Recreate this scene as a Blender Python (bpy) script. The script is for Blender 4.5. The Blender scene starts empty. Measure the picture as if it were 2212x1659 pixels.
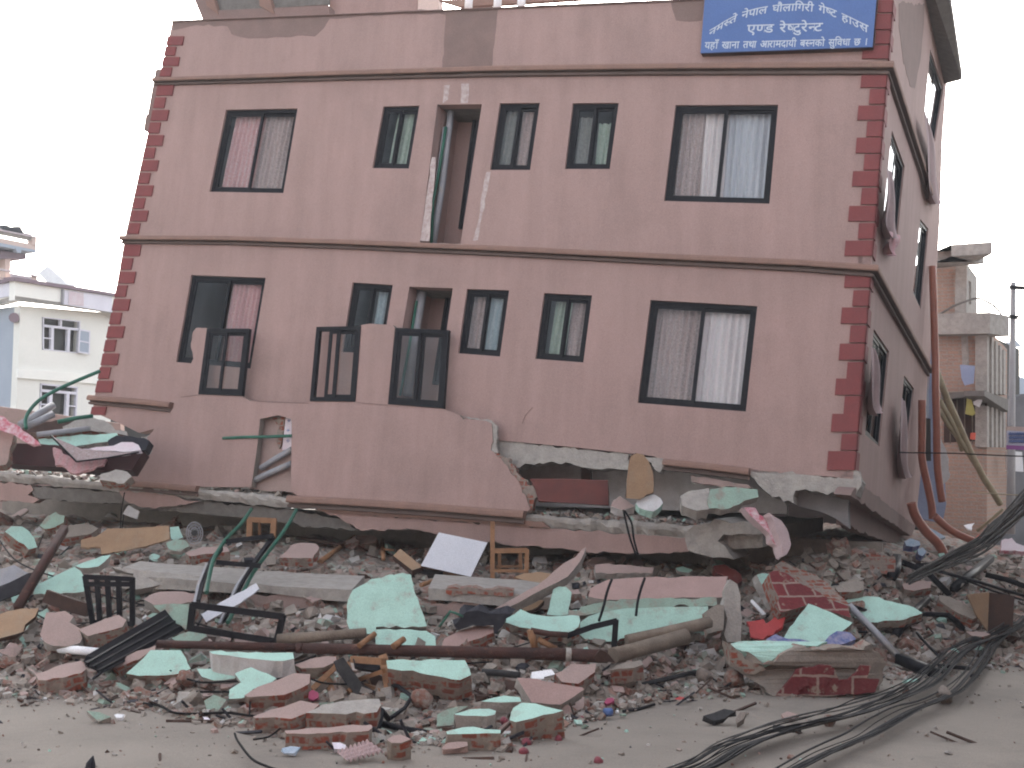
import bpy, bmesh, math, random
from math import radians, sin, cos, pi
from mathutils import Vector, Matrix, noise
from mathutils.geometry import tessellate_polygon
random.seed(7)
S = bpy.context.scene
COL = S.collection

# ------------------------------------------------------------------ camera
FPX = 2700.0; CX = 1106.0; CY = 829.5; W0 = 2212.0
PITCH = radians(3.4); ROLL = radians(1.2)
CAM = Vector((0, 0, 2.8))
_U0 = Vector((0, -sin(PITCH), cos(PITCH)))
FW = Vector((0, cos(PITCH), sin(PITCH)))
RT = Vector((cos(ROLL), 0, 0)) + _U0 * sin(ROLL)
UP = _U0 * cos(ROLL) - Vector((sin(ROLL), 0, 0))
cam_d = bpy.data.cameras.new('camera')
cam = bpy.data.objects.new('camera', cam_d); COL.objects.link(cam)
cam_d.sensor_width = 36; cam_d.lens = FPX / W0 * 36
cam_d.clip_start = .1; cam_d.clip_end = 3000
M = Matrix.Identity(4)
for i, v in enumerate((RT, UP, -FW)):
    for j in range(3): M[j][i] = v[j]
M.translation = CAM
cam.matrix_world = M
S.camera = cam

# ------------------------------------------------------------------ light
SUN_DIR = Vector((.02, .90, .40)).normalized()      # towards the sun
w = bpy.data.worlds.new('World'); S.world = w; w.use_nodes = True
nt = w.node_tree; nt.nodes.clear()
sky = nt.nodes.new('ShaderNodeTexSky'); sky.sky_type = 'NISHITA'; sky.sun_disc = False
sky.sun_elevation = math.asin(SUN_DIR.z); sky.sun_rotation = math.atan2(SUN_DIR.x, SUN_DIR.y)
sky.dust_density = 4; sky.air_density = 1.0; sky.ozone_density = 1.0
hs = nt.nodes.new('ShaderNodeHueSaturation'); hs.inputs['Saturation'].default_value = .30
bg = nt.nodes.new('ShaderNodeBackground'); bg.inputs[1].default_value = .15
wo = nt.nodes.new('ShaderNodeOutputWorld')
nt.links.new(sky.outputs[0], hs.inputs['Color']); nt.links.new(hs.outputs[0], bg.inputs[0]); nt.links.new(bg.outputs[0], wo.inputs[0])
sd = bpy.data.lights.new('sun', 'SUN'); sd.energy = .55; sd.angle = radians(25); sd.color = (1, .93, .86)
so = bpy.data.objects.new('sun', sd); COL.objects.link(so); so.location = (10, -10, 20)
so.rotation_euler = (-SUN_DIR).to_track_quat('-Z', 'Y').to_euler()
S.view_settings.view_transform = 'Standard'; S.view_settings.look = 'None'
S.view_settings.gamma = 1; S.view_settings.exposure = 2.1
S.cycles.filter_width = 2.0
S.cycles.max_bounces = 6; S.cycles.transparent_max_bounces = 12

# ------------------------------------------------------------------ geometry of the view
TILES = {0: (0, 0, 1), 1: (0, 864, 4), 2: (0, 1244.2, 4), 3: (474.4, 864, 4), 4: (474.4, 1244.2, 4),
         5: (948.9, 864, 4), 6: (948.9, 1244.2, 4), 7: (1492.4, 864, 3.0745), 8: (1492.4, 1178.2, 3.0745),
         9: (1728, 0, 3.0175), 10: (1728, 471.3, 3.0175), 11: (0, 432, 3.2496), 12: (314.2, 549.8, 2.816),
         13: (785.5, 180.7, 3.520), 14: (0, 471.3, 8.8), 15: (0, 659.8, 5.868), 16: (1979.4, 502.7, 3.0193),
         17: (1845.9, 1138.9, 4.694), 18: (274.9, 0, 2.682), 19: (1060.4, 0, 2.9643), 20: (1916.6, 864, 4.5913),
         21: (1476.7, 0, 4.9405), 22: (392.7, 0, 3.129)}
def T(t, pts):
    x0, y0, k = TILES[t]
    return [(x0 + x / k, y0 + y / k) for x, y in pts]
def ray(x, y):                       # direction with unit camera depth
    return FW + RT * ((x - CX) / FPX) - UP * ((y - CY) / FPX)
def at(x, y, d): return CAM + ray(x, y) * d
def proj(p):
    q = p - CAM; z = q.dot(FW)
    return (CX + FPX * q.dot(RT) / z, CY - FPX * q.dot(UP) / z)
def c2w(a): return (RT * a[0] + UP * a[1] + FW * a[2]).normalized()
BR = c2w((.9090, -.0781, -.4093)); BU = c2w((.1427, .9812, .1296)); BD = c2w((.3915, -.1763, .9031))
FP = at(1060, 600, 22.0)
def hit(x, y, p0, n):
    r = ray(x, y); return CAM + r * ((p0 - CAM).dot(n) / r.dot(n))
def hitF(x, y, off=0): return hit(x, y, FP - BD * off, BD)
CORNER = hitF(1914 - (592 - 159) * .081776, 592)
CDIR = (hitF(1914, 159) - hitF(1844, 1015)).normalized(); SN = CDIR.cross(BD).normalized()
if SN.dot(BR) < 0: SN = -SN
def hitS(x, y, off=0): return hit(x, y, CORNER + SN * off, SN)
def lerp(tab, x):
    if x <= tab[0][0]: return tab[0][1]
    for (a, b), (c, d) in zip(tab, tab[1:]):
        if x <= c: return b + (d - b) * (x - a) / (c - a)
    return tab[-1][1]
FRONT = [(-700, 1490), (-100, 1490), (150, 1490), (400, 1530), (560, 1560), (700, 1590), (1100, 1590), (1250, 1540), (1450, 1480), (1750, 1470), (2000, 1440), (2212, 1420), (2800, 1400)]
BACK = [(-700, 1095), (0, 1108), (400, 1132), (750, 1166), (1000, 1192), (1300, 1200), (1600, 1222), (1750, 1190), (1900, 1180), (2000, 1180), (2120, 1190), (2212, 1180), (2500, 1150)]
def facdepth(x): return (hitF(min(x, 1850), 1100) - CAM).dot(FW) + .1
def backdepth(x): return facdepth(x) + 1.0 + max(0, x - 1850) * .026
def _mline(x):
    yf, yb = lerp(FRONT, x), lerp(BACK, x)
    r = ray(x, yf); t = CAM.z / -r.z; f = CAM + r * t
    b = at(x, yb, backdepth(x)); return f, b
_ML = [(x, _mline(x)) for x in range(-900, 3200, 25)]
def moundz(X, Y):
    x = proj(Vector((X, Y, .8)))[0]
    i = max(0, min(len(_ML) - 2, int((x + 900) / 25)))
    x0, (f, b) = _ML[i]; _, (f2, b2) = _ML[i + 1]; k = max(0, min(1, (x - x0) / 25))
    yf = f.y * (1 - k) + f2.y * k; yb = b.y * (1 - k) + b2.y * k; zb = b.z * (1 - k) + b2.z * k
    u = (Y - yf) / max(.5, yb - yf)
    if u < 0: return -.3 * min(1, -u * 3)
    if u > 1: return zb
    return zb * (u ** .85)
def hitM(x, y):
    r = ray(x, y); t = 9.0
    while t < 31:
        p = CAM + r * t
        if p.z <= max(0, moundz(p.x, p.y)): return p
        t += .04
    return CAM + r * 31
def mdepth(x, y): return (hitM(x, y) - CAM).dot(FW)

# ------------------------------------------------------------------ materials
MATS = {}
KEEP = {'black_metal', 'black_soft', 'wire_black', 'dark_room', 'cable_gray', 'white', 'cream', 'cream_white', 'lilac', 'paper', 'banner_white', 'banner_purple', 'banner_blue', 'brickwall_far'}
def tone(name, c, k=.76, ds=.14):
    if name in ('ground', 'stone'): k = .60
    if name in ('rubble', 'dust'): k = .84
    if name in ('concrete', 'concrete_dark'): k = .84
    if c is None: return None
    l = .3 * c[0] + .55 * c[1] + .15 * c[2]; k = 1 if name in KEEP else k
    return tuple((v * (1 - ds) + l * ds) * k for v in c)
def mat(name, c1, c2=None, sc=6.0, rough=.9, bump=.3, bsc=40, spec=.3, c3=None, w3=(.55, .62), s3=2.5, metal=0):
    c2 = c2 or tuple(v * .82 for v in c1)
    c1, c2, c3 = tone(name, c1), tone(name, c2), tone(name, c3)
    m = bpy.data.materials.new(name); m.use_nodes = True; n = m.node_tree; L = n.links
    b = n.nodes['Principled BSDF']; b.inputs['Roughness'].default_value = rough
    b.inputs['Specular IOR Level'].default_value = spec; b.inputs['Metallic'].default_value = metal
    tc = n.nodes.new('ShaderNodeTexCoord')
    nz = n.nodes.new('ShaderNodeTexNoise'); nz.inputs['Scale'].default_value = sc; nz.inputs['Detail'].default_value = 6
    L.new(tc.outputs['Object'], nz.inputs['Vector'])
    mr = n.nodes.new('ShaderNodeMapRange'); mr.inputs[1].default_value = .35; mr.inputs[2].default_value = .68
    L.new(nz.outputs['Fac'], mr.inputs[0])
    mx = n.nodes.new('ShaderNodeMix'); mx.data_type = 'RGBA'
    mx.inputs[6].default_value = (*c1, 1); mx.inputs[7].default_value = (*c2, 1); L.new(mr.outputs[0], mx.inputs[0])
    out = mx.outputs[2]
    if c3:
        n3 = n.nodes.new('ShaderNodeTexNoise'); n3.inputs['Scale'].default_value = s3; n3.inputs['Detail'].default_value = 8
        n3.inputs['Roughness'].default_value = .65
        L.new(tc.outputs['Object'], n3.inputs['Vector'])
        r3 = n.nodes.new('ShaderNodeMapRange'); r3.inputs[1].default_value = w3[0]; r3.inputs[2].default_value = w3[1]
        L.new(n3.outputs['Fac'], r3.inputs[0])
        m3 = n.nodes.new('ShaderNodeMix'); m3.data_type = 'RGBA'; m3.inputs[7].default_value = (*c3, 1)
        L.new(out, m3.inputs[6]); L.new(r3.outputs[0], m3.inputs[0]); out = m3.outputs[2]
    gn = n.nodes.new('ShaderNodeTexNoise'); gn.inputs['Scale'].default_value = 75; gn.inputs['Detail'].default_value = 3; L.new(tc.outputs['Object'], gn.inputs['Vector'])
    gr = n.nodes.new('ShaderNodeMapRange'); gr.inputs[1].default_value = .3; gr.inputs[2].default_value = .7; gr.inputs[3].default_value = .86; gr.inputs[4].default_value = 1.14; gr.clamp = True
    L.new(gn.outputs['Fac'], gr.inputs[0])
    gm = n.nodes.new('ShaderNodeVectorMath'); gm.operation = 'SCALE'; L.new(out, gm.inputs[0]); L.new(gr.outputs[0], gm.inputs['Scale']); out = gm.outputs[0]
    L.new(out, b.inputs['Base Color'])
    if bump:
        bn = n.nodes.new('ShaderNodeTexNoise'); bn.inputs['Scale'].default_value = bsc; bn.inputs['Detail'].default_value = 8
        L.new(tc.outputs['Object'], bn.inputs['Vector'])
        bp = n.nodes.new('ShaderNodeBump'); bp.inputs['Strength'].default_value = bump; bp.inputs['Distance'].default_value = .02
        L.new(bn.outputs['Fac'], bp.inputs['Height']); L.new(bp.outputs[0], b.inputs['Normal'])
    MATS[name] = m; return m
mat('pink', (.46, .292, .262), (.435, .28, .25), sc=.8, rough=.85, bump=.12, bsc=60, c3=(.37, .24, .215), w3=(.50, .78), s3=.7)
def streaks(name):
    n = MATS[name].node_tree; b = n.nodes['Principled BSDF']; src = b.inputs['Base Color'].links[0].from_socket
    tc = n.nodes.new('ShaderNodeTexCoord'); mp = n.nodes.new('ShaderNodeMapping'); mp.inputs['Scale'].default_value = (2.6, 2.6, .28); n.links.new(tc.outputs['Object'], mp.inputs[0])
    nz = n.nodes.new('ShaderNodeTexNoise'); nz.inputs['Scale'].default_value = 1.3; nz.inputs['Detail'].default_value = 7; nz.inputs['Roughness'].default_value = .6; n.links.new(mp.outputs[0], nz.inputs['Vector'])
    mr = n.nodes.new('ShaderNodeMapRange'); mr.inputs[1].default_value = .32; mr.inputs[2].default_value = .68; mr.inputs[3].default_value = .90; mr.inputs[4].default_value = 1.05; n.links.new(nz.outputs[0], mr.inputs[0])
    vm = n.nodes.new('ShaderNodeVectorMath'); vm.operation = 'SCALE'; n.links.new(src, vm.inputs[0]); n.links.new(mr.outputs[0], vm.inputs['Scale']); n.links.new(vm.outputs[0], b.inputs['Base Color'])
streaks('pink')
mat('pink_dusty', (.45, .312, .28), (.40, .285, .255), sc=3, bump=.3, c3=(.30, .25, .21), w3=(.56, .74), s3=3)
mat('stain_shade', (.255, .168, .148), (.29, .186, .165), sc=3, bump=.2)
mat('lime', (.62, .52, .50), (.46, .33, .31), sc=14, bump=.2)
mat('ochre', (.33, .185, .14), (.28, .16, .125), sc=3, rough=.8, bump=.15, c3=(.38, .26, .20), w3=(.6, .8))
mat('ochre_dark_shade', (.17, .115, .10), (.145, .10, .085), sc=3, rough=.85, bump=.15)  # darker brown lower course, with shade of underside and gap painted in
mat('quoin', (.28, .058, .058), (.245, .055, .056), sc=4, rough=.75, bump=.15)
mat('concrete', (.42, .385, .35), (.32, .29, .265), sc=7, bump=.8, bsc=22, c3=(.40, .36, .32), w3=(.52, .7), s3=9)
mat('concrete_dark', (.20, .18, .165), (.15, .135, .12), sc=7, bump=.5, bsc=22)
mat('dust', (.30, .255, .215), (.24, .20, .17), sc=5, bump=.6, bsc=30)
mat('brick', (.28, .115, .08), (.25, .13, .10), sc=9, bump=.6, bsc=40, c3=(.31, .25, .21), w3=(.44, .58), s3=14)
mat('mint', (.46, .75, .64), (.40, .65, .55), sc=4, rough=.8, bump=.25, c3=(.42, .44, .38), w3=(.54, .68), s3=4.5)
mat('mint_dusty', (.32, .47, .38), (.28, .38, .31), sc=4, bump=.3, c3=(.33, .30, .25), w3=(.50, .62), s3=5)
mat('white_plaster', (.68, .66, .66), (.56, .53, .52), sc=6, bump=.3)
mat('white_board', (.72, .73, .80), (.66, .67, .74), sc=2, rough=.5, bump=0)
mat('black_metal', (.010, .010, .014), (.016, .016, .02), sc=10, rough=.5, spec=.10, bump=.05, c3=(.06, .055, .05), w3=(.64, .8), s3=20)
mat('black_soft', (.018, .018, .026), (.03, .03, .04), sc=10, rough=.8, bump=.3)
mat('wire_black', (.012, .012, .014), rough=.85, bump=0, spec=.1)
mat('cable_gray', (.05, .048, .05), (.03, .03, .032), sc=15, rough=.85, bump=0, spec=.1)
mat('cable_light', (.13, .125, .12), (.08, .075, .075), sc=15, rough=.85, bump=0, spec=.1)
mat('cable_pole', (.50, .49, .50), (.44, .43, .44), sc=3, bump=.2)
mat('rust', (.10, .038, .028), (.055, .028, .025), sc=6, rough=.8, bump=.5, bsc=50, c3=(.17, .07, .045), w3=(.55, .7), s3=12)
mat('grey_pipe', (.38, .38, .42), (.30, .30, .33), sc=4, rough=.5, bump=.05, c3=(.40, .36, .32), w3=(.5, .7))
mat('green_pipe', (.02, .17, .11), (.02, .12, .08), sc=6, rough=.5, bump=.05)
mat('wood', (.36, .17, .07), (.26, .12, .05), sc=8, rough=.7, bump=.2)
mat('wood_dark', (.085, .04, .028), (.06, .03, .022), sc=8, rough=.7, bump=.2)
mat('plywood', (.42, .26, .145), (.34, .20, .11), sc=4, rough=.8, bump=.1, c3=(.38, .29, .20), w3=(.5, .7))
mat('log', (.27, .21, .16), (.17, .13, .10), sc=5, rough=.9, bump=.5)
mat('redwood', (.17, .028, .022), (.12, .022, .02), sc=5, rough=.4, spec=.4, bump=.05)
mat('maroon', (.060, .012, .014), (.045, .012, .014), sc=5, rough=.5, bump=.1)
mat('red_sheet', (.62, .05, .05), (.45, .04, .04), sc=5, rough=.6, bump=.2)
mat('blue_cloth', (.08, .14, .38), (.40, .36, .50), sc=12, rough=.9, bump=.3)
mat('lightblue', (.36, .48, .62), (.50, .58, .68), sc=8, rough=.9, bump=.3)
mat('cream', (.74, .74, .69), (.71, .71, .66), sc=1, rough=.8, bump=.05)
mat('cream_white', (.82, .82, .76), (.78, .78, .74), sc=1, rough=.8, bump=.05)
mat('mauve', (.30, .22, .26), (.26, .19, .23), sc=1, rough=.8, bump=.05)
mat('lilac', (.66, .65, .73), (.60, .59, .67), sc=2, rough=.6, bump=0)
mat('peach', (.78, .58, .50), (.72, .54, .48), sc=1, rough=.8, bump=.05)
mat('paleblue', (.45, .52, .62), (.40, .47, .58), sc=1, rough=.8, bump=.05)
mat('pinkwhite', (.75, .60, .66), (.80, .72, .76), sc=4, rough=.8, bump=0)
mat('steel', (.62, .64, .66), (.50, .52, .55), sc=3, rough=.35, bump=.05, metal=.6)
mat('dark_room', (.05, .045, .042), (.035, .032, .03), sc=2, bump=0)
mat('room', (.16, .15, .16), (.12, .11, .12), sc=2, bump=0)
mat('roomwall', (.26, .245, .25), (.20, .19, .19), sc=3, bump=.1)
mat('blue_wall', (.34, .40, .60), (.28, .34, .52), sc=3, rough=.7, bump=.1)
mat('orange_pipe', (.42, .13, .075), (.33, .10, .06), sc=4, rough=.45, bump=0)
mat('orange', (.80, .10, .04), (.7, .09, .04), sc=4, rough=.5, bump=0)
mat('bamboo', (.42, .34, .20), (.30, .24, .14), sc=5, rough=.7, bump=.2)
mat('banner_white', (.55, .55, .66), (.48, .48, .62), sc=3, bump=0)
mat('banner_purple', (.36, .12, .38), (.32, .10, .34), sc=3, bump=0)
mat('banner_blue', (.10, .16, .36), (.14, .18, .38), sc=8, bump=0)
mat('sign_blue', (.085, .18, .47), (.08, .165, .43), sc=2, rough=.5, bump=0)
mat('sign_white', (.62, .70, .82), (.56, .64, .78), sc=6, rough=.6, bump=0)
mat('white', (.8, .8, .82), (.74, .74, .77), sc=3, rough=.6, bump=0)
mat('yellow_cloth', (.50, .46, .10), (.42, .38, .08), sc=6, bump=.3)
mat('shop_grey', (.27, .27, .29), (.18, .18, .20), sc=1.5, bump=.2)
mat('onion', (.28, .035, .06), (.20, .03, .045), sc=20, rough=.5, bump=0)
mat('magenta', (.48, .06, .16), (.4, .05, .14), sc=10, rough=.6, bump=.2)
mat('foam', (.58, .42, .42), (.50, .36, .36), sc=6, bump=.4, bsc=60)
mat('stone', (.36, .30, .26), (.28, .22, .18), sc=8, bump=.6)
mat('floral', (.62, .12, .18), (.75, .62, .64), sc=14, bump=.2)
mat('paper', (.72, .68, .78), (.62, .58, .64), sc=8, bump=.1)

def curtainmat(name, c1, c2, sc=30):
    m = mat(name, c1, c2, sc=sc, rough=.95, bump=0)
    n = m.node_tree; b = n.nodes['Principled BSDF']
    src = b.inputs['Base Color'].links[0].from_socket
    uv = n.nodes.new('ShaderNodeTexCoord')
    wv = n.nodes.new('ShaderNodeTexWave'); wv.bands_direction = 'X'; wv.inputs['Scale'].default_value = 2.2; wv.inputs['Distortion'].default_value = 2.5
    wv.inputs['Detail'].default_value = 2; n.links.new(uv.outputs['UV'], wv.inputs['Vector'])
    mr = n.nodes.new('ShaderNodeMapRange'); mr.inputs[3].default_value = 0; mr.inputs[4].default_value = .55
    n.links.new(wv.outputs['Fac'], mr.inputs[0])
    mx = n.nodes.new('ShaderNodeMix'); mx.data_type = 'RGBA'; mx.inputs[7].default_value = (*c2, 1)
    n.links.new(src, mx.inputs[6]); n.links.new(mr.outputs[0], mx.inputs[0]); n.links.new(mx.outputs[2], b.inputs['Base Color'])
    return m
curtainmat('cur_pale', (.55, .43, .43), (.46, .33, .34))
curtainmat('cur_pink', (0.61, 0.49, 0.50), (0.49, 0.26, 0.28))
curtainmat('cur_taupe', (0.51, 0.42, 0.42), (0.34, 0.26, 0.26))
curtainmat('cur_white', (0.71, 0.69, 0.72), (0.65, 0.58, 0.61))
curtainmat('cur_blue', (0.51, 0.55, 0.62), (0.47, 0.49, 0.56))
curtainmat('cur_green', (0.42, 0.49, 0.44), (0.28, 0.37, 0.31), 18)
curtainmat('cur_aqua', (0.41, 0.49, 0.54), (0.30, 0.39, 0.44), 18)
curtainmat('cur_red', (0.61, 0.42, 0.42), (0.48, 0.24, 0.26))
curtainmat('cur_grey', (0.31, 0.32, 0.31), (0.22, 0.23, 0.23), 20)

def glassmat():
    m = bpy.data.materials.new('glass'); m.use_nodes = True; n = m.node_tree; n.nodes.clear()
    o = n.nodes.new('ShaderNodeOutputMaterial'); t = n.nodes.new('ShaderNodeBsdfTransparent'); g = n.nodes.new('ShaderNodeBsdfGlossy')
    t.inputs[0].default_value = (.95, .95, .94, 1); g.inputs['Roughness'].default_value = .06; g.inputs[0].default_value = (.9, .95, 1, 1)
    nz = n.nodes.new('ShaderNodeTexNoise'); nz.inputs['Scale'].default_value = 1.5
    mr = n.nodes.new('ShaderNodeMapRange'); mr.inputs[3].default_value = .003; mr.inputs[4].default_value = .022
    n.links.new(nz.outputs[0], mr.inputs[0])
    x = n.nodes.new('ShaderNodeMixShader'); n.links.new(mr.outputs[0], x.inputs[0])
    n.links.new(t.outputs[0], x.inputs[1]); n.links.new(g.outputs[0], x.inputs[2]); n.links.new(x.outputs[0], o.inputs[0]); MATS['glass'] = m
    m2 = m.copy(); m2.name = 'glass_bright'; MATS['glass_bright'] = m2
    for nd in m2.node_tree.nodes:
        if nd.type == 'MAP_RANGE': nd.inputs[3].default_value = .45; nd.inputs[4].default_value = .6
glassmat()

def brickmat(name, b1, b2, mortar, cover, w0=.24, h0=.075, thr=(.50, .56), bumpd=.02, sc=1.0):
    b1, b2, mortar, cover = (tone(name, c, .80, .12) for c in (b1, b2, mortar, cover))
    m = bpy.data.materials.new(name); m.use_nodes = True; n = m.node_tree; L = n.links
    b = n.nodes['Principled BSDF']; b.inputs['Roughness'].default_value = .92; b.inputs['Specular IOR Level'].default_value = .2
    tc = n.nodes.new('ShaderNodeTexCoord')
    dn = n.nodes.new('ShaderNodeTexNoise'); dn.inputs['Scale'].default_value = 9; L.new(tc.outputs['UV'], dn.inputs['Vector'])
    va = n.nodes.new('ShaderNodeVectorMath'); va.operation = 'MULTIPLY_ADD'; va.inputs[1].default_value = (.035, .035, 0)
    L.new(dn.outputs['Color'], va.inputs[0]); L.new(tc.outputs['UV'], va.inputs[2])
    br = n.nodes.new('ShaderNodeTexBrick'); br.inputs['Scale'].default_value = sc; br.inputs['Brick Width'].default_value = w0; br.inputs['Row Height'].default_value = h0
    br.inputs['Mortar Size'].default_value = .017; br.inputs['Mortar Smooth'].default_value = .3
    br.inputs['Color1'].default_value = (*b1, 1); br.inputs['Color2'].default_value = (*b2, 1); br.inputs['Mortar'].default_value = (*mortar, 1)
    L.new(va.outputs[0], br.inputs['Vector'])
    nz = n.nodes.new('ShaderNodeTexNoise'); nz.inputs['Scale'].default_value = 5.5; nz.inputs['Detail'].default_value = 7; nz.inputs['Roughness'].default_value = .6
    L.new(tc.outputs['UV'], nz.inputs['Vector'])
    mr = n.nodes.new('ShaderNodeMapRange'); mr.inputs[1].default_value = thr[0]; mr.inputs[2].default_value = thr[1]; L.new(nz.outputs[0], mr.inputs[0])
    mx = n.nodes.new('ShaderNodeMix'); mx.data_type = 'RGBA'; mx.inputs[7].default_value = (*cover, 1)
    L.new(br.outputs[0], mx.inputs[6]); L.new(mr.outputs[0], mx.inputs[0])
    n2 = n.nodes.new('ShaderNodeTexNoise'); n2.inputs['Scale'].default_value = 22; n2.inputs['Detail'].default_value = 5; L.new(tc.outputs['Object'], n2.inputs['Vector'])
    m2 = n.nodes.new('ShaderNodeMix'); m2.data_type = 'RGBA'; m2.blend_type = 'MULTIPLY'; m2.inputs[0].default_value = .5
    L.new(mx.outputs[2], m2.inputs[6]); L.new(n2.outputs['Fac'], m2.inputs[7]); 
    m3 = n.nodes.new('ShaderNodeMix'); m3.data_type = 'RGBA'; m3.blend_type = 'ADD'; m3.inputs[0].default_value = .22
    L.new(m2.outputs[2], m3.inputs[6]); L.new(mx.outputs[2], m3.inputs[7]); L.new(m3.outputs[2], b.inputs['Base Color'])
    bp = n.nodes.new('ShaderNodeBump'); bp.inputs['Strength'].default_value = .8; bp.inputs['Distance'].default_value = bumpd
    L.new(n2.outputs['Fac'], bp.inputs['Height']); L.new(bp.outputs[0], b.inputs['Normal'])
    MATS[name] = m
brickmat('brickside', (.34, .085, .05), (.26, .08, .05), (.30, .26, .22), (.32, .27, .225), w0=.17, h0=.10, thr=(.44, .50))
brickmat('brickside_red', (.36, .085, .045), (.27, .075, .05), (.30, .24, .20), (.31, .25, .21), w0=.19, h0=.10, thr=(.46, .54))
brickmat('quoin_face', (.22, .035, .04), (.17, .035, .04), (.34, .24, .20), (.31, .235, .18), w0=.42, h0=.24, thr=(.60, .66))
brickmat('brickwall_far', (.40, .235, .175), (.34, .21, .165), (.32, .27, .225), (.34, .26, .21), w0=.30, h0=.10, thr=(.60, .72))

# ------------------------------------------------------------------ walls with a row of openings, cut into plain panels
def clip2(poly, p, q, keep_left):
    out = []; f = lambda r: ((q[0] - p[0]) * (r[1] - p[1]) - (q[1] - p[1]) * (r[0] - p[0])) * (1 if keep_left else -1)
    for i, b in enumerate(poly):
        a = poly[i - 1]; fa, fb = f(a), f(b)
        if (fa >= 0) != (fb >= 0):
            t = fa / (fa - fb); out.append((a[0] + (b[0] - a[0]) * t, a[1] + (b[1] - a[1]) * t))
        if fb >= 0: out.append(b)
    return out
def panels(outer, holes):
    """outer and holes (TL, TR, BR, BL) in the wall's own picture, holes ordered left to right"""
    res = []; rest = outer
    for TL_, TR_, BR_, BL_ in holes:
        res.append(clip2(rest, TL_, BL_, True)); mid = clip2(clip2(rest, TL_, BL_, False), TR_, BR_, True)
        res.append(clip2(mid, TL_, TR_, False)); res.append(clip2(mid, BL_, BR_, True)); rest = clip2(rest, TR_, BR_, False)
    return [p for p in res + [rest] if len(p) > 2]
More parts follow.
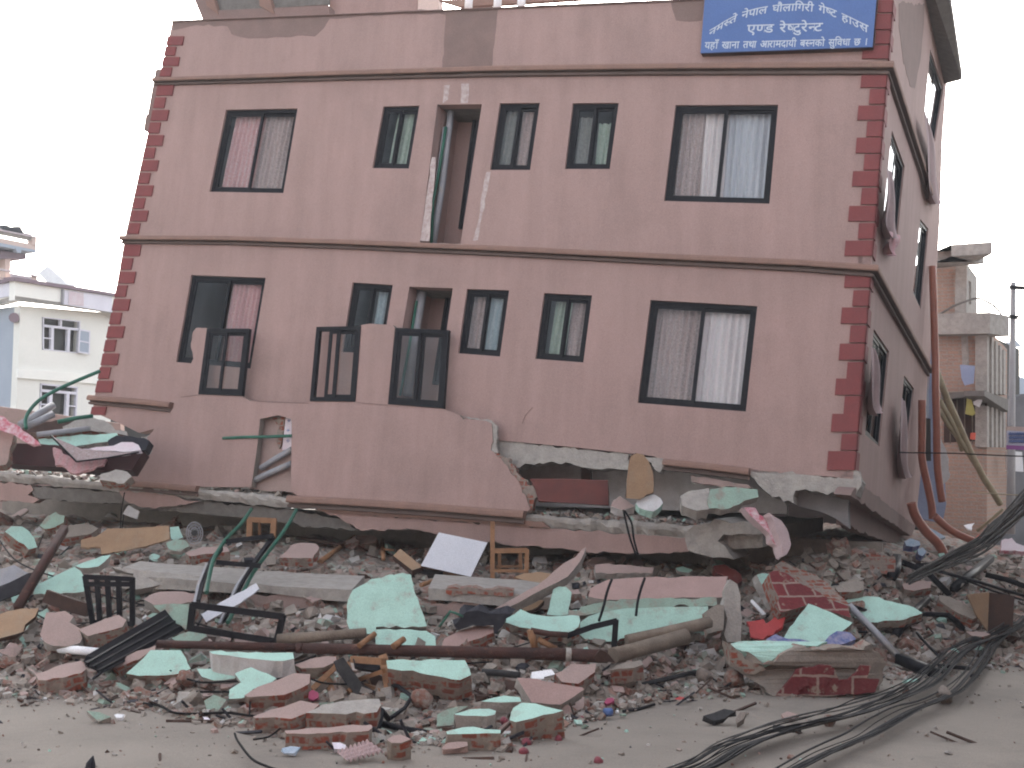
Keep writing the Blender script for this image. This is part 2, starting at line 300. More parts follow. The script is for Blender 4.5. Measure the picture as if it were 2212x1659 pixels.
# ------------------------------------------------------------------ mesh builder
class MB:
    def __init__(s): s.v = []; s.f = []; s.m = []; s.uv = []
    def face(s, pts, m=0, uv=None):
        i = len(s.v); s.v += [tuple(p) for p in pts]; s.f.append(tuple(range(i, i + len(pts)))); s.m.append(m)
        s.uv.append(uv or [(0, 0)] * len(pts))
    def raw(s, vs, fs, ms, uvs=None):
        i = len(s.v); s.v += [tuple(p) for p in vs]
        for k, f in enumerate(fs):
            s.f.append(tuple(i + j for j in f)); s.m.append(ms if isinstance(ms, int) else ms[k]); s.uv.append(uvs[k] if uvs else [(0, 0)] * len(f))
    def prism(s, outer, ext, holes=(), mf=0, ms=0, mb=None, botjit=0):
        loops = [list(outer)] + [list(h) for h in holes]
        allp = [p for l in loops for p in l]; n = len(allp)
        tris = tessellate_polygon([[Vector(p) for p in l] for l in loops])
        if botjit: back = [p + ext + Vector((random.uniform(-1, 1), random.uniform(-1, 1), random.uniform(-1, 1))) * botjit for p in allp]
        else: back = [p + ext for p in allp]
        nn = ext.normalized(); a = nn.orthogonal().normalized()
        if abs(nn.z) < .98: a = nn.cross(Vector((0, 0, 1))).normalized()
        b = nn.cross(a)
        fs, ms_, uv = [], [], []
        for t in tris:
            p, q, r = (allp[i] for i in t)
            if (q - p).cross(r - p).dot(ext) > 0: t = (t[0], t[2], t[1])
            fs.append(tuple(t)); ms_.append(mf); uv.append([(allp[i].dot(a), allp[i].dot(b)) for i in t])
            t2 = (t[0], t[2], t[1]); fs.append(tuple(n + i for i in t2)); ms_.append(ms if mb is None else mb); uv.append([(allp[i].dot(a), allp[i].dot(b)) for i in t2])
        o = 0; L = ext.length
        for l in loops:
            k = len(l); acc = random.random() * 3 if True else 0; 
            for i in range(k):
                j = (i + 1) % k; d = (l[j] - l[i]).length
                fs.append((o + i, o + j, n + o + j, n + o + i)); ms_.append(ms)
                uv.append([(acc, L), (acc + d, L), (acc + d, 0), (acc, 0)]); acc += d
            o += k
        s.raw(allp + back, fs, ms_, uv)
    def box(s, c, ax, ay, az, m=0):      # centre and three half vectors
        v = [c + ax * i + ay * j + az * k for k in (-1, 1) for j in (-1, 1) for i in (-1, 1)]
        f = [(0, 2, 3, 1), (4, 5, 7, 6), (0, 1, 5, 4), (2, 6, 7, 3), (0, 4, 6, 2), (1, 3, 7, 5)]
        s.raw(v, f, m, [[(0, 0), (0, 1), (1, 1), (1, 0)]] * 6)
    def tube(s, pts, r, m=0, sides=8, cap=True):
        pts = [Vector(p) for p in pts]; rs = r if isinstance(r, (list, tuple)) else [r] * len(pts)
        vs = []; pa = None
        for i, p in enumerate(pts):
            d = (pts[min(i + 1, len(pts) - 1)] - pts[max(i - 1, 0)])
            d = d.normalized() if d.length > 1e-9 else Vector((0, 0, 1))
            a = (pa - d * pa.dot(d)) if pa else d.orthogonal()
            a = a.normalized() if a.length > 1e-6 else d.orthogonal().normalized()
            pa = a; b = d.cross(a)
            for k in range(sides):
                t = 2 * pi * k / sides; vs.append(p + (a * cos(t) + b * sin(t)) * rs[i])
        fs = []
        for i in range(len(pts) - 1):
            for k in range(sides):
                k2 = (k + 1) % sides; fs.append((i * sides + k, i * sides + k2, (i + 1) * sides + k2, (i + 1) * sides + k))
        if cap: fs.append(tuple(range(sides - 1, -1, -1))); fs.append(tuple((len(pts) - 1) * sides + k for k in range(sides)))
        s.raw(vs, fs, m)
    def grid(s, fn, nu, nv, m=0):
        vs = [fn(i / nu, j / nv) for j in range(nv + 1) for i in range(nu + 1)]; fs = []; uv = []
        for j in range(nv):
            for i in range(nu):
                a = j * (nu + 1) + i; fs.append((a, a + 1, a + nu + 2, a + nu + 1))
                uv.append([(i / nu, j / nv), ((i + 1) / nu, j / nv), ((i + 1) / nu, (j + 1) / nv), (i / nu, (j + 1) / nv)])
        s.raw(vs, fs, m, uv)
    def build(s, name, mats, parent=None, smooth=False, origin=None, recalc=True):
        if isinstance(mats, str): mats = [mats]
        if origin is None:
            if parent is not None: origin = wloc(parent)
            else:
                n = len(s.v); origin = Vector((sum(v[0] for v in s.v) / n, sum(v[1] for v in s.v) / n, min(v[2] for v in s.v)))
        me = bpy.data.meshes.new(name)
        me.from_pydata([(v[0] - origin.x, v[1] - origin.y, v[2] - origin.z) for v in s.v], [], s.f)
        for k in mats: me.materials.append(MATS[k])
        me.polygons.foreach_set('material_index', s.m)
        ul = me.uv_layers.new(name='UVMap')
        ul.data.foreach_set('uv', [c for f in s.uv for p in f for c in p])
        if recalc:
            bm = bmesh.new(); bm.from_mesh(me); bmesh.ops.recalc_face_normals(bm, faces=bm.faces); bm.to_mesh(me); bm.free()
        if smooth: me.polygons.foreach_set('use_smooth', [True] * len(me.polygons))
        o = bpy.data.objects.new(name, me); COL.objects.link(o)
        if parent is not None: o.parent = parent
        else: o.location = origin
        o['_o'] = list(origin)
        return o
def wloc(p): return Vector(p['_o'])
def empty(name, loc, label, cat, group=None, kind=None):
    o = bpy.data.objects.new(name, None); COL.objects.link(o); o.location = loc; o['_o'] = list(loc)
    o.empty_display_size = .2
    return tag(o, label, cat, group, kind)
def tag(o, label=None, cat=None, group=None, kind=None):
    if label: o['label'] = label
    if cat: o['category'] = cat
    if group: o['group'] = group
    if kind: o['kind'] = kind
    return o
def rag(pts, seg=.12, amp=.015, closed=True):
    pts = [Vector(p) for p in pts]
    if amp <= 0: return pts
    n = Vector((0, 0, 0)); c = sum(pts, Vector((0, 0, 0))) / len(pts)
    for a, b in zip(pts, pts[1:] + pts[:1]): n += (a - c).cross(b - c)
    n.normalize(); out = []
    for a, b in zip(pts, pts[1:] + pts[:1]):
        L = (b - a).length; k = max(1, min(40, int(L / seg)))
        e = (b - a).normalized().cross(n) if L > 0 else n
        for i in range(k):
            p = a.lerp(b, i / k)
            j = random.gauss(0, 1) * amp * (1 if i else .5)
            out.append(p + e * j + (b - a) * (random.uniform(-.25, .25) / k if i else 0))
    return out
def smoothline(pts, n=6):
    pts = [Vector(p) for p in pts]; out = []
    for i in range(len(pts) - 1):
        p0 = pts[max(i - 1, 0)]; p1 = pts[i]; p2 = pts[i + 1]; p3 = pts[min(i + 2, len(pts) - 1)]
        for k in range(n):
            t = k / n
            out.append(.5 * ((2 * p1) + (p2 - p0) * t + (2 * p0 - 5 * p1 + 4 * p2 - p3) * t * t + (3 * p1 - p0 - 3 * p2 + p3) * t ** 3))
    out.append(pts[-1]); return out

# ================================================================== THE LEANING BUILDING
bb = hitF(1060, 1000) + BD * 2; bb.z = 0
BLD = empty('guest_house', bb, 'pink three storey guest house leaning right over its crushed lower floors', 'building')
def quadF(t, pts, off=0): return [hitF(x, y, off) for x, y in T(t, pts)]
def Qf(q, s, t, off=0, dirv=None):
    d = -(dirv or BD)
    return (q[0].lerp(q[1], s)).lerp(q[3].lerp(q[2], s), t) + d * off
def qbar(mb, q, s0, s1, t0, t1, o0, o1, m=0, dirv=None):
    P = lambda s, t, o: Qf(q, s, t, o, dirv)
    v = [P(s, t, o) for o in (o0, o1) for t in (t0, t1) for s in (s0, s1)]
    f = [(0, 2, 3, 1), (4, 5, 7, 6), (0, 1, 5, 4), (2, 6, 7, 3), (0, 4, 6, 2), (1, 3, 7, 5)]
    mb.raw(v, f, m)

WIN = {  # name: (tile, quad)
 'a1': (0, [(488, 237), (643, 234), (612, 417), (452, 414)]), 'a2': (0, [(828, 230), (906, 228), (883, 364), (804, 363)]),
 'a3': (0, [(1079.5, 223), (1166, 222), (1145, 367), (1058, 367)]), 'a4': (0, [(1237, 223), (1336.6, 222), (1317, 365), (1220, 365)]),
 'a5': (0, [(1459, 227), (1681, 226), (1662, 440), (1434, 434)]),
 'b1': (0, [(413, 594), (574, 600), (541, 796), (380, 782)]), 'b2': (0, [(761.6, 610), (848.6, 615.5), (825, 765), (738, 760)]),
 'b3': (0, [(1008.5, 624), (1100, 627), (1080, 770), (989, 763)]), 'b4': (0, [(1175, 633), (1279, 638), (1260, 783), (1156, 775)]),
 'b5': (0, [(1405, 648), (1636, 661), (1611, 889), (1377, 870)])}
SHAFT = [(0, [(944.6, 226), (1041, 225), (994, 530), (907, 527)]), (0, [(884, 619), (978, 622.6), (942, 868), (845, 858)])]
MID = [(1881.4, 574), (1728, 563), (1414, 549), (1100, 534), (785, 521), (500, 512), (270, 511)]
wall_hi = ([(372, 48), (660, 36), (945, 25), (1300, 8), (1928.6, -20)] + MID)
wall_lo = (MID[::-1] + [(1844, 1015), (1842.6, 1035), (1800, 1030), (1740, 1026), (1640, 1022),
                  (1620, 1017), (1438, 996), (1410, 985), (1240, 966), (1065, 950), (640, 925), (340, 925), (300, 935), (270, 920), (215, 896), (199, 892), (205, 853), (240, 690)])
for out_, ks in ((wall_hi, ('a1', 'a2', SHAFT[0], 'a3', 'a4', 'a5')), (wall_lo, ('b1', 'b2', SHAFT[1], 'b3', 'b4', 'b5'))):
    mb = MB()
    for pl_ in panels(out_, [(WIN[k] if isinstance(k, str) else k)[1] for k in ks]): mb.prism([hitF(x, y) for x, y in pl_], BD * .22)
    mb.build('front_wall', ['pink'], BLD)
# stains and lime streaks lying on the plaster
mb = MB()
def patch(t, pts, m, off=.003, amp=.02):
    mb = MB(); mb.prism(rag(quadF(t, pts, off), .15, amp), BD * .0025); mb.build('lime_streak' if m else 'damp_stain', ['lime' if m else 'stain_shade'], BLD)
patch(22, [(-60, 155), (300, 133), (1000, 97), (1760, 62), (1790, 100), (1500, 90), (1300, 105), (1180, 112), (1000, 125), (960, 190), (900, 245), (820, 238), (450, 262), (340, 230), (310, 178), (100, 172), (-60, 205)], 0, amp=.012)
patch(18, [(1845, 62), (2148, 50), (2112, 398), (1825, 400)], 0, amp=.008)
patch(19, [(1150, 0), (1370, -6), (1350, 135), (1190, 130), (1160, 60)], 0, amp=.02)
for p in ([(612, 10), (655, 8), (640, 120), (600, 150)], [(740, 0), (800, 0), (792, 148), (735, 150)],
          [(935, 670), (968, 670), (868, 1195), (832, 1195)], [(520, 560), (545, 560), (500, 1195), (430, 1195)]):
    patch(13, p, 1, amp=.012)

# cornice bands: rounded upper course and a recessed lower course
def band(name, pts, side_pts, hpx0, hpx1, out=.14, parent=BLD, pl=0.0, mat_='ochre', endrag=0):
    n = len(pts); mb = MB()
    line = [hitF(x, y, pl) for x, y in pts]
    def ring(p, dirout, sc):
        dn = -BU
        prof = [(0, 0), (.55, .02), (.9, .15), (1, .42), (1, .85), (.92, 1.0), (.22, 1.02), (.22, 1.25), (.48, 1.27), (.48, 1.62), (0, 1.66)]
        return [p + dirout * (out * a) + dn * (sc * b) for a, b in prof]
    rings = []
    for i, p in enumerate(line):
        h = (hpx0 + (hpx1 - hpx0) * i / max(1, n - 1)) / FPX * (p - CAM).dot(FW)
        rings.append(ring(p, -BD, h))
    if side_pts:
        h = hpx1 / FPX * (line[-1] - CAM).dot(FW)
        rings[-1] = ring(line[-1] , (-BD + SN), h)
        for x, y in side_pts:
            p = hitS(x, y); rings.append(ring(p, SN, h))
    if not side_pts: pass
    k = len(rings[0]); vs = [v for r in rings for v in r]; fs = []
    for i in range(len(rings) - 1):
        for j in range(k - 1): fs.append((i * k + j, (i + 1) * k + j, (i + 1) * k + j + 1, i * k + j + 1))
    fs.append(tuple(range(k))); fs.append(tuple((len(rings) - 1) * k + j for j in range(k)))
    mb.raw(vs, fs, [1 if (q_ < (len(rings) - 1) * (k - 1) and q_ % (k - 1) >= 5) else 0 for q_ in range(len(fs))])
    return mb.build(name, [mat_, 'ochre_dark_shade' if mat_ == 'ochre' else mat_], parent)
cx1 = (1914.5, 137); 
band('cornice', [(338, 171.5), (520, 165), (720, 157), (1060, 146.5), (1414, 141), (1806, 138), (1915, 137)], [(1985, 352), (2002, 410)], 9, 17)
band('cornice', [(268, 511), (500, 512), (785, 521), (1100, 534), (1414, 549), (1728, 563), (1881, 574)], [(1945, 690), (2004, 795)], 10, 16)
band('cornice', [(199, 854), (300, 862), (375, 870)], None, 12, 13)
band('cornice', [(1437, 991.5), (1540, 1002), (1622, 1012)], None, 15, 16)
band('parapet_coping', [(372, 46), (945, 23), (1932, -21)], None, 2, 3, out=.05, mat_='stain_shade')

# quoins
def quoin(x, y, w, h, off=.028, side=None):
    mb = MB()
    if side is None:   # left edge: x is outer left at top, slant .204
        q = [(x - 4, y), (x + w, y), (x + w - .19 * h, y + h), (x - 4 - .204 * h, y + h)]
        mb.prism([hitF(a, b, off) for a, b in q], BD * (off + .03))
    else:
        q = [(x - w, y), (x, y), (x - .0815 * h, y + h), (x - w - .085 * h, y + h + .3)]
        pts = [hitF(a, b, off) for a, b in q]
        pts[1] += SN * off; pts[2] += SN * off
        mb.prism(pts, BD * (off - .001))
        a, b = pts[1] + BD * off, pts[2] + BD * off
        L = .16 if side else .34
        mb.prism([pts[1] , pts[2], pts[2] + BD * L, pts[1] + BD * L], -SN * (off - .001))
    mb.build('quoin', ['quoin'], BLD)
def lx(y): return 372 - (y - 48) * .2043
def quoinrow_left(y0, y1, n, first_long=True):
    s = (y1 - y0) / n
    for i in range(n):
        y = y0 + i * s; quoin(lx(y), y, 31 if (i % 2 == 0) == first_long else 19, s * .84)
quoinrow_left(78, 168, 4, True)
quoinrow_left(183, 509, 12, True)
quoinrow_left(528, 852, 11, True)
quoin(lx(879), 879, 27, 17)
def rx(y): return 1914 - (y - 159) * .081776
for y0, y1, l in ((0, 26, 0), (30, 63, 1), (66, 94, 0), (98, 126, 2)): quoin(rx(y0), y0, (29, 32, 55)[l], y1 - y0, side=l > 0)
def quoinrow_right(rows):
    for i, (a, b) in enumerate(rows): quoin(rx(a), a, ((53, 54, 52, 54, 56, 58)[min(i // 2, 5)] if i % 2 == 0 else 32), b - a, side=i % 2)
k = 1 / 3.0175
quoinrow_right([(480 * k + 2, 568 * k), (580 * k, 675 * k), (688 * k, 780 * k), (790 * k, 888 * k), (897 * k, 995 * k), (1005 * k, 1105 * k), (1115 * k, 1212 * k),
                (1225 * k, 1330 * k), (1342 * k, 1440 * k), (1455 * k, 1555 * k), (1568 * k, 1666 * k)])
quoinrow_right([(471.3 + a * k, 471.3 + b * k) for a, b in ((366, 450), (470, 570), (582, 685), (700, 808), (818, 922), (938, 1045), (1045, 1150), (1160, 1275), (1275, 1390), (1405, 1510), (1518, 1640))])

# windows
def window(parent, q, sashes=((0, .52), (.48, 1)), curtains=(), fw=.055, glass='glass', inset=.05, dirv=None, hs=1.0, nopane=()):
    fw *= 1.25
    wpx = (q[1] - q[0]).length; hpx = (q[3] - q[0]).length
    a = fw / wpx; b = fw / hpx
    mb = MB(); B = lambda *r: qbar(mb, q, *r, dirv=dirv)
    i0, i1 = -inset - .09, -inset
    B(0, 1, 0, b, i0, i1); B(0, 1, 1 - b, 1, i0, i1); B(0, a, b, 1 - b, i0, i1); B(1 - a, 1, b, 1 - b, i0, i1)
    fr = mb.build('window', ['black_metal'], parent)
    for n, (s0, s1) in enumerate(sashes):
        s0 = max(s0, a); s1 = min(s1, 1 - a); o1 = i1 - .015 - .03 * n; o0 = o1 - .025; c = a * .8; d = b * .75
        mb = MB()
        B(s0, s1, b, b + d, o0, o1); B(s0, s1, 1 - b - d, 1 - b, o0, o1); B(s0, s0 + c, b + d, 1 - b - d, o0, o1); B(s1 - c, s1, b + d, 1 - b - d, o0, o1)
        mb.build('sash', ['black_metal'], fr)
        if n in nopane: continue
        mb = MB(); B(s0 + c, s1 - c, b + d, 1 - b - d, o0 + .008, o0 + .014)
        mb.build('pane', [glass], fr)
    for (s0, s1, t0, t1, mt) in curtains:
        mb = MB(); off = -inset - .15 - random.random() * .03; ph = random.random() * 6; nf = (s1 - s0) * wpx / .11
        sk = random.uniform(-.03, .03)
        def fn(u, v):
            s = s0 + (s1 - s0) * u + sk * v
            return Qf(q, s, t0 + (t1 - t0) * v, off + .028 * sin(u * nf * 2 * pi / 1.0 + ph + .6 * sin(v * 2)) + .012 * sin(u * 37 + v * 3), dirv)
        mb.grid(fn, max(12, int(nf * 8)), 8)
        o = mb.build('curtain', [mt], fr, smooth=True, recalc=False)
    return fr
C1 = lambda m: [(.0, .53, .02, .99, m), (.47, 1.0, .02, .99, m)]
window(BLD, quadF(*WIN['a1']), curtains=[(.08, .53, .03, .98, 'cur_pink'), (.47, 1, .03, .98, 'cur_taupe')])
window(BLD, quadF(*WIN['a2']), curtains=[(.30, .55, .02, .97, 'cur_green'), (.55, 1, .02, .97, 'cur_green')])
window(BLD, quadF(*WIN['a3']), curtains=[(.05, .5, .02, .99, 'cur_grey'), (.5, 1, .02, .99, 'cur_taupe')])
window(BLD, quadF(*WIN['a4']), curtains=[(.08, .42, .15, .99, 'cur_grey'), (.55, .97, .25, .99, 'cur_green')])
window(BLD, quadF(*WIN['a5']), curtains=[(.03, .30, .03, .99, 'cur_taupe'), (.28, .53, .02, .99, 'cur_white'), (.5, 1, .02, .99, 'cur_blue')])
window(BLD, quadF(*WIN['b1']), curtains=[(.5, .98, .05, .99, 'cur_red')])
window(BLD, quadF(*WIN['b2']), curtains=[(.52, .9, .05, .99, 'cur_aqua')])
window(BLD, quadF(*WIN['b3']), curtains=[(.04, .45, .05, .99, 'cur_taupe'), (.5, 1, .05, .99, 'cur_aqua')])
window(BLD, quadF(*WIN['b4']), curtains=[(.2, .55, .05, .98, 'cur_green'), (.52, .95, .05, .98, 'cur_taupe')])
window(BLD, quadF(*WIN['b5']), curtains=[(.02, .5, .02, .99, 'cur_taupe'), (.48, .98, .02, .99, 'cur_white')])

# light shafts with down pipes
for n, s in enumerate(SHAFT):
    q = quadF(*s); mb = MB(); D = .9
    P = lambda s_, t_, o: Qf(q, s_, t_, o)
    o0 = -.2205
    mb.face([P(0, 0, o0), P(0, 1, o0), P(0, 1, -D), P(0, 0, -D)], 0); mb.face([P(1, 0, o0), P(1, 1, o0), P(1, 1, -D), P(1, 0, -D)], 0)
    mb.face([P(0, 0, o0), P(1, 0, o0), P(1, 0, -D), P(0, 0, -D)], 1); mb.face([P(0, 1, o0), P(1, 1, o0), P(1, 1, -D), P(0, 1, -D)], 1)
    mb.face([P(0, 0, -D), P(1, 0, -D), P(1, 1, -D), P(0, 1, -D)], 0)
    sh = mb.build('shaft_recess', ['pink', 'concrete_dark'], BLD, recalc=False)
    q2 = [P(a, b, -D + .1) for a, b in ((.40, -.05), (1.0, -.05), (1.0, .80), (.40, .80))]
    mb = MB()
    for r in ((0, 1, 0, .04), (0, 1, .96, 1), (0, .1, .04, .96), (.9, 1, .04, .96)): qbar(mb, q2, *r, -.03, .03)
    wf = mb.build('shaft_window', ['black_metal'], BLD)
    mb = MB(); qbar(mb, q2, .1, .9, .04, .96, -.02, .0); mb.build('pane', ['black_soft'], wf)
for s, pts, r, mt, nm in ((13, [(672, 150), (640, 420), (600, 760), (560, 1010), (530, 1222)], .062, 'grey_pipe', 'drain_pipe'), (13, [(625, 330), (600, 500), (560, 740), (527, 900), (515, 1218)], .028, 'green_pipe', 'water_pipe'),
                      (13, [(610, 330), (540, 830), (470, 1215)], .018, 'grey_pipe', 'water_pipe'), (13, [(502, 830), (488, 870), (486, 910)], .035, 'green_pipe', 'water_pipe'),
                      (0, [(912, 630), (897, 720), (880, 855)], .085, 'grey_pipe', 'drain_pipe'), (0, [(900, 650), (882, 760), (864, 855)], .024, 'green_pipe', 'water_pipe')):
    mb = MB(); o = -.35 if r > .05 else -.24
    mb.tube([hitF(x, y, o) for x, y in T(s, pts)], r, sides=10); mb.build(nm, [mt], BLD, smooth=True)
mb = MB(); qq = quadF(0, [(930, 524), (1000, 527), (1000, 536), (925, 533)], .09); mb.prism(rag(qq, .1, .012), BD * .10); mb.build('shaft_sill', ['lime'], BLD)

# side wall with its window holes
SW = {'s1': (9, [(600, 850), (683, 1085), (635, 1560), (548, 1380)]), 's2': (10, [(785, 5), (838, 70), (790, 600), (735, 480)]), 's3': (9, [(850, 320), (935, 575), (880, 930), (815, 720)]),
      's4': (10, [(482, 722), (582, 870), (520, 1490), (425, 1412)]), 's5': (10, [(680, 1025), (745, 1112), (705, 1440), (650, 1340)])}
def quadS(t, pts, off=0): return [hitS(x, y, off) for x, y in T(t, pts)]
so_ = [hitF(1928.6, -20)] + quadS(0, [(1990, -60), (2046, -40), (2045, 180), (2036, 300), (2030, 480), (2010, 800), (1996, 960), (1977, 1137), (1862, 1048)]) + [hitF(1914 - (y - 159) * .081776, y) for y in (1035, 592, 159)]
mb = MB(); mb.prism(so_, -SN * .2, [quadS(*SW[k_]) for k_ in SW]); mb.build('side_wall', ['pink'], BLD)
mb = MB(); mb.prism(rag(quadS(0, [(1942, 6), (1998, 8), (1995, 60), (1988, 130), (1976, 192), (1966, 186), (1950, 125), (1942, 60)], .004), .2, .02), -SN * .003); mb.build('damp_stain', ['stain_shade'], BLD)
for k_ in SW:
    window(BLD, quadS(*SW[k_]), dirv=-SN, sashes=((0, .5), (.5, 1)), fw=.05, glass='glass_bright' if k_ in ('s1', 's2', 's3') else 'glass', inset=.03)
# lower lip and the sheared off storey below the side wall, its shade painted in
mb = MB(); mb.prism(rag(quadS(7, [(1132, 560), (1492, 838), (1465, 905), (1062, 635), (1075, 600)], .06), .2, .01), -SN * .25); mb.build('side_beam', ['stain_shade'], BLD)
mb = MB(); mb.prism(rag(quadS(7, [(1062, 632), (1465, 880), (1420, 975), (1200, 905), (1050, 838)], -.12), .2, .02), -SN * .2); mb.build('sheared_wall', ['stain_shade'], BLD)  # dark colour carries the shade on this wall
# curtains blown out of the side windows
def hang(t, pts_l, pts_r, off, mt):
    L = [hitS(x, y, off) for x, y in T(t, pts_l)]; R_ = [hitS(x, y, off) for x, y in T(t, pts_r)]
    Ls, Rs = smoothline(L, 5), smoothline(R_, 5); n = min(len(Ls), len(Rs)) - 1; mb = MB()
    def fn(u, v):
        i = int(round(v * n)); return Ls[i].lerp(Rs[i], u) + SN * (.07 * sin(u * 11 + v * 2) + .05 * sin(v * 5 + 1)) * (.3 + v)
    mb.grid(fn, 24, n); mb.build('loose_curtain', [mt], BLD, smooth=True, recalc=False)
hang(9, [(560, 1100), (555, 1300), (552, 1450), (585, 1560)], [(590, 1120), (615, 1280), (645, 1450), (640, 1545)], .14, 'cur_pale')
hang(10, [(575, 85), (570, 150), (585, 235)], [(660, 120), (650, 190), (620, 250)], .12, 'cur_red')
hang(9, [(805, 740), (815, 950), (835, 1200), (865, 1330)], [(830, 800), (880, 960), (910, 1150), (922, 1330)], .14, 'cur_pale')
hang(10, [(455, 840), (450, 1000), (465, 1200), (485, 1290)], [(480, 850), (520, 980), (540, 1150), (535, 1250)], .14, 'cur_pale')
hang(10, [(655, 1170), (640, 1350), (650, 1550), (670, 1700)], [(680, 1200), (700, 1400), (720, 1600), (735, 1680)], .14, 'cur_pale')
# back shell and inside of the building
NR = hitF(1930, -20); NL = hitF(372, 48)
def loc(u, v, w_): return CORNER + BR * u + BU * v + BD * w_
vtop = (hitF(1900, -20) - CORNER).dot(BU); vmid = (hitF(1887, 570) - CORNER).dot(BU); v2 = (hitF(1912, 150) - CORNER).dot(BU); vbot = (hitF(1841, 1035) - CORNER).dot(BU)
uL = (hitF(300, 400) - CORNER).dot(BR) + .06; DEP = (hitS(2030, 480) - CORNER).dot(BD)
mb = MB()
def lbox(u0, u1, v0, v1, w0, w1, m=0):
    a, b = loc(u0, v0, w0), loc(u1, v1, w1); c = (a + b) / 2
    mb.box(c, BR * (u1 - u0) / 2, BU * (v1 - v0) / 2, BD * (w1 - w0) / 2, m)
lbox(uL + .05, uL + .24, vbot + .25, vtop - .35, .225, DEP, 0)
lbox(uL + .25, -.21, vbot + .3, vtop - .4, DEP - .2, DEP - .01, 0)
for v in (vmid - .1, v2 - .05, vbot + .15): lbox(uL + .26, -.215, v, v + .15, .23, DEP - .21, 1)
lbox(uL + .26, -.215, vtop - .7, vtop - .55, .23, DEP - .21, 1)
for u in (-3.2, -6.2, -9.5): lbox(u, u + .12, vbot + .32, vtop - .8, 1.2, DEP - .22, 1)
mb.build('rear_shell', ['pink', 'room'], BLD)
# broken ring beam under the front wall
mb = MB()
mb.prism(rag(quadF(5, [(470, 340), (820, 385), (1250, 425), (1640, 468), (1645, 600), (1450, 590), (1330, 590), (980, 540), (740, 550), (690, 590), (620, 575), (560, 540), (490, 450)], -.03), .08, .015), BD * .35, botjit=.02)
mb.build('ring_beam', ['concrete'], BLD)
mb = MB()
mb.prism(rag(quadF(7, [(395, 478), (420, 462), (960, 518), (1070, 462), (1100, 470), (1135, 570), (1090, 640), (1050, 618), (690, 602), (680, 692), (545, 645), (470, 580), (395, 505)], .0), .08, .02), BD * .45, botjit=.03)
mb.build('ring_beam', ['concrete'], BLD)
mb = MB()
mb.prism(rag(quadF(5, [(1630, 470), (1800, 495), (1960, 510), (1940, 560), (1905, 630), (1860, 600), (1830, 540)], .02), .08, .012), BD * .2); mb.build('broken_plaster', ['concrete'], BLD)
mb = MB()
mb.prism(rag(quadF(7, [(0, 500), (380, 560), (400, 585), (330, 590), (0, 545)], .0), .1, .01), BD * .2); mb.build('broken_plaster', ['pink_dusty'], BLD)
mb = MB(); mb.prism([hitF(x, y, -1.3) for x, y in [(1080, 985), (1700, 1020), (1700, 1110), (1080, 1090)]], BD * .1); mb.build('inner_wall', ['white_plaster'], BLD)
mb = MB(); mb.prism([hitF(x, y, -.9) for x, y in [(1255, 990), (1275, 992), (1275, 1060), (1255, 1060)]], BD * .1); mb.build('inner_post', ['wood_dark'], BLD)
# inner partition seen through the gap at the corner
mb = MB(); mb.prism(rag(quadF(7, [(690, 605), (1050, 622), (1050, 850), (960, 785), (900, 760), (840, 735), (700, 700)], -.4), .2, .015), BD * .2); mb.build('inner_wall', ['roomwall'], BLD)
# canopy round the top storey
mb = MB()
A0, A1 = hitS(2052, 0, .42), hitS(2077.6, 172, .42); B0, B1 = hitS(2000, 0, .0), hitS(2040, 182, .0)
A0 += (A0 - A1) * .8; B0 += (B0 - B1) * .8
mb.prism([A0, A1, B1, B0], BU * .14); mb.build('roof_canopy', ['concrete_dark'], BLD)
# roof top: stair house wall, slatted overhang and rail posts
mb = MB(); mb.prism(quadF(22, [(1010, -80), (1600, -80), (1590, 120), (985, 120)], -.8), BD * .2); mb.build('roof_room_wall', ['pink'], BLD)
mb = MB(); mb.prism(quadF(22, [(1602, -80), (1732, -80), (1740, 110), (1592, 118)], -.7), BD * .2); mb.build('roof_room_pillar', ['peach'], BLD)
mb = MB()
mb.prism(quadF(22, [(60, -90), (1000, -90), (995, 30), (230, 75)], -.55), BD * .04, mf=1, ms=1)
mb.prism(quadF(22, [(60, -60), (140, 132), (995, 98), (990, 35), (215, 72), (150, -70)], -.45), BD * .25, mf=0, ms=0)
for x in (150, 530): mb.prism(quadF(22, [(x - 10, -60), (x + 50, -60), (x + 95, 95), (x - 5 if x > 300 else x + 20, 40)], -.42), BD * .3, mf=2, ms=2)
mb.build('roof_overhang', ['stain_shade', 'concrete_dark', 'ochre'], BLD)
for x in (1945, 2140, 2300):
    mb = MB(); mb.tube([hitF(*T(22, [(x, -60)])[0], -.3), hitF(*T(22, [(x - 8, 60)])[0], -.3)], .075); mb.build('roof_post', ['white'], BLD, smooth=True)
mb = MB(); mb.prism(quadF(22, [(1735, 0), (2212, -25), (2900, -60), (2900, -20), (2212, 25), (1880, 45)], -.5), BD * .1); mb.build('roof_beam', ['ochre'], BLD)
# small projecting slabs seen past the left edge
mb = MB(); mb.prism([hitF(x, y, -1.5) for x, y in T(18, [(165, 402), (300, 395), (250, 770), (130, 770), (95, 755), (108, 665), (118, 662)])], BD * .2); mb.build('rear_balcony', ['stain_shade'], BLD)

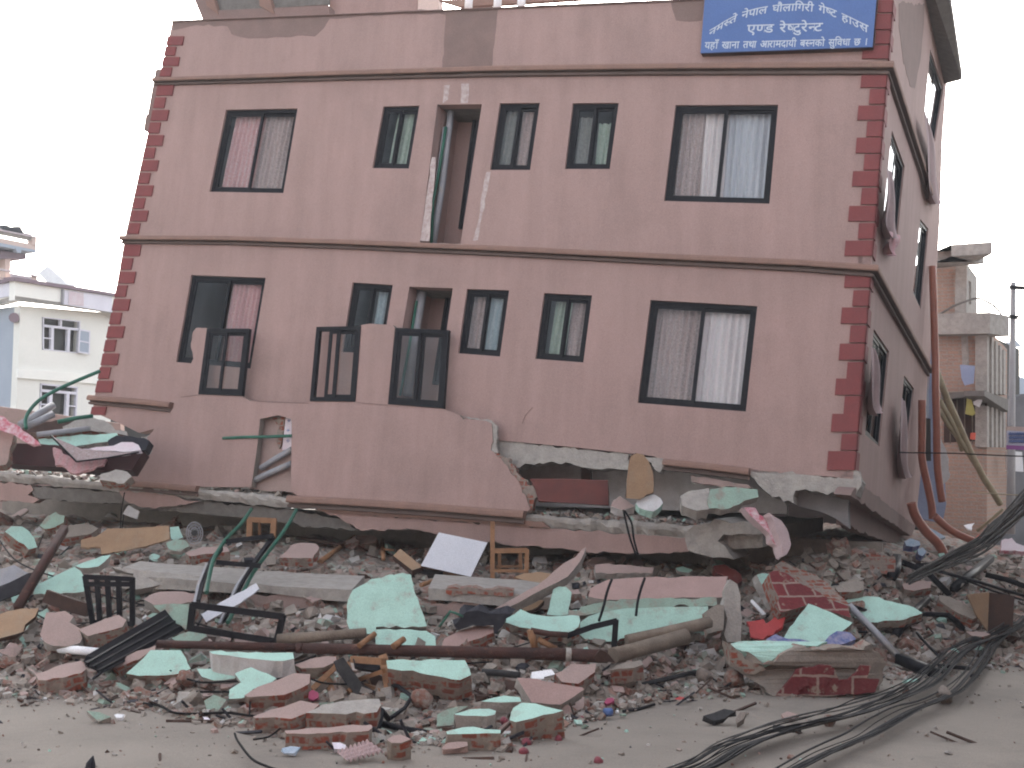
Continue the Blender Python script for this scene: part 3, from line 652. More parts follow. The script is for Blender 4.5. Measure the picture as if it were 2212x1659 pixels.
# ------------------------------------------------------------------ sign board
SG = empty('sign_board', hitF(1700, 112, .2), 'blue painted board with white lettering above the top cornice', 'sign')
sq = [hitF(x, y, .16) for x, y in T(21, [(235, -140), (2070, -165), (2015, 500), (180, 565)])]
mb = MB(); mb.prism(sq, BD * .03); mb.build('board', ['sign_blue'], SG)
mb = MB()
for s0, s1, t0, t1 in ((0, 1, .975, 1), (0, .012, 0, .975), (.988, 1, 0, .975)): qbar(mb, sq, s0, s1, t0, t1, -.16, -.032)
mb.build('back_frame', ['wood_dark'], SG)
def glyph(ch, cut=None, trim=0):
    c = bpy.data.curves.new('t', 'FONT'); c.body = ch; c.size = 1; c.offset = .014; c.resolution_u = 3
    o = bpy.data.objects.new('t', c); COL.objects.link(o)
    m = bpy.data.meshes.new_from_object(o.evaluated_get(bpy.context.evaluated_depsgraph_get()))
    bm = bmesh.new(); bm.from_mesh(m)
    if cut: bmesh.ops.bisect_plane(bm, geom=bm.verts[:] + bm.edges[:] + bm.faces[:], plane_co=(cut, 0, 0), plane_no=(1, 0, 0), clear_outer=True)
    bm.verts.ensure_lookup_table()
    r = ([v.co.copy() for v in bm.verts], [[v.index for v in f.verts] for f in bm.faces])
    bm.free(); bpy.data.objects.remove(o); bpy.data.curves.remove(c); bpy.data.meshes.remove(m); return r
# letters as clusters: (text, advance, cut); half letters are the full letter without its stem
H_ = {'स': .52, 'ष': .42, 'ण': .56, 'न': .40}
ADV = {'न': .565, 'म': .605, 'स': .68, 'त': .575, 'प': .56, 'ल': .70, 'घ': .57, 'ग': .565, 'र': .46, 'ष': .585, 'ट': .51, 'ह': .58, 'उ': .60, 'ए': .56, 'ण': .73, 'ड': .55,
       'य': .59, 'ख': .80, 'थ': .60, 'आ': .95, 'द': .52, 'ब': .56, 'क': .78, 'व': .56, 'ध': .58, 'छ': .70, 'ा': .27, 'ी': .27, 'ि': .27, 'ो': .27, 'ौ': .27, '।': .45, ' ': .42}
MARK = 'े ै ु ँ ं'.split()
def layout(s):
    out = []; x = 0; i = 0
    while i < len(s):
        c = s[i]
        if i + 1 < len(s) and s[i + 1] == '्':
            out.append((c, x, H_[c])); x += H_[c] - .02; i += 2; continue
        t = c; i += 1
        if c != ' ' and i < len(s) and s[i] in MARK:
            while i < len(s) and s[i] in MARK: t += s[i]; i += 1
        if c != ' ': out.append((t, x, None))
        x += ADV[c]
    return out, x
_gc = {}
def write(s, fn, hgt, wid):
    lay, tot = layout(s); mb = MB()
    for t, x, cut in lay:
        if (t, cut) not in _gc: _gc[(t, cut)] = glyph(t, cut)
        vs, fs = _gc[(t, cut)]
        for lift, in ((.006,),):
            mb.raw([fn((x + v.x) / tot, v.y) for v in vs], fs, 0)
    return mb.build('lettering', ['sign_white'], SG, recalc=False)
E1, E2 = (sq[1] - sq[0]).normalized(), BU
def sgp(tx, ty, off=.166): return hitF(*T(21, [(tx, ty)])[0], off)
def arcfn(u, v):
    xs = [(265, 395), (430, 290), (600, 205), (780, 158), (950, 128), (1200, 112), (1430, 125), (1560, 160), (1700, 218), (1850, 290), (1960, 348)]
    tx = 265 + (1965 - 265) * u; ty = lerp(xs, tx); sl = (lerp(xs, tx + 60) - lerp(xs, tx - 60)) / 120 
    h = 118 * v
    return sgp(tx + h * (.12 - sl * .25), ty - h * 1.0)
def line2(u, v): return sgp(672 + (1475 - 672) * u + 16 * v, 352 - 22 * u - 135 * v)
def line3(u, v): return sgp(222 + (1968 - 222) * u + 12 * v, 522 - 42 * u - 112 * v)
write('नमस्ते नेपाल घौलािगरी गेष्ट हाउस', arcfn, 1, 1)
write('एण्ड रेष्टुरेन्ट', line2, 1, 1)
write('यहाँ खाना तथा आरामदायी बस्नको सुिवधा छ ।', line3, 1, 1)

# ================================================================== SHEARED FIRST FLOOR WALL STANDING IN FRONT
PO = .23
pw0 = hitF(700, 1080, PO); 
PNL = empty('fallen_wall', Vector((pw0.x, pw0.y, pw0.z)), 'pink first floor wall sheet with three empty black windows slipped in front of the house', 'wall')
P1 = [(447, 709.6), (538, 709.6), (522, 855), (428, 851.6)]; P2 = [(683.5, 706), (779, 704), (767, 867.6), (669, 866)]; P3 = [(854, 708), (969, 713), (957, 882), (838, 873)]
po = [(280, 1050), (289, 1010), (304, 996), (318, 985), (330, 973), (326, 958), (318, 945), (345, 918), (372, 884), (392, 866), (406, 836), (408, 800), (413, 784), (416, 762), (412, 742), (416, 718), (424, 708), (446, 708),
      (447, 709), (428, 852), (523, 856), (540, 866), (560, 866), (668, 869), (668, 867), (768, 868), (780, 704), (779, 702), (800, 699), (848, 702), (853, 708), (838, 873), (957, 883), (992, 896), (1000, 905), (1050, 909), (1062, 915), (1064, 945), (1060, 972),
      (1082, 990), (1100, 1015), (1122, 1045), (1138, 1078), (1146, 1100), (1137, 1106), (900, 1088), (652, 1075), (628, 1062), (630, 905), (600, 897), (585, 900), (562, 905), (556, 960), (543, 1052), (420, 1052)]
pts = [hitF(x, y, PO) for x, y in po]
big = set([(i) for i in range(0, 18)] + list(range(36, 44)))
out = []
for i, p in enumerate(pts):
    q = pts[(i + 1) % len(pts)]; out.append(p)
    if i in big:
        k = max(1, int((q - p).length / .07))
        for j in range(1, k): out.append(p.lerp(q, j / k) + (BR * random.gauss(0, .014) + BU * random.gauss(0, .014)))
mb = MB(); mb.prism(out, BD * .13, mf=0, ms=1); mb.build('wall', ['pink', 'dust'], PNL)
mb = MB()   # rough brick edge where the sheet tore off
ed = [(1060, 965), (1066, 962), (1072, 978), (1100, 990), (1115, 1012), (1130, 1032), (1145, 1050), (1172, 1056), (1178, 1070), (1155, 1078), (1150, 1090), (1148, 1108), (1138, 1108), (1128, 1065), (1105, 1030), (1080, 1000), (1058, 985)]
mb.prism(rag([hitF(x, y, PO - .03) for x, y in ed], .05, .018), BD * .1, ms=0, botjit=.01); mb.build('broken_edge', ['brickside_red'], PNL)
mb = MB(); mb.prism(rag([hitF(x, y, PO - .02) for x, y in [(1000, 900), (1062, 908), (1074, 920), (1072, 960), (1076, 978), (1060, 978), (1061, 918), (1048, 912)]], .05, .008), BD * .05); mb.build('broken_edge', ['concrete'], PNL)
mb = MB(); mb.prism(rag([hitF(x, y, PO - .01) for x, y in [(305, 945), (322, 940), (337, 955), (336, 978), (318, 990), (306, 975)]], .05, .01), BD * .1); mb.build('broken_edge', ['concrete'], PNL)
for q_, no in ((P1, ()), (P2, (0,)), (P3, ())):
    qq = [hitF(x, y, PO + .02) for x, y in q_]
    window(PNL, qq, sashes=((.0, .5), (.42, .92)) if q_ is P1 else (((.30, .55), (.45, 1)) if q_ is P2 else ((0, .5), (.5, 1))), fw=.06, inset=.0, nopane=no)
# dark hollow behind the drop hole, tile strip and conduit pipes
mb = MB()
mb.prism(rag([hitF(x, y, .03) for x, y in [(553, 893), (632, 893), (632, 1064), (538, 1056)]], .2, .01), BD * .02)
mb.build('pier_back', ['pink_dusty'], PNL)
mb = MB(); mb.prism([hitF(x, y, .09) for x, y in T(3, [(572, 152), (640, 152), (640, 420), (540, 432)])], BD * .02)
tl = mb.build('tile_strip', ['pinkwhite'], PNL)
mb = MB()
for (x, y, r) in ((597, 180, 14), (592, 262, 14), (590, 352, 16)):
    c = hitF(*T(3, [(x, y)])[0], .094); R_ = r / 4 / FPX * 20
    for a in range(6): d = BR * cos(a * pi / 3) + BU * sin(a * pi / 3); mb.prism([c, c + (d + BR.cross(d) * .0 + BU.cross(BD) * 0) * R_ + BU * .01, c + d * R_ * 1.25, c + d * R_ - BU * .01], BD * .002)
    mb.m = [0] * len(mb.m)
mb.build('tile_flowers', ['sign_blue'], tl)
mb = MB(); mb.prism(rag([hitF(x, y, .08) for x, y in T(3, [(430, 150), (450, 135), (570, 150), (560, 210), (540, 330), (520, 420), (490, 330), (510, 220)])], .05, .012), BD * .03); mb.build('broken_edge', ['brickside_red'], PNL)
def ptube(name, label, cat, pts3, r, m, sides=10, group=None, hollow=False):
    mb = MB(); mb.tube(pts3, r, sides=sides)
    if hollow:  # dark disc painted on the end for the shade inside
        d = (pts3[0] - pts3[1]).normalized(); rr = r[0] if isinstance(r, list) else r
        a = d.orthogonal().normalized(); b = d.cross(a); c = pts3[0] + d * .003
        mb.raw([c + (a * cos(i * pi / 6) + b * sin(i * pi / 6)) * rr * .8 for i in range(12)], [tuple(range(12))], 1)
        o = mb.build(name, [m, 'dark_room'], smooth=False)
    else: o = mb.build(name, [m], smooth=False)
    for p in o.data.polygons: p.use_smooth = len(p.vertices) == 4
    return tag(o, label, cat, group)
def F3(t, pts, off): return [hitF(x, y, off) for x, y in T(t, pts)]
ptube('conduit_pipe', 'upper of two grey pipes poking out of the hole in the fallen wall', 'pipe', F3(3, [(355, 590), (480, 510), (625, 425)], .13), .055, 'grey_pipe', hollow=True)
ptube('conduit_pipe', 'lower of two grey pipes poking out of the hole in the fallen wall', 'pipe', F3(3, [(283, 700), (430, 632), (625, 545)], .14), .055, 'grey_pipe', hollow=True)
ptube('green_pipe', 'thin green water pipe lying level across the pink fallen wall', 'pipe', F3(3, [(30, 330), (200, 322), (420, 318), (622, 310)], .24), .03, 'green_pipe')
ptube('green_pipe', 'short upright green pipe in the hole of the fallen wall', 'pipe', F3(3, [(375, 130), (360, 200), (345, 290), (345, 350), (330, 400)], .10), .022, 'green_pipe')
band('cornice', [(274, 1038), (350, 1043), (432, 1050)], None, 13, 14, parent=PNL, pl=PO, out=.13)
band('cornice', [(629, 1070), (780, 1078), (949, 1089), (1138, 1104)], None, 16, 17, parent=PNL, pl=PO, out=.15)
# crack lines
def wire(name, label, cat, pts3, r, m='wire_black', group=None, n=5, par=None, sides=5):
    mb = MB(); mb.tube(smoothline(pts3, n), r, sides=sides); o = mb.build(name, [m], par, smooth=True)
    return o if par is not None else tag(o, label, cat, group)
for cr in ([(524, 858), (560, 867), (610, 869), (667, 871)], [(768, 869), (800, 872), (838, 875)], [(1150, 880), (1135, 897), (1128, 915)], [(390, 858), (405, 856), (426, 853)]):
    mb = MB(); mb.tube([hitF(x, y, .006 if cr[0][0] > 1100 else PO + .004) for x, y in cr], .006, sides=4)
    mb.build('crack', ['stain_shade'], BLD if cr[0][0] > 1100 else PNL)

# ================================================================== FIRST FLOOR SLAB
SLB = empty('collapsed_floor', at(800, 1180, facdepth(800)), 'broken grey concrete floor slab with pink facing lying on the rubble under the house', 'floor slab')
def slabpt(x, y, out=0): return at(x, y, facdepth(min(x, 1700)) - .30 - out)
HD = Vector((BD.x, BD.y, 0)).normalized()
top = [(-60, 1004), (0, 1005), (15, 1003), (150, 1020), (270, 1037), (268, 1049), (300, 1062), (430, 1050), (470, 1052), (545, 1053), (630, 1062), (655, 1080), (652, 1098), (780, 1104), (950, 1113), (1130, 1124), (1132, 1112), (1150, 1098), (1240, 1092), (1400, 1103), (1500, 1120), (1600, 1110), (1640, 1125), (1650, 1145), (1620, 1158),
       (1560, 1172), (1545, 1178), (1490, 1160), (1400, 1158), (1180, 1142), (1120, 1138), (950, 1124), (800, 1118), (740, 1125), (660, 1104), (500, 1088), (365, 1072), (270, 1060), (100, 1043), (-60, 1036)]
mb = MB()
# upper face strip (top of slab, dusty) built as a real slab: front edge line then depth
fe = [(-80, 1018, 1038), (0, 1019, 1040), (130, 1032, 1050), (268, 1046, 1063), (430, 1056, 1078), (545, 1066, 1090), (655, 1080, 1099), (800, 1092, 1108), (950, 1102, 1122), (1135, 1112, 1138), (1240, 1118, 1144), (1400, 1128, 1156), (1500, 1138, 1164), (1600, 1146, 1186), (1648, 1146, 1182)]
vs = []
N = 0
rows = []
for i in range(len(fe) - 1):
    a, b = fe[i], fe[i + 1]; k = max(1, int((b[0] - a[0]) / 12))
    for j in range(k):
        t = j / k; rows.append([a[c] + (b[c] - a[c]) * t for c in range(3)])
rows.append(list(fe[-1]))
sec = []
for x, y0, y1 in rows:
    j = lambda s: random.gauss(0, s)
    f0 = slabpt(x, y0 + j(1.2), j(.02)); f1 = slabpt(x, y1 + j(1.5), j(.03) - .03); f0b = f0 + (f1 - f0) * .25 - HD * .03
    sec.append([f0 + HD * 5.5, f0 + HD * .9 + Vector((0, 0, .02 + j(.01))), f0 + HD * .25 + Vector((0, 0, j(.015))), f0, f0b, (f0 + f1) / 2 - HD * (.02 + abs(j(.02))), f1, f1 + HD * 5.5])
kk = len(sec[0]); vs = [p for r in sec for p in r]; fs = []; ms = []
for i in range(len(sec) - 1):
    for j in range(kk):
        j2 = (j + 1) % kk; fs.append((i * kk + j, (i + 1) * kk + j, (i + 1) * kk + j2, i * kk + j2)); ms.append(0)
fs += [tuple(range(kk)), tuple((len(sec) - 1) * kk + j for j in range(kk))]; ms += [0, 0]
mb.raw(vs, fs, ms); mb.build('slab', ['concrete'], SLB)
def fas(name, pts, out, th, mt, seg=.1, amp=.015, side=None, t=0):
    mb = MB(); mb.prism(rag([slabpt(x, y, out) for x, y in T(t, pts)], seg, amp), HD * th, ms=1 if side else 0, botjit=.01); return mb.build(name, [mt] + ([side] if side else []), SLB)
fas('facing', [(-80, 1038), (0, 1041), (65, 1048), (72, 1058), (60, 1068), (85, 1079), (70, 1087), (30, 1083), (-80, 1080)], -.06, .2, 'pink', side='brickside_red')
fas('edge_beam', [(60, 1050), (268, 1064), (285, 1090), (210, 1086), (85, 1078), (70, 1066)], -.10, .3, 'concrete_dark')
fas('facing', [(255, 1056), (365, 1070), (400, 1080), (432, 1084), (380, 1092), (345, 1096), (300, 1095), (272, 1082)], .01, .2, 'pink', side='concrete')
fas('edge_beam', [(270, 1082), (365, 1078), (480, 1086), (650, 1105), (740, 1122), (772, 1145), (700, 1140), (560, 1122), (430, 1110), (370, 1104), (290, 1100)], -.14, .35, 'concrete_dark')
fas('facing', [(700, 1106), (735, 1108), (950, 1124), (1186, 1142), (1400, 1156), (1497, 1164), (1488, 1190), (1400, 1196), (1275, 1193), (1150, 1180), (1126, 1180), (1030, 1168), (930, 1150), (880, 1142), (815, 1146), (770, 1142), (735, 1120)], .02, .2, 'pink', side='concrete')
fas('lower_course', [(650, 1092), (950, 1112), (1170, 1128), (1186, 1141), (950, 1123), (700, 1106)], .08, .1, 'ochre', amp=.003)
fas('slab_end', [(1480, 1150), (1500, 1135), (1560, 1125), (1600, 1128), (1648, 1142), (1655, 1152), (1600, 1152), (1562, 1154), (1552, 1168), (1585, 1208), (1540, 1204), (1500, 1196), (1485, 1188)], .25, 1.2, 'concrete', amp=.02)
# dark cavity walls below the slab
mb = MB(); 
for x0, x1 in ((-200, 400), (400, 900), (900, 1400), (1400, 1860)):
    a, b = slabpt(x0, 1080), slabpt(x1, 1080); a += HD * 2.6; b += HD * 2.6
    a2, b2 = a.copy(), b.copy(); a2.z = .3; b2.z = .3; a.z = slabpt(x0, 1080 + x0 * .06).z; b.z = slabpt(x1, 1080 + x1 * .06).z; mb.prism([a, b, b2, a2], HD * .1)
mb.build('cavity_wall', ['dust'], SLB)
# lower slab of the ground floor, seen above the hanging pink wall
GSL = empty('ground_floor_slab', at(600, 1310, mdepth(600, 1320)), 'cracked grey ground floor slab with pink wall face below it in mid pile', 'floor slab')
def gs(x, y, o=0):
    return at(x, y, lerp([(200, 18.9), (600, 18.2), (1000, 17.8), (1350, 17.4)], x) - o)
def gpr(name, t, pts, o, ext, mt, seg=.1, amp=.015, side=None, n=1):
    mb = MB(); mb.prism(rag([gs(x, y, o) for x, y in T(t, pts)], seg, amp), ext, ms=1 if side else 0, botjit=.015); return mb.build(name, [mt] + ([side] if side else []), GSL)
FD = Vector((0, 1, 0))
for name, a, b in (('slab', (235, 1238, 1268), (520, 1262, 1282)), ('slab', (520, 1262, 1276), (760, 1274, 1300)), ('slab', (925, 1270, 1296), (1200, 1292, 1318))):
    p = [gs(a[0], a[1]), gs(b[0], b[1]), gs(b[0], b[2]), gs(a[0], a[2])]
    mb = MB(); mb.prism(rag(p, .25, .008), FD * 1.6 + Vector((0, 0, .05))); mb.build(name, ['concrete'], GSL)
gpr('wall', 4, [(170, 275), (280, 160), (860, 163), (900, 230), (985, 330), (905, 420), (640, 492), (200, 460)], -.05, FD * .25, 'pink_dusty', side='brickside')
gpr('wall', 4, [(1020, 345), (1110, 430), (915, 445)], -.02, FD * .25, 'pink_dusty', side='concrete')
gpr('wall', 6, [(-230, 235), (370, 240), (430, 300), (200, 345), (0, 415), (-150, 430)], -.05, FD * .25, 'pink_dusty', side='brickside')
gpr('brick_course', 5, [(60, 1628), (650, 1640), (640, 1700), (60, 1672)], .03, FD * .3, 'brickside_red')
gpr('wall', 4, [(1030, 160), (1120, 130), (1130, 330), (1040, 330), (1020, 260)], -.1, FD * .2, 'concrete_dark')

# ================================================================== GROUND AND MOUND
def groundmat():
    m = mat('ground', (.39, .333, .28), (.32, .272, .23), sc=.7, rough=.95, bump=.5, bsc=9, c3=(.25, .215, .19), w3=(.52, .75), s3=.35)
    n = m.node_tree; b = n.nodes['Principled BSDF']; src = b.inputs['Base Color'].links[0].from_socket
    tc = n.nodes.new('ShaderNodeTexCoord'); v = n.nodes.new('ShaderNodeTexVoronoi'); v.inputs['Scale'].default_value = 16; n.links.new(tc.outputs['Object'], v.inputs['Vector'])
    sz = n.nodes.new('ShaderNodeSeparateColor'); n.links.new(v.outputs['Color'], sz.inputs[0])
    a = n.nodes.new('ShaderNodeMath'); a.operation = 'GREATER_THAN'; a.inputs[1].default_value = .86; n.links.new(sz.outputs[0], a.inputs[0])
    d = n.nodes.new('ShaderNodeMath'); d.operation = 'LESS_THAN'; d.inputs[1].default_value = .28; n.links.new(v.outputs['Distance'], d.inputs[0])
    mu = n.nodes.new('ShaderNodeMath'); mu.operation = 'MULTIPLY'; n.links.new(a.outputs[0], mu.inputs[0]); n.links.new(d.outputs[0], mu.inputs[1])
    mm = n.nodes.new('ShaderNodeMath'); mm.operation = 'MULTIPLY'; mm.inputs[1].default_value = .45; n.links.new(mu.outputs[0], mm.inputs[0])
    mx = n.nodes.new('ShaderNodeMix'); mx.data_type = 'RGBA'; mx.inputs[7].default_value = (.22, .17, .14, 1)
    n.links.new(src, mx.inputs[6]); n.links.new(mm.outputs[0], mx.inputs[0]); n.links.new(mx.outputs[2], b.inputs['Base Color'])
groundmat()
mb = MB()
def gz(X, Y): 
    return .035 * noise.noise(Vector((X * .45, Y * .45, 0))) + .012 * noise.noise(Vector((X * 2.2, Y * 2.2, 3)))
nx, ny = 160, 130
def gfn(u, v):
    X = -13 + 26 * u; Y = 7 + 19 * v; return Vector((X, Y, gz(X, Y) * min(1, u * 12, (1 - u) * 12, v * 12, (1 - v) * 12)))
mb.grid(gfn, nx, ny)
R0 = [Vector((-13, 7, 0)), Vector((13, 7, 0)), Vector((13, 26, 0)), Vector((-13, 26, 0))]; R1 = [Vector((-1500, -200, 0)), Vector((1500, -200, 0)), Vector((1500, 2500, 0)), Vector((-1500, 2500, 0))]
for i in range(4):
    j = (i + 1) % 4; mb.face([R0[i], R1[i], R1[j], R0[j]])
tag(mb.build('ground', ['ground'], origin=Vector((0, 0, 0)), smooth=True, recalc=False), kind='structure')

mm_ = mat('rubble', (.30, .25, .21), (.21, .17, .145), sc=3, rough=.95, bump=1.0, bsc=14, c3=(.36, .31, .27), w3=(.5, .62), s3=6)
def rubblecolor(m):
    n = m.node_tree; b = n.nodes['Principled BSDF']; src = b.inputs['Base Color'].links[0].from_socket
    tc = n.nodes.new('ShaderNodeTexCoord'); v = n.nodes.new('ShaderNodeTexVoronoi'); v.inputs['Scale'].default_value = 9; n.links.new(tc.outputs['Object'], v.inputs['Vector'])
    sz = n.nodes.new('ShaderNodeSeparateColor'); n.links.new(v.outputs['Color'], sz.inputs[0])
    cr = n.nodes.new('ShaderNodeValToRGB'); cr.color_ramp.interpolation = 'CONSTANT'; e = cr.color_ramp.elements
    e[0].color = (.33, .28, .24, 1); e[1].position = .35; e[1].color = (.22, .18, .155, 1)
    for p, c in ((.6, (.29, .13, .09, 1)), (.72, (.36, .27, .24, 1)), (.84, (.14, .12, .11, 1)), (.93, (.33, .40, .34, 1))):
        q = e.new(p); q.color = c
    n.links.new(sz.outputs[0], cr.inputs[0])
    mx = n.nodes.new('ShaderNodeMix'); mx.data_type = 'RGBA'; mx.inputs[0].default_value = .55
    n.links.new(src, mx.inputs[6]); n.links.new(cr.outputs[0], mx.inputs[7]); n.links.new(mx.outputs[2], b.inputs['Base Color'])
rubblecolor(mm_)
mb = MB()
def mfn(u, v):
    X = -15 + 30 * u; Y = 10.5 + 21 * v; z = moundz(X, Y)
    if z > -.05:
        k = min(1, (z + .05) * 3)
        z += k * (.10 * noise.fractal(Vector((X * 1.4, Y * 1.4, 1)), 1.0, 2.2, 4) + .05 * noise.noise(Vector((X * 6, Y * 6, 5))) - .10) - .03
    return Vector((X, Y, z))
mb.grid(mfn, 480, 330)
tag(mb.build('rubble_heap', ['rubble'], origin=Vector((0, 0, 0)), recalc=False), 'grey brown heap of crushed brick and mortar under the house', 'rubble', kind='stuff')

# ================================================================== UNSEEN HOUSES ADDED TO SHADE THE STREET AND LOWER FACADE
for i, (x0, x1, h, mt, lb) in enumerate(((-34, -16, 9.5, 'cream', 'unseen cream painted house added for shade across the street behind the viewer'), (-15.8, -2, 11.5, 'pink', 'unseen pinkish house added for shade across the street behind the viewer'), (-1.8, 13, 9.5, 'brickwall_far', 'unseen bare brick house added for shade across the street behind the viewer'), (13.2, 34, 11, 'shop_grey', 'unseen grey shop house added for shade across the street behind the viewer'))):
    H_O = empty('unseen_house', Vector(((x0 + x1) / 2, -9, 0)), lb, 'house')
    mb = MB(); hs_ = []
    for fl in range(3):
        for k in range(int((x1 - x0) // 3.4)):
            a = x0 + 1.2 + k * 3.4; z = .9 + fl * 3.1; hs_.append([Vector((a, -5, z)), Vector((a + 1.4, -5, z)), Vector((a + 1.4, -5, z + 1.4)), Vector((a, -5, z + 1.4))])
    o_ = [Vector((x0, -5, 0)), Vector((x1, -5, 0)), Vector((x1, -5, h)), Vector((x0, -5, h))]
    mb.prism(o_, Vector((0, -.3, 0)), hs_); mb.build('wall', [mt], H_O)
    mb = MB(); mb.box(Vector(((x0 + x1) / 2, -9.2, h / 2 - .1)), Vector(((x1 - x0) / 2 - .3, 0, 0)), Vector((0, 3.6, 0)), Vector((0, 0, h / 2 - .1))); mb.build('core', ['dark_room'], H_O)
    for q in hs_:
        mb = MB(); mb.prism([p + Vector((0, -.15, 0)) for p in q], Vector((0, -.05, 0))); mb.build('window', ['black_soft'], H_O)
H_R = empty('unseen_house', Vector((15, 10, 0)), 'unseen plain house added for shade on the right side of the street outside the view', 'house')  # unseen house added to shade the side wall
mb = MB(); mb.box(Vector((16.5, 10.5, 4.2)), Vector((4, 0, 0)), Vector((0, 15.4, 0)), Vector((0, 0, 4.2))); mb.build('wall', ['shop_grey'], H_R)
mb = MB(); mb.box(Vector((16.4, 10.5, 8.5)), Vector((4.2, 0, 0)), Vector((0, 15.6, 0)), Vector((0, 0, .12))); mb.build('roof', ['concrete_dark'], H_R)
for fl in range(3):
    for k in range(6): mb = MB(); mb.box(Vector((12.5, -2.5 + k * 4.0, 1.4 + fl * 2.4)), Vector((.03, 0, 0)), Vector((0, .7, 0)), Vector((0, 0, .65))); mb.build('window', ['black_soft'], H_R)
# ================================================================== BACKGROUND, LEFT
def vplane(x, y, d, dx, dy):
    C = at(x, y, d); u = Vector((dx, dy, 0)).normalized(); n = Vector((u.y, -u.x, 0))
    if n.dot(CAM - C) < 0: n = -n
    return (lambda X, Y, o=0: hit(X, Y, C + n * o, n)), u, n, C
A = empty('cream_house', at(40, 1100, 45), 'cream painted house with flat brown edged roof at far left', 'house'); A.location.z = 0; A['_o'] = list(A.location)
hR, uR, nR, CR = vplane(46, 800, 45, .48, .876)
hL, uL_, nL, CL = vplane(46, 800, 45, -.80, .60)
def wp(par, name, h, t, pts, o, th, n, mt, holes=(), ms=None):
    mb = MB(); mb.prism([h(x, y, o) for x, y in T(t, pts)], -n * th, [[h(x, y, o) for x, y in T(t2, hh)] for t2, hh in holes], ms=1 if ms else 0)
    return mb.build(name, [mt] + ([ms] if ms else []), par)
w1 = [(530, 145), (1008, 200), (990, 610), (530, 560)]; w2 = [(505, 985), (975, 1030), (955, 1420), (490, 1400)]
wp(A, 'wall', hR, 15, [(255, 0), (1460, 100), (1400, 1500), (170, 1500), (205, 1270), (235, 600)], 0, .3, nR, 'cream', holes=[(15, w1), (15, w2)])
wp(A, 'wall', hL, 15, [(255, 0), (235, 600), (205, 1270), (170, 1500), (-200, 1500), (-200, 60)], 0, .3, nL, 'paleblue')  # blue shade of this side put into its wall colour
wp(A, 'string_course', hR, 15, [(232, 800), (1300, 880), (1300, 1000), (222, 918)], .1, .1, nR, 'cream_white')
# roof slab and parapet, overhanging
wp(A, 'parapet', hR, 14, [(290, 1180), (2700, 1560), (2700, 1830), (280, 1560)], .5, .3, nR, 'cream_white')
wp(A, 'parapet', hL, 14, [(290, 1180), (280, 1560), (-100, 1655), (-100, 1245)], .5, .3, nL, 'cream_white')
wp(A, 'roof_edge', hR, 14, [(285, 1112), (2700, 1505), (2700, 1555), (285, 1185)], .65, .6, nR, 'mauve')
wp(A, 'roof_edge', hL, 14, [(285, 1112), (285, 1185), (-100, 1260), (-100, 1190)], .65, .6, nL, 'mauve')
mb = MB(); a = hR(32, 648, .5); b = hR(330, 690, .5); c = hR(330, 690, -.1); d = hR(32, 648, -.1); mb.prism([a, b, c, d], Vector((0, 0, .15))); mb.build('eave', ['concrete'], A)
a = hL(32, 648, .5); b = hL(-30, 664, .5); c = hL(-30, 664, -.1); d = hL(32, 648, -.1); mb = MB(); mb.prism([a, b, c, d], Vector((0, 0, .15))); mb.build('eave', ['concrete'], A)
wp(A, 'banner', hR, 14, [(1230, 1365), (2130, 1480), (2130, 1790), (1215, 1640)], .55, .04, nR, 'lilac')
wp(A, 'banner_emblem', hR, 14, [(1310, 1385), (1590, 1425), (1590, 1670), (1300, 1640)], .57, .01, nR, 'pinkwhite')
wp(A, 'banner', hL, 14, [(-100, 1265), (240, 1200), (240, 1470), (-100, 1540)], .55, .04, nL, 'lilac')
for t, pts in ((14, [(1195, 1345), (1215, 1348), (1205, 1640), (1185, 1636)]),): wp(A, 'drain_pipe', hR, t, pts, .6, .1, nR, 'grey_pipe')
mb = MB(); mb.tube([hL(*T(15, [(178, 155)])[0], .02), hL(*T(15, [(178, 155)])[0], .4)], .18, sides=12); mb.build('wall_lamp', ['mauve'], A)
def farwin(q, bars, curt=()):
    Q = [hR(x, y, -.05) for x, y in T(15, q)]
    mb = MB()
    for r in bars: qbar(mb, Q, *r, -.06, .06, dirv=-nR)
    fr = mb.build('window', ['lilac'], A)
    mb = MB(); qbar(mb, Q, .01, .99, .01, .99, -.12, -.08, dirv=-nR); mb.build('pane', ['glass'], fr)
    mb = MB(); qbar(mb, Q, -.1, 1.1, -.1, 1.1, -.9, -.8, dirv=-nR); mb.build('dark_interior', ['dark_room'], fr)
    return fr, Q
f1, Q1 = farwin(w1, [(0, 1, 0, .03), (0, 1, .97, 1), (0, .03, 0, 1), (.97, 1, 0, 1), (0, 1, .23, .30), (.46, .50, 0, .23), (.22, .29, .3, 1), (.66, .73, .3, 1), (.03, .22, .62, .65)])
mb = MB(); qbar(mb, Q1, .76, .96, .32, .95, -.5, -.4, dirv=-nR); mb.build('curtain', ['log'], f1)
mb = MB(); c = Qf(Q1, .50, .45, -.25, -nR); mb.tube([c, c - nR * .05], .42, sides=16); mb.build('red_hanging', ['red_sheet'], f1)
Q1b = [hR(x, y, .12) for x, y in T(15, [(1000, 295), (1140, 325), (1130, 620), (985, 600)])]
mb = MB()
for r in ((0, 1, 0, .06), (0, 1, .94, 1), (0, .1, 0, 1), (.9, 1, 0, 1), (0, 1, .48, .53)): qbar(mb, Q1b, *r, -.02, .03, dirv=-nR)
qbar(mb, Q1b, .1, .9, .06, .94, -.01, .01, 1, dirv=-nR)
mb.build('shutter', ['lilac', 'paleblue'], f1)
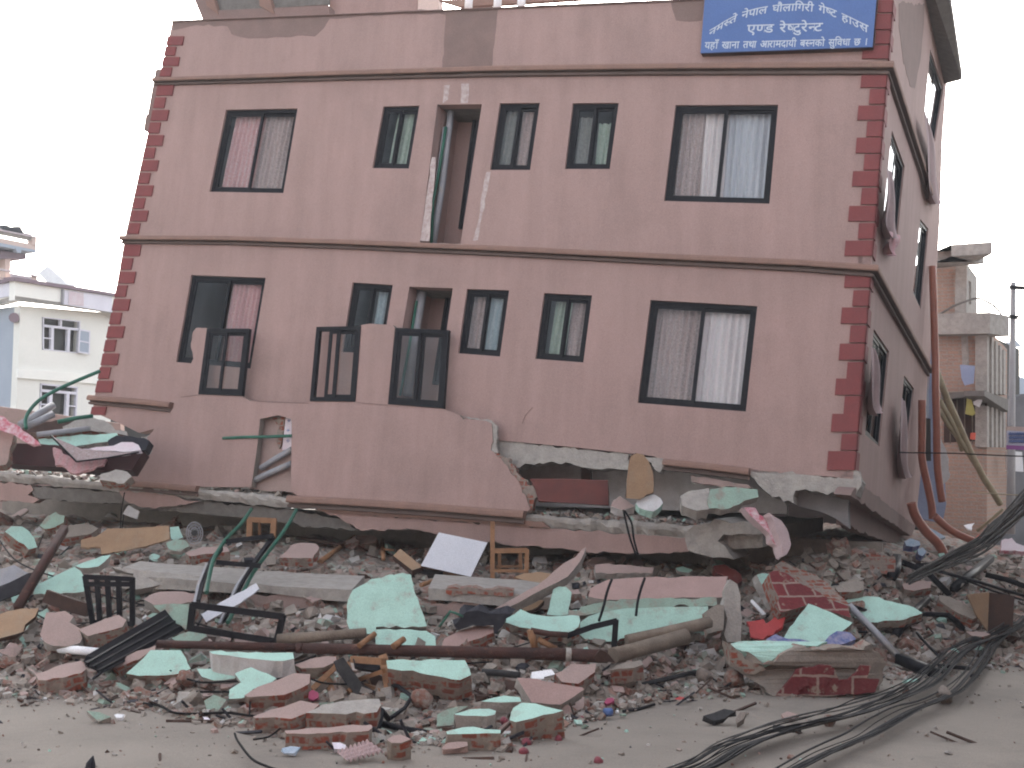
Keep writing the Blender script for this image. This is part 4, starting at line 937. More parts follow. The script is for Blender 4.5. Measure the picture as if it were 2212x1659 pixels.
f2, Q2 = farwin(w2, [(0, 1, 0, .05), (0, 1, .97, 1), (0, .03, 0, 1), (.97, 1, 0, 1), (0, 1, .18, .26), (.45, .52, 0, .2), (.24, .32, .26, 1), (.70, .78, .26, 1), (0, .24, .62, .66), (.78, 1, .62, .66)])
mb = MB(); qbar(mb, Q2, .05, .22, .68, .95, -.5, -.4, dirv=-nR); mb.build('red_hanging', ['red_sheet'], f2)
mb = MB(); qbar(mb, Q2, .34, .68, .30, .50, -.4, -.3, dirv=-nR); mb.build('curtain', ['paper'], f2)
# solid back of the house
mb = MB(); c0 = CR.copy(); c0.z = 0; zt = hR(46, 660).z
pts = [c0 - nR * .32 - nL * .32 + Vector((0, 0, 0)), c0 + uR * 16 - nR * .32, c0 + uR * 16 + uL_ * 10, c0 + uL_ * 10 - nL * .32]
mb.prism(pts, Vector((0, 0, zt))); mb.build('core', ['dark_room'], A)

# pink balcony house behind
B_ = empty('balcony_house', at(20, 1000, 62), 'peach house with balustraded top balcony rising behind the cream house', 'house'); B_.location.z = 0; B_['_o'] = list(B_.location)
hB, uB, nB, CB = vplane(80, 520, 60, .62, .78)
wp(B_, 'balcony_wall', hB, 14, [(-300, 310), (690, 510), (690, 612), (-300, 400)], 0, .25, nB, 'peach')
wp(B_, 'balcony_slab', hB, 14, [(-300, 405), (695, 610), (690, 655), (-300, 480)], .1, 3, nB, 'paleblue')
wp(B_, 'hand_rail', hB, 14, [(-300, 150), (700, 350), (700, 372), (-300, 175)], .1, .4, nB, 'pinkwhite')
wp(B_, 'end_post', hB, 14, [(610, 345), (695, 360), (690, 520), (610, 505)], .05, .4, nB, 'peach')
for i in range(26):
    x = -220 + i * 32; y = 190 + (x) * .2
    mb = MB(); p0 = hB(*T(14, [(x, y - 5)])[0], -.1); p1 = hB(*T(14, [(x - 6, y + 125)])[0], -.1)
    mb.tube([p0, p0.lerp(p1, .3), p0.lerp(p1, .65), p1], [.05, .09, .13, .06], sides=6); mb.build('baluster', ['concrete'], B_)
wp(B_, 'soffit_beam', hB, 14, [(-300, 560), (500, 690), (500, 780), (-300, 760)], -.5, 1.5, nB, 'mauve')
wp(B_, 'bracket', hB, 14, [(290, 545), (410, 570), (400, 660), (330, 650)], .12, .3, nB, 'paleblue')
wp(B_, 'column', hB, 14, [(100, 740), (205, 750), (190, 1300), (95, 1300)], -.6, .6, nB, 'peach')
wp(B_, 'hand_rail', hB, 14, [(-300, 900), (720, 1085), (720, 1110), (-300, 925)], .1, .2, nB, 'pinkwhite')
wp(B_, 'lower_wall', hB, 14, [(-300, 1060), (150, 1140), (900, 1260), (900, 1500), (-300, 1500)], -.1, .2, nB, 'peach')
wp(B_, 'end_post', hB, 14, [(610, 1100), (710, 1110), (710, 1300), (610, 1290)], -.05, .4, nB, 'peach')
wp(B_, 'roof_room', hB, 14, [(1220, 1165), (1410, 1200), (1400, 1400), (1215, 1400)], -2, 1, nB, 'pinkwhite')
for i in range(12):
    x = 215 + i * 33; mb = MB(); p0 = hB(*T(14, [(x, 1035 + x * .17 - 20)])[0]); p1 = hB(*T(14, [(x - 3, 1130 + x * .17)])[0]); mb.tube([p0, p1], .05, sides=5); mb.build('baluster', ['pinkwhite'], B_)
# blanket on the rail, silver tank
mb = MB(); L_ = [hB(*T(14, [(x, y)])[0], .12) for x, y in [(50, 215), (85, 138), (140, 140), (220, 172), (290, 170), (350, 155), (395, 165), (410, 205), (440, 240), (445, 295)]]
mb.prism(rag(L_, .3, .03), -nB * .5, botjit=.05); tag(mb.build('blanket', ['black_soft']), 'dark blue blanket heaped over the top balcony rail at far left', 'blanket')
mb = MB(); mb.prism([at(*T(14, [p])[0], 55) for p in [(720, 1045), (895, 905), (1190, 1160), (1260, 1260), (900, 1235)]], Vector((.3, .6, 0)))
tag(mb.build('roof_tank', ['white']), 'pale tilted sheet metal heater on the roof of the cream house', 'tank')
# low wall at the far left
mb = MB(); mb.prism([at(x, y, 30) for x, y in [(-120, 860), (0, 878), (100, 892), (260, 915), (270, 1100), (-120, 1100)]], FD * .3); tag(mb.build('boundary_wall', ['pink_dusty']), 'low pinkish wall behind the debris at the far left', 'wall')

# ================================================================== BACKGROUND, RIGHT
C_ = empty('brick_house', at(2125, 1130, 33), 'unfinished bare brick house with projecting concrete roof slabs at right', 'house'); C_.location.z = 0; C_['_o'] = list(C_.location)
hE, uE, nE, CE = vplane(2126, 900, 33, -.93, .37)
hG, uG, nG, CG = vplane(2126, 900, 33, .52, .85)
wp(C_, 'wall', hE, 16, [(140, 650), (440, 600), (455, 1660), (455, 2000), (50, 2000), (60, 700)], 0, .3, nE, 'brickwall_far')
wp(C_, 'wall', hG, 16, [(440, 600), (592, 760), (590, 1900), (455, 1900)], 0, .3, nG, 'brickwall_far')
wp(C_, 'pillar', hE, 16, [(405, 600), (440, 600), (462, 2000), (425, 2000)], .05, .1, nE, 'concrete')
wp(C_, 'plaster_panel', hE, 16, [(290, 640), (335, 630), (345, 880), (300, 880)], .03, .05, nE, 'concrete')
for i, x in enumerate((470, 500, 528, 555, 578)):
    wp(C_, 'column', hG, 16, [(x - 8, 650 + i * 28), (x + 5, 660 + i * 28), (x + 5, 1060), (x - 8, 1050)], .12, .3, nG, 'concrete')
    wp(C_, 'column', hG, 16, [(x - 8, 1130 + i * 8), (x + 5, 1132 + i * 8), (x + 5, 1400), (x - 8, 1400)], .12, .3, nG, 'concrete')
# projecting mid slab and parapet
def slab3(name, t, e, g, o, th, mt):
    (x0, y0), (x1, y1), (x2, y2) = T(t, [e[0], e[1], g])
    a, b = hE(x0, y0, o), hE(x1, y1, o); c = hG(x2, y2, o); z = b.z; a.z = z; c.z = z
    ia = a - nE * (o + .5); ic = c - nG * (o + .5)
    mb = MB(); mb.prism([a, b, c, ic, CE + Vector((0, 0, z - CE.z)), ia], Vector((0, 0, -th))); return mb.build(name, [mt], C_)
slab3('mid_slab', 16, [(120, 540), (480, 520)], (605, 700), .55, .55, 'concrete')
slab3('roof_slab', 16, [(120, 130), (400, 112)], (495, 290), .5, .3, 'concrete')
wp(C_, 'upper_wall', hE, 16, [(100, 180), (330, 200), (330, 620), (60, 640)], -.6, .3, nE, 'brickwall_far')
wp(C_, 'upper_wall', hG, 16, [(330, 200), (395, 290), (395, 540), (325, 620)], -.5, .3, nG, 'concrete', holes=[(16, [(342, 310), (358, 325), (358, 470), (342, 465)])])
wp(C_, 'lower_slab', hE, 16, [(160, 1045), (455, 1030), (455, 1065), (160, 1085)], .6, .8, nE, 'concrete_dark')
wp(C_, 'lower_slab', hG, 16, [(445, 1030), (605, 1090), (605, 1170), (445, 1065)], .3, .5, nG, 'concrete_dark')
wp(C_, 'lower_wall', hE, 16, [(180, 1085), (460, 1065), (460, 1370), (180, 1380)], .05, .06, nE, 'wood_dark')
for x in (215, 262, 310, 360, 405): wp(C_, 'scaffold_pole', hE, 16, [(x, 1080), (x + 7, 1080), (x + 10, 1375), (x + 3, 1375)], .15, .05, nE, 'log')
wp(C_, 'lower_wall', hE, 16, [(180, 1370), (460, 1355), (460, 2100), (180, 2100)], .1, .1, nE, 'brickwall_far')
mb = MB(); mb.tube(smoothline([hE(*T(16, [p])[0], .4) for p in [(140, 540), (240, 480), (330, 445), (400, 428)]] + [hG(*T(16, [p])[0], .4) for p in [(470, 455), (530, 500), (570, 560), (600, 600)]], 4), .028, sides=6); mb.build('curved_rail', ['concrete_dark'], C_)
for nm, pts, mt, lb in (('hanging_cloth', [(285, 865), (380, 870), (375, 985), (320, 995), (295, 950)], 'blue_wall', 'blue cloth hung on the bare brick wall'),
                    ('hanging_cloth', [(330, 1050), (360, 1060), (385, 1180), (365, 1195), (310, 1180), (325, 1120)], 'yellow_cloth', 'yellow cloth dangling from the brick house'),
                    ('hanging_cloth', [(370, 1100), (430, 1075), (425, 1100), (405, 1145), (375, 1120)], 'white', 'white cloth dangling beside the yellow one'),
                    ('hanging_cloth', [(355, 1310), (390, 1305), (385, 1350), (350, 1345)], 'orange', 'small orange cloth on the lower brick house')):
    mb = MB(); mb.prism(rag([hE(*T(16, [p])[0], .8) for p in pts], .2, .03), nE * .05); tag(mb.build(nm, [mt]), lb, 'cloth')
# dark core so that no sky shows through
mb = MB(); b0 = CE.copy(); b0.z = 0; z1 = hE(*T(16, [(440, 600)])[0]).z
mb.prism([b0 - nE * .35 - nG * .35, b0 + uG * 7.5 - nG * .35, b0 + uG * 7.5 + uE * 9, b0 + uE * 9 - nE * .35], Vector((0, 0, z1))); mb.build('core', ['dark_room'], C_)
# utility pole
UPL = empty('utility_pole', at(2190, 1150, 30), 'tall grey concrete utility pole at the right edge', 'utility pole'); UPL.location.z = 0; UPL['_o'] = list(UPL.location)
p0, p1 = at(*T(16, [(632, 322)])[0], 30), at(*T(16, [(622, 1260)])[0], 30); p1 = p0.lerp(p1, 1.75)
mb = MB(); mb.tube([p0, p0.lerp(p1, .5), p1], [.06, .08, .11], sides=12); mb.build('post', ['cable_pole'], UPL, smooth=True)
for y, x1 in ((360, 730), (552, 660)):
    mb = MB(); mb.tube([at(*T(16, [(608, y - 5)])[0], 29.8), at(*T(16, [(640, y - 3)])[0], 29.8), at(*T(16, [(x1, y + 2)])[0], 29.8)], .05, sides=6); mb.build('cross_arm', ['black_metal'], UPL)
wire('overhead_cable', 'thin black cable running right from the utility pole', 'cable', [at(*T(16, [p])[0], 29.8) for p in [(655, 550), (690, 515), (760, 430)]], .02)
# banner and shop wall
mb = MB()
for a, b, m_ in ((1262, 1290, 2), (1290, 1385, 0), (1385, 1412, 1)):
    mb.prism([at(*T(16, [(x, y)])[0], 27) for x, y in ((592, a), (760, a + 8), (760, b + 8), (592, b))], FD * .05, mf=m_, ms=m_)
for i in range(3):
    y = 1312 + i * 24; pts = [at(*T(16, [(x, y + 4 * sin(x * .5 + i))])[0], 26.98) for x in range(606, 740, 7)]
    mb.tube(pts, .035, 3, sides=4)
tag(mb.build('street_banner', ['banner_white', 'banner_purple', 'peach', 'banner_blue']), 'white and purple printed banner on the pole at the right edge', 'banner')
mb = MB(); mb.prism([at(x, y, 36) for x, y in [(2165, 905), (2180, 870), (2215, 850), (2330, 860), (2330, 1300), (1950, 1300), (1950, 1060), (2165, 1050)]], FD * 3)
tag(mb.build('shop_building', ['shop_grey']), 'dim grey shop building closing the street behind the pole', 'building')
mb = MB(); mb.prism([at(*T(16, [p])[0], 34) for p in [(600, 1420), (690, 1430), (700, 1560), (600, 1550)]], FD * .2); tag(mb.build('shop_board', ['white']), 'pale board on the shop below the banner', 'board')
mb = MB()
for p in ([(650, 700), (690, 740), (650, 745)], [(585, 830), (640, 840), (640, 1000), (590, 1000)], [(655, 935), (702, 945), (760, 960), (760, 1090), (660, 1070)]):
    mb.prism([at(*T(16, [q])[0], 60) for q in p], FD * 4)
tag(mb.build('far_rooftops', ['paleblue']), 'hazy far rooftops behind the utility pole', 'building')

# ---------------- blue strip building and orange pipes beside the house
BLU = empty('blue_annex', at(1990, 1150, 21), 'narrow blue grey annex wall close behind the pink side wall', 'annex'); 
def z20(p, d): return at(*T(20, [p])[0], d * 1.235)
mb = MB(); mb.prism([at(x, y, 28.6) for x, y in [(1999, 640), (2022, 640), (2026, 900), (2040, 1000), (2044, 1090), (2036, 1130), (1990, 1120), (1970, 1100), (1975, 1000), (1992, 850)]], FD * 1.2)
mb.build('wall', ['blue_wall'], BLU)
mb = MB(); mb.prism([z20(p, 22.85) for p in [(375, 180), (430, 185), (435, 605), (380, 605)]], FD * .03); mb.build('door', ['dark_room'], BLU)
mb = MB(); mb.prism([z20(p, 22.86) for p in [(345, -250), (410, -250), (415, 175), (365, 175)]], FD * .03); mb.build('panel', ['paleblue'], BLU)
ptube('orange_pipe', 'longest orange pipe standing against the blue annex', 'pipe', smoothline([at(2014, 575, 27.0), at(2020, 760, 26.8)] + [z20(p, 21.5) for p in [(480, -80), (490, 250), (495, 620), (520, 850), (545, 1010)]], 4), .078, 'orange_pipe', sides=12)
ptube('orange_pipe', 'orange pipe bending from the wall foot down to the right over debris', 'pipe', smoothline([z20(p, 21.0) for p in [(345, 0), (345, 350), (345, 580), (400, 850), (440, 1050), (450, 1180)]], 4), .078, 'orange_pipe', sides=12)
ptube('orange_pipe', 'orange pipe end curving out from under the pink side wall', 'pipe', smoothline([z20(p, 20.0) for p in [(240, 1020), (280, 1150), (380, 1300), (500, 1420), (560, 1530)]], 4), .095, 'orange_pipe', sides=12)
ptube('orange_pipe', 'short faded orange pipe lying towards the red board', 'pipe', smoothline([z20(p, 20.6) for p in [(470, 1150), (600, 1270), (740, 1350), (860, 1400)]], 4), .075, 'orange_pipe', sides=12)
for i, (pts, r, lb) in enumerate((([(1990, 930), (2042, 1050), (2095, 1175)], .0, ''), )): pass
for pts, r, lb in (([(470, -330), (600, 0), (690, 200), (830, 530), (960, 780), (1060, 930), (1120, 1030)], .075, 'longest bamboo pole leaning out from the house at right'),
                   ([(520, 0), (640, 220), (720, 400), (800, 520), (900, 680)], .055, 'bamboo pole just left of the longest one'),
                   ([(510, 90), (600, 240), (700, 380), (740, 500)], .05, 'short bamboo pole lowest on the left of the bundle'),
                   ([(1150, 1080), (1050, 1170), (890, 1300)], .035, 'thin bamboo stick sloping down left to the debris')):
    ptube('bamboo_pole', lb, 'bamboo pole', [z20(p, 22.3 + .1 * i_) for i_, p in enumerate(pts)], r, 'bamboo', sides=8, group='bamboo poles at the right')
mb = MB(); L3 = [(530, 380), (560, 450), (600, 540), (610, 640), (625, 740), (600, 790), (550, 840), (528, 780), (525, 600)]
mb.prism(rag([z20(p, 21.9) for p in L3], .1, .02), FD * .08, botjit=.03); tag(mb.build('hanging_cloth', ['white_plaster']), 'white cloth hanging beside the longest orange pipe', 'cloth')

# ================================================================== DEBRIS, TRACED PIECE BY PIECE
def chunk(name, label, cat, t, pts, e=50, az=0, th=.14, top='mint', side='brickside', seg=.09, amp=.012, back=0, dd=None, bj=.02, group=None, parent=None):
    P = T(t, pts); xb, yb = max(P, key=lambda p: p[1]); E_ = radians(e); A_ = radians(az)
    n = Vector((sin(A_) * cos(E_), -cos(A_) * cos(E_), sin(E_)))
    s = th * max(0, sin(E_ - radians(9))) * 165
    d = dd if dd else mdepth(xb, yb + s) - .10 - back
    p0 = at(xb, yb, d); P3 = [hit(x, y, p0, n) for x, y in P]
    mb = MB(); mb.prism(rag(P3, seg, amp), -n * th, mf=0, ms=1, botjit=bj)
    return tag(mb.build(name, [top, side], parent), label, cat, group)
WP, SL = 'wall_piece', 'wall_slab'
D = [
# left edge
('wall_chunk', 'pinkish broken wall end standing at the left edge above the slab', 'wall chunk', 1, [(-60, 120), (60, 220), (120, 290), (90, 420), (50, 560), (-60, 560)], 15, 10, .3, 'pink_dusty', 'brickside', {'dd': 21.59}),
('pink_cloth', 'pink and white cloth drooping over the wall end at the left edge', 'cloth', 1, [(-60, 110), (0, 135), (120, 205), (240, 290), (350, 385), (230, 370), (110, 295), (0, 255), (-60, 220)], 30, 10, .04, 'floral', 'floral', {'dd': 21.48}),
('bed_base', 'dark maroon bed base crushed on the slab at far left', 'bed', 1, [(105, 372), (460, 390), (600, 400), (1240, 450), (1135, 605), (850, 610), (600, 590), (52, 548)], 12, 5, .5, 'maroon', 'maroon', {'dd': 22.32, 'amp': .0}),
('wall_strip', 'long pale green wall strip lying above the maroon bed base', 'wall piece', 1, [(330, 340), (560, 315), (1010, 285), (1035, 340), (860, 370), (640, 405), (350, 378)], 45, 0, .15, 'mint', 'concrete', {'dd': 22.95}),
('concrete_rubble', 'heap of grey rubble on the slab beside the lower left house corner', 'rubble piece', 1, [(800, 150), (900, 175), (960, 215), (1000, 260), (1090, 275), (1100, 310), (1010, 290), (760, 260), (560, 280), (540, 230), (640, 180)], 30, 0, .5, 'concrete', 'brickside_red', {'dd': 23.37}),
('dark_rubble', 'dark timber and brick heap under the grey pipes at far left', 'rubble piece', 1, [(150, 250), (330, 190), (520, 170), (700, 160), (800, 200), (720, 250), (400, 285), (240, 290)], 30, 0, .6, 'wood_dark', 'brickside_red', {'dd': 23.68}),
('broken_glass', 'dirty triangular glass sheet with black edge leaning on the maroon bed base', 'glass sheet', 1, [(440, 310), (700, 420), (930, 450), (1180, 455), (900, 500), (660, 530)], 30, 0, .02, 'cur_taupe', 'black_metal', {'dd': 21.90, 'amp': 0}),
('pink_curtain', 'pink curtain crumpled over the slab edge below the broken glass', 'curtain', 1, [(455, 405), (530, 430), (640, 520), (920, 505), (890, 560), (640, 638), (600, 620), (540, 560), (480, 560)], 35, 0, .05, 'cur_red', 'cur_red', {'dd': 22.01}),
('white_cloth', 'white and pink sheets bunched in the gap at the left end of the fallen wall', 'cloth', 1, [(720, 420), (930, 400), (1050, 365), (1150, 362), (1195, 390), (1215, 430), (1080, 452), (930, 440)], 40, 0, .10, 'pinkwhite', 'paper', {'dd': 22.01}),
('rubble_lump', 'grey broken lump on the slab edge left of the fallen wall', 'rubble piece', 1, [(870, 640), (1000, 600), (1100, 620), (1140, 660), (1070, 720), (940, 700), (860, 690)], 40, 0, .2, 'concrete', 'brickside', {'dd': 21.69}),
('black_void_box', 'solid black block standing in for shade in the gap at the left end of the fallen wall', 'dark void', 1, [(1010, 305), (1140, 310), (1290, 350), (1260, 430), (1170, 440), (940, 400), (930, 350)], 15, 0, .3, 'black_soft', 'black_soft', {'dd': 22.74}),  # black block put in for the dark void in the gap
(WP, 'pale green wall piece tilted in the dark below the slab at left', 'wall piece', 1, [(340, 1085), (400, 1010), (480, 970), (560, 1000), (550, 1060), (470, 1100), (380, 1120)], 35, -15, .25, 'mint_dusty', 'brickside_red', {}),
(WP, 'pale green wall piece with brick side leaning steeply at the far left', 'wall piece', 1, [(40, 1135), (100, 1090), (190, 1095), (250, 1130), (300, 1195), (320, 1270), (250, 1290), (160, 1230), (100, 1180)], 35, 35, .28, 'mint', 'brickside_red', {}),
(WP, 'dusty brick lump right of the leaning pale green piece at far left', 'wall piece', 1, [(480, 1130), (600, 1080), (760, 1070), (850, 1110), (800, 1150), (640, 1180), (500, 1190)], 50, 0, .2, 'dust', 'brickside_red', {}),
('plywood_sheet', 'torn brown plywood sheet in the pile below the slab at left', 'plywood', 1, [(700, 1210), (830, 1180), (930, 1112), (1200, 1105), (1460, 1085), (1467, 1200), (1250, 1268), (880, 1332), (868, 1270), (760, 1275), (700, 1262)], 35, 0, .03, 'plywood', 'plywood', {'amp': .005}),
(WP, 'small pale green square of plaster at the right end of the plywood sheet', 'plaster piece', 1, [(1468, 1098), (1550, 1090), (1582, 1185), (1520, 1215), (1475, 1200)], 35, 0, .06, 'mint', 'concrete', {}),
(WP, 'ragged pale green plaster lump under the small green square', 'plaster piece', 1, [(1435, 1240), (1500, 1205), (1600, 1215), (1640, 1260), (1560, 1310), (1460, 1290)], 45, 0, .1, 'mint_dusty', 'concrete', {}),
(WP, 'pale green strip on rubble below the plywood sheet', 'wall piece', 1, [(648, 1435), (720, 1400), (885, 1350), (960, 1340), (900, 1400), (850, 1440), (700, 1452)], 55, 0, .12, 'mint', 'concrete', {}),
('striped_board', 'grey striped board bundle with a pale green strip at the left edge', 'board', 1, [(-40, 1470), (120, 1430), (290, 1500), (260, 1560), (60, 1640), (-40, 1600)], 35, 10, .1, 'grey_pipe', 'mint_dusty', {}),
('mint_sheet', 'large pale green plaster sheet left of the black window guard', 'wall piece', 1, [(310, 1600), (440, 1540), (560, 1480), (640, 1445), (690, 1480), (735, 1540), (745, 1650), (740, 1640), (720, 1659), (560, 1670), (290, 1680)], 45, 0, .1, 'mint', 'concrete', {}),
(WP, 'pinkish brick block with rusty stripes right of the plywood below the slab', 'wall piece', 1, [(1600, 1320), (1760, 1270), (1960, 1270), (1985, 1310), (1800, 1330), (1640, 1350)], 60, 0, .16, 'pink_dusty', 'brickside_red', {}),
('lower_plinth', 'grey concrete ledge behind the black window guard', 'ledge', 1, [(960, 1440), (1330, 1480), (1730, 1520), (1735, 1590), (1400, 1600), (1150, 1640), (1150, 1500)], 30, 0, .2, 'concrete', 'concrete', {}),
# tile 2
('table_top', 'yellowish broken table top lying at the left edge', 'table top', 2, [(-60, 350), (60, 305), (190, 280), (330, 278), (300, 350), (220, 420), (200, 480), (0, 540), (-60, 550)], 55, 0, .06, 'plywood', 'wood_dark', {}),
(SL, 'rounded pinkish plaster slab right of the yellowish table top', 'wall slab', 2, [(400, 312), (560, 300), (640, 350), (600, 400), (690, 450), (705, 540), (690, 575), (560, 612), (400, 580), (350, 500), (370, 400)], 50, 0, .12, 'pink_dusty', 'concrete', {}),
(SL, 'pinkish slab with grey side between the window guard and the black beam', 'wall slab', 2, [(680, 462), (840, 400), (1020, 338), (1085, 380), (1060, 440), (900, 480), (760, 520)], 60, -10, .22, 'pink_dusty', 'brickside', {}),
(SL, 'whitish broken slab right of the black window guard', 'wall slab', 2, [(1240, 200), (1330, 145), (1520, 130), (1720, 150), (1750, 220), (1560, 240), (1330, 250)], 60, 0, .15, 'pink_dusty', 'concrete', {}),
(SL, 'dull green plaster block right of the black window guard', 'wall slab', 2, [(1320, 250), (1560, 240), (1700, 245), (1690, 320), (1660, 440), (1600, 470), (1500, 400), (1400, 320)], 30, 0, .15, 'mint_dusty', 'brickside', {}),
(SL, 'pink slab below the right half of the black beam', 'wall slab', 2, [(950, 770), (1120, 680), (1340, 600), (1340, 640), (1150, 740), (1010, 800)], 50, -15, .14, 'pink_dusty', 'brickside_red', {}),
(WP, 'pale green chip above the thin end of the rusty pole', 'plaster piece', 2, [(1480, 540), (1560, 500), (1740, 460), (1790, 520), (1720, 560), (1560, 575)], 50, 0, .12, 'mint_dusty', 'concrete', {}),
(WP, 'bright pale green wall piece under the thin end of the rusty pole', 'wall piece', 2, [(1088, 842), (1180, 760), (1300, 640), (1560, 640), (1610, 710), (1650, 805), (1520, 850), (1200, 862)], 50, 0, .12, 'mint', 'brickside_red', {'amp': .006}),
(SL, 'brick and plaster block in front of the lower end of the black beam', 'wall slab', 2, [(305, 850), (480, 780), (700, 730), (745, 800), (700, 835), (400, 900), (330, 900)], 70, -12, .22, 'pink_dusty', 'brickside_red', {}),
(WP, 'pale green wall top left of the broken window frame below the rusty pole', 'wall piece', 2, [(1810, 648), (2212, 658), (2530, 662), (2540, 712), (2440, 735), (2160, 712), (1830, 672)], 75, 0, .28, 'mint', 'white_plaster', {}),
(WP, 'flat pale green shard cluster below the rusty pole, left part', 'plaster piece', 2, [(1700, 800), (1900, 790), (2040, 850), (2030, 890), (1850, 900), (1740, 870)], 60, 0, .06, 'mint', 'concrete', {}),
(WP, 'sharp pale green shards below the rusty pole and beside the white paper', 'plaster piece', 4, [(130, 840), (270, 790), (420, 845), (490, 885), (400, 960), (280, 1030), (190, 1062), (95, 1060), (85, 980), (180, 920)], 55, 0, .08, 'mint', 'concrete', {}),
(WP, 'pale green leaf shaped piece low left of the pinkish double slabs', 'plaster piece', 2, [(1765, 1080), (1850, 1022), (1955, 1065), (1925, 1120), (1870, 1172), (1785, 1160)], 40, 0, .06, 'mint_dusty', 'concrete', {}),
(WP, 'small green wedge on the road at the lower left of the pile', 'plaster piece', 2, [(750, 1160), (860, 1180), (955, 1212), (860, 1250), (790, 1215)], 45, 0, .06, 'mint_dusty', 'concrete', {}),
# tile 3/4 centre
('foam_block', 'pink plaster topped brick block under the slab between the green window rails and the chair', 'wall piece', 3, [(515, 1362), (560, 1320), (625, 1250), (700, 1230), (830, 1240), (860, 1285), (805, 1368), (660, 1365)], 65, 0, .16, 'pink_dusty', 'brickside_red', {}),
('white_board', 'white board leaning under the slab beside the wooden chair', 'board', 0, [(948, 1150), (1053, 1172), (1017, 1246), (909, 1222)], 30, 0, .04, 'white_board', 'wood_dark', {'amp': 0}),
('mint_slab', 'largest pale green wall slab standing in the middle of the pile', 'wall slab', 4, [(1115, 200), (1150, 120), (1260, 60), (1400, 10), (1580, -30), (1650, -10), (1672, 60), (1690, 140), (1735, 260), (1765, 345), (1790, 440), (1350, 440), (1340, 505), (1270, 500), (1240, 465), (1120, 462), (1108, 330)], 38, 0, .2, 'mint', 'concrete', {}),
('torn_paper', 'crumpled whitish paper on brick in front of the largest green slab', 'paper', 4, [(1408, 352), (1435, 290), (1500, 265), (1600, 262), (1680, 285), (1752, 360), (1600, 362)], 40, 0, .03, 'paper', 'paper', {'back': .12}),
(WP, 'grey brick lump between the two biggest green slabs', 'wall piece', 4, [(1360, 440), (1420, 362), (1750, 362), (1795, 430), (1780, 460), (1560, 462)], 50, 0, .12, 'concrete', 'brickside_red', {'back': .1}),
('mint_slab', 'low pale green slab just behind the rusty pole in the middle', 'wall slab', 4, [(1345, 465), (1450, 455), (1790, 470), (1865, 520), (1872, 640), (1355, 640)], 45, 0, .2, 'mint', 'concrete', {'back': -.55}),
('mint_slab', 'pale green slab with brick underside just below the rusty pole', 'wall slab', 4, [(1440, 735), (1800, 722), (2125, 725), (2175, 860), (2080, 893), (1800, 850), (1445, 800)], 55, 0, .32, 'mint', 'brickside_red', {}),
(SL, 'pink topped brick slab at lower centre left, upper of two stacked', 'wall slab', 4, [(218, 1035), (330, 960), (640, 840), (780, 848), (775, 930), (560, 1030), (250, 1045)], 62, -8, .26, 'pink_dusty', 'brickside_red', {'seg': .14}),
(SL, 'pink topped brick slab at lower centre left, lower of two stacked', 'wall slab', 4, [(288, 1212), (450, 1150), (700, 1075), (865, 1110), (800, 1165), (620, 1235), (310, 1225)], 68, -8, .22, 'pink_dusty', 'brickside_red', {'seg': .14}),
('brick_chunk', 'large brick chunk with pale green top at the front centre of the pile', 'wall chunk', 4, [(750, 1185), (890, 1108), (1050, 1080), (1375, 1062), (1398, 1115), (1360, 1180), (900, 1192)], 72, 0, .26, 'concrete', 'brickside_red', {}),
('brick_chunk', 'flat brick slab under the large green topped chunk at front centre', 'wall chunk', 4, [(560, 1335), (800, 1310), (1310, 1285), (1330, 1310), (1290, 1340), (860, 1360), (580, 1360)], 78, 0, .2, 'pink_dusty', 'brickside_red', {}),
('plaster_stump', 'stump of wall with pinkish top at the front edge of the pile', 'wall chunk', 4, [(1440, 1410), (1500, 1380), (1565, 1370), (1650, 1405), (1570, 1445), (1490, 1440)], 65, 0, .28, 'pink_dusty', 'brickside', {}),
(WP, 'dusty pinkish slab left of the burnt plank under the rusty pole', 'wall piece', 4, [(640, 760), (850, 700), (1000, 700), (1010, 740), (900, 790), (700, 800)], 55, 0, .15, 'pink_dusty', 'brickside', {}),
('torn_paper', 'small white folded paper right of the sharp green shards', 'paper', 4, [(400, 775), (570, 730), (590, 830), (540, 860), (450, 810)], 50, 0, .02, 'paper', 'paper', {}),
# right centre, tile 6
('dark_green_sheet', 'dull green curved sheet piece at the front centre right', 'sheet', 6, [(-20, 1195), (60, 1150), (170, 1128), (255, 1130), (190, 1160), (125, 1190), (125, 1290), (-20, 1300)], 35, 0, .05, 'mint_dusty', 'concrete', {}),
(WP, 'pale green topped plaster block right of the dull green sheet', 'wall piece', 6, [(128, 1190), (260, 1150), (430, 1150), (480, 1165), (480, 1200), (300, 1205), (140, 1200)], 72, 0, .2, 'mint', 'concrete', {}),
(WP, 'pale green topped block lowest at the front centre right', 'wall piece', 6, [(60, 1345), (200, 1308), (520, 1330), (530, 1360), (300, 1365), (80, 1365)], 76, 0, .24, 'mint', 'brickside', {}),
(WP, 'small pink brick at the very front of the pile', 'brick', 6, [(20, 1482), (70, 1440), (240, 1432), (245, 1470), (150, 1490), (30, 1500)], 60, 0, .09, 'pink_dusty', 'pink_dusty', {'amp': .006}),
(WP, 'pale green topped block with long grey side at the front right', 'wall piece', 6, [(600, 1245), (640, 1140), (710, 1092), (830, 1100), (1000, 1140), (1070, 1160), (900, 1200), (660, 1262)], 70, -12, .3, 'mint', 'brickside', {}),
(WP, 'flat pale green flake between the blocks at front right', 'plaster piece', 6, [(360, 1082), (450, 1050), (560, 1035), (690, 1048), (708, 1085), (540, 1090)], 68, 0, .16, 'mint', 'concrete', {}),
(SL, 'diamond shaped pink slab at front right of the pile', 'wall slab', 6, [(672, 880), (790, 882), (1000, 925), (1240, 962), (1250, 980), (1150, 1050), (1050, 1112), (800, 1092), (740, 1000)], 48, 8, .14, 'pink', 'concrete', {'amp': .006}),
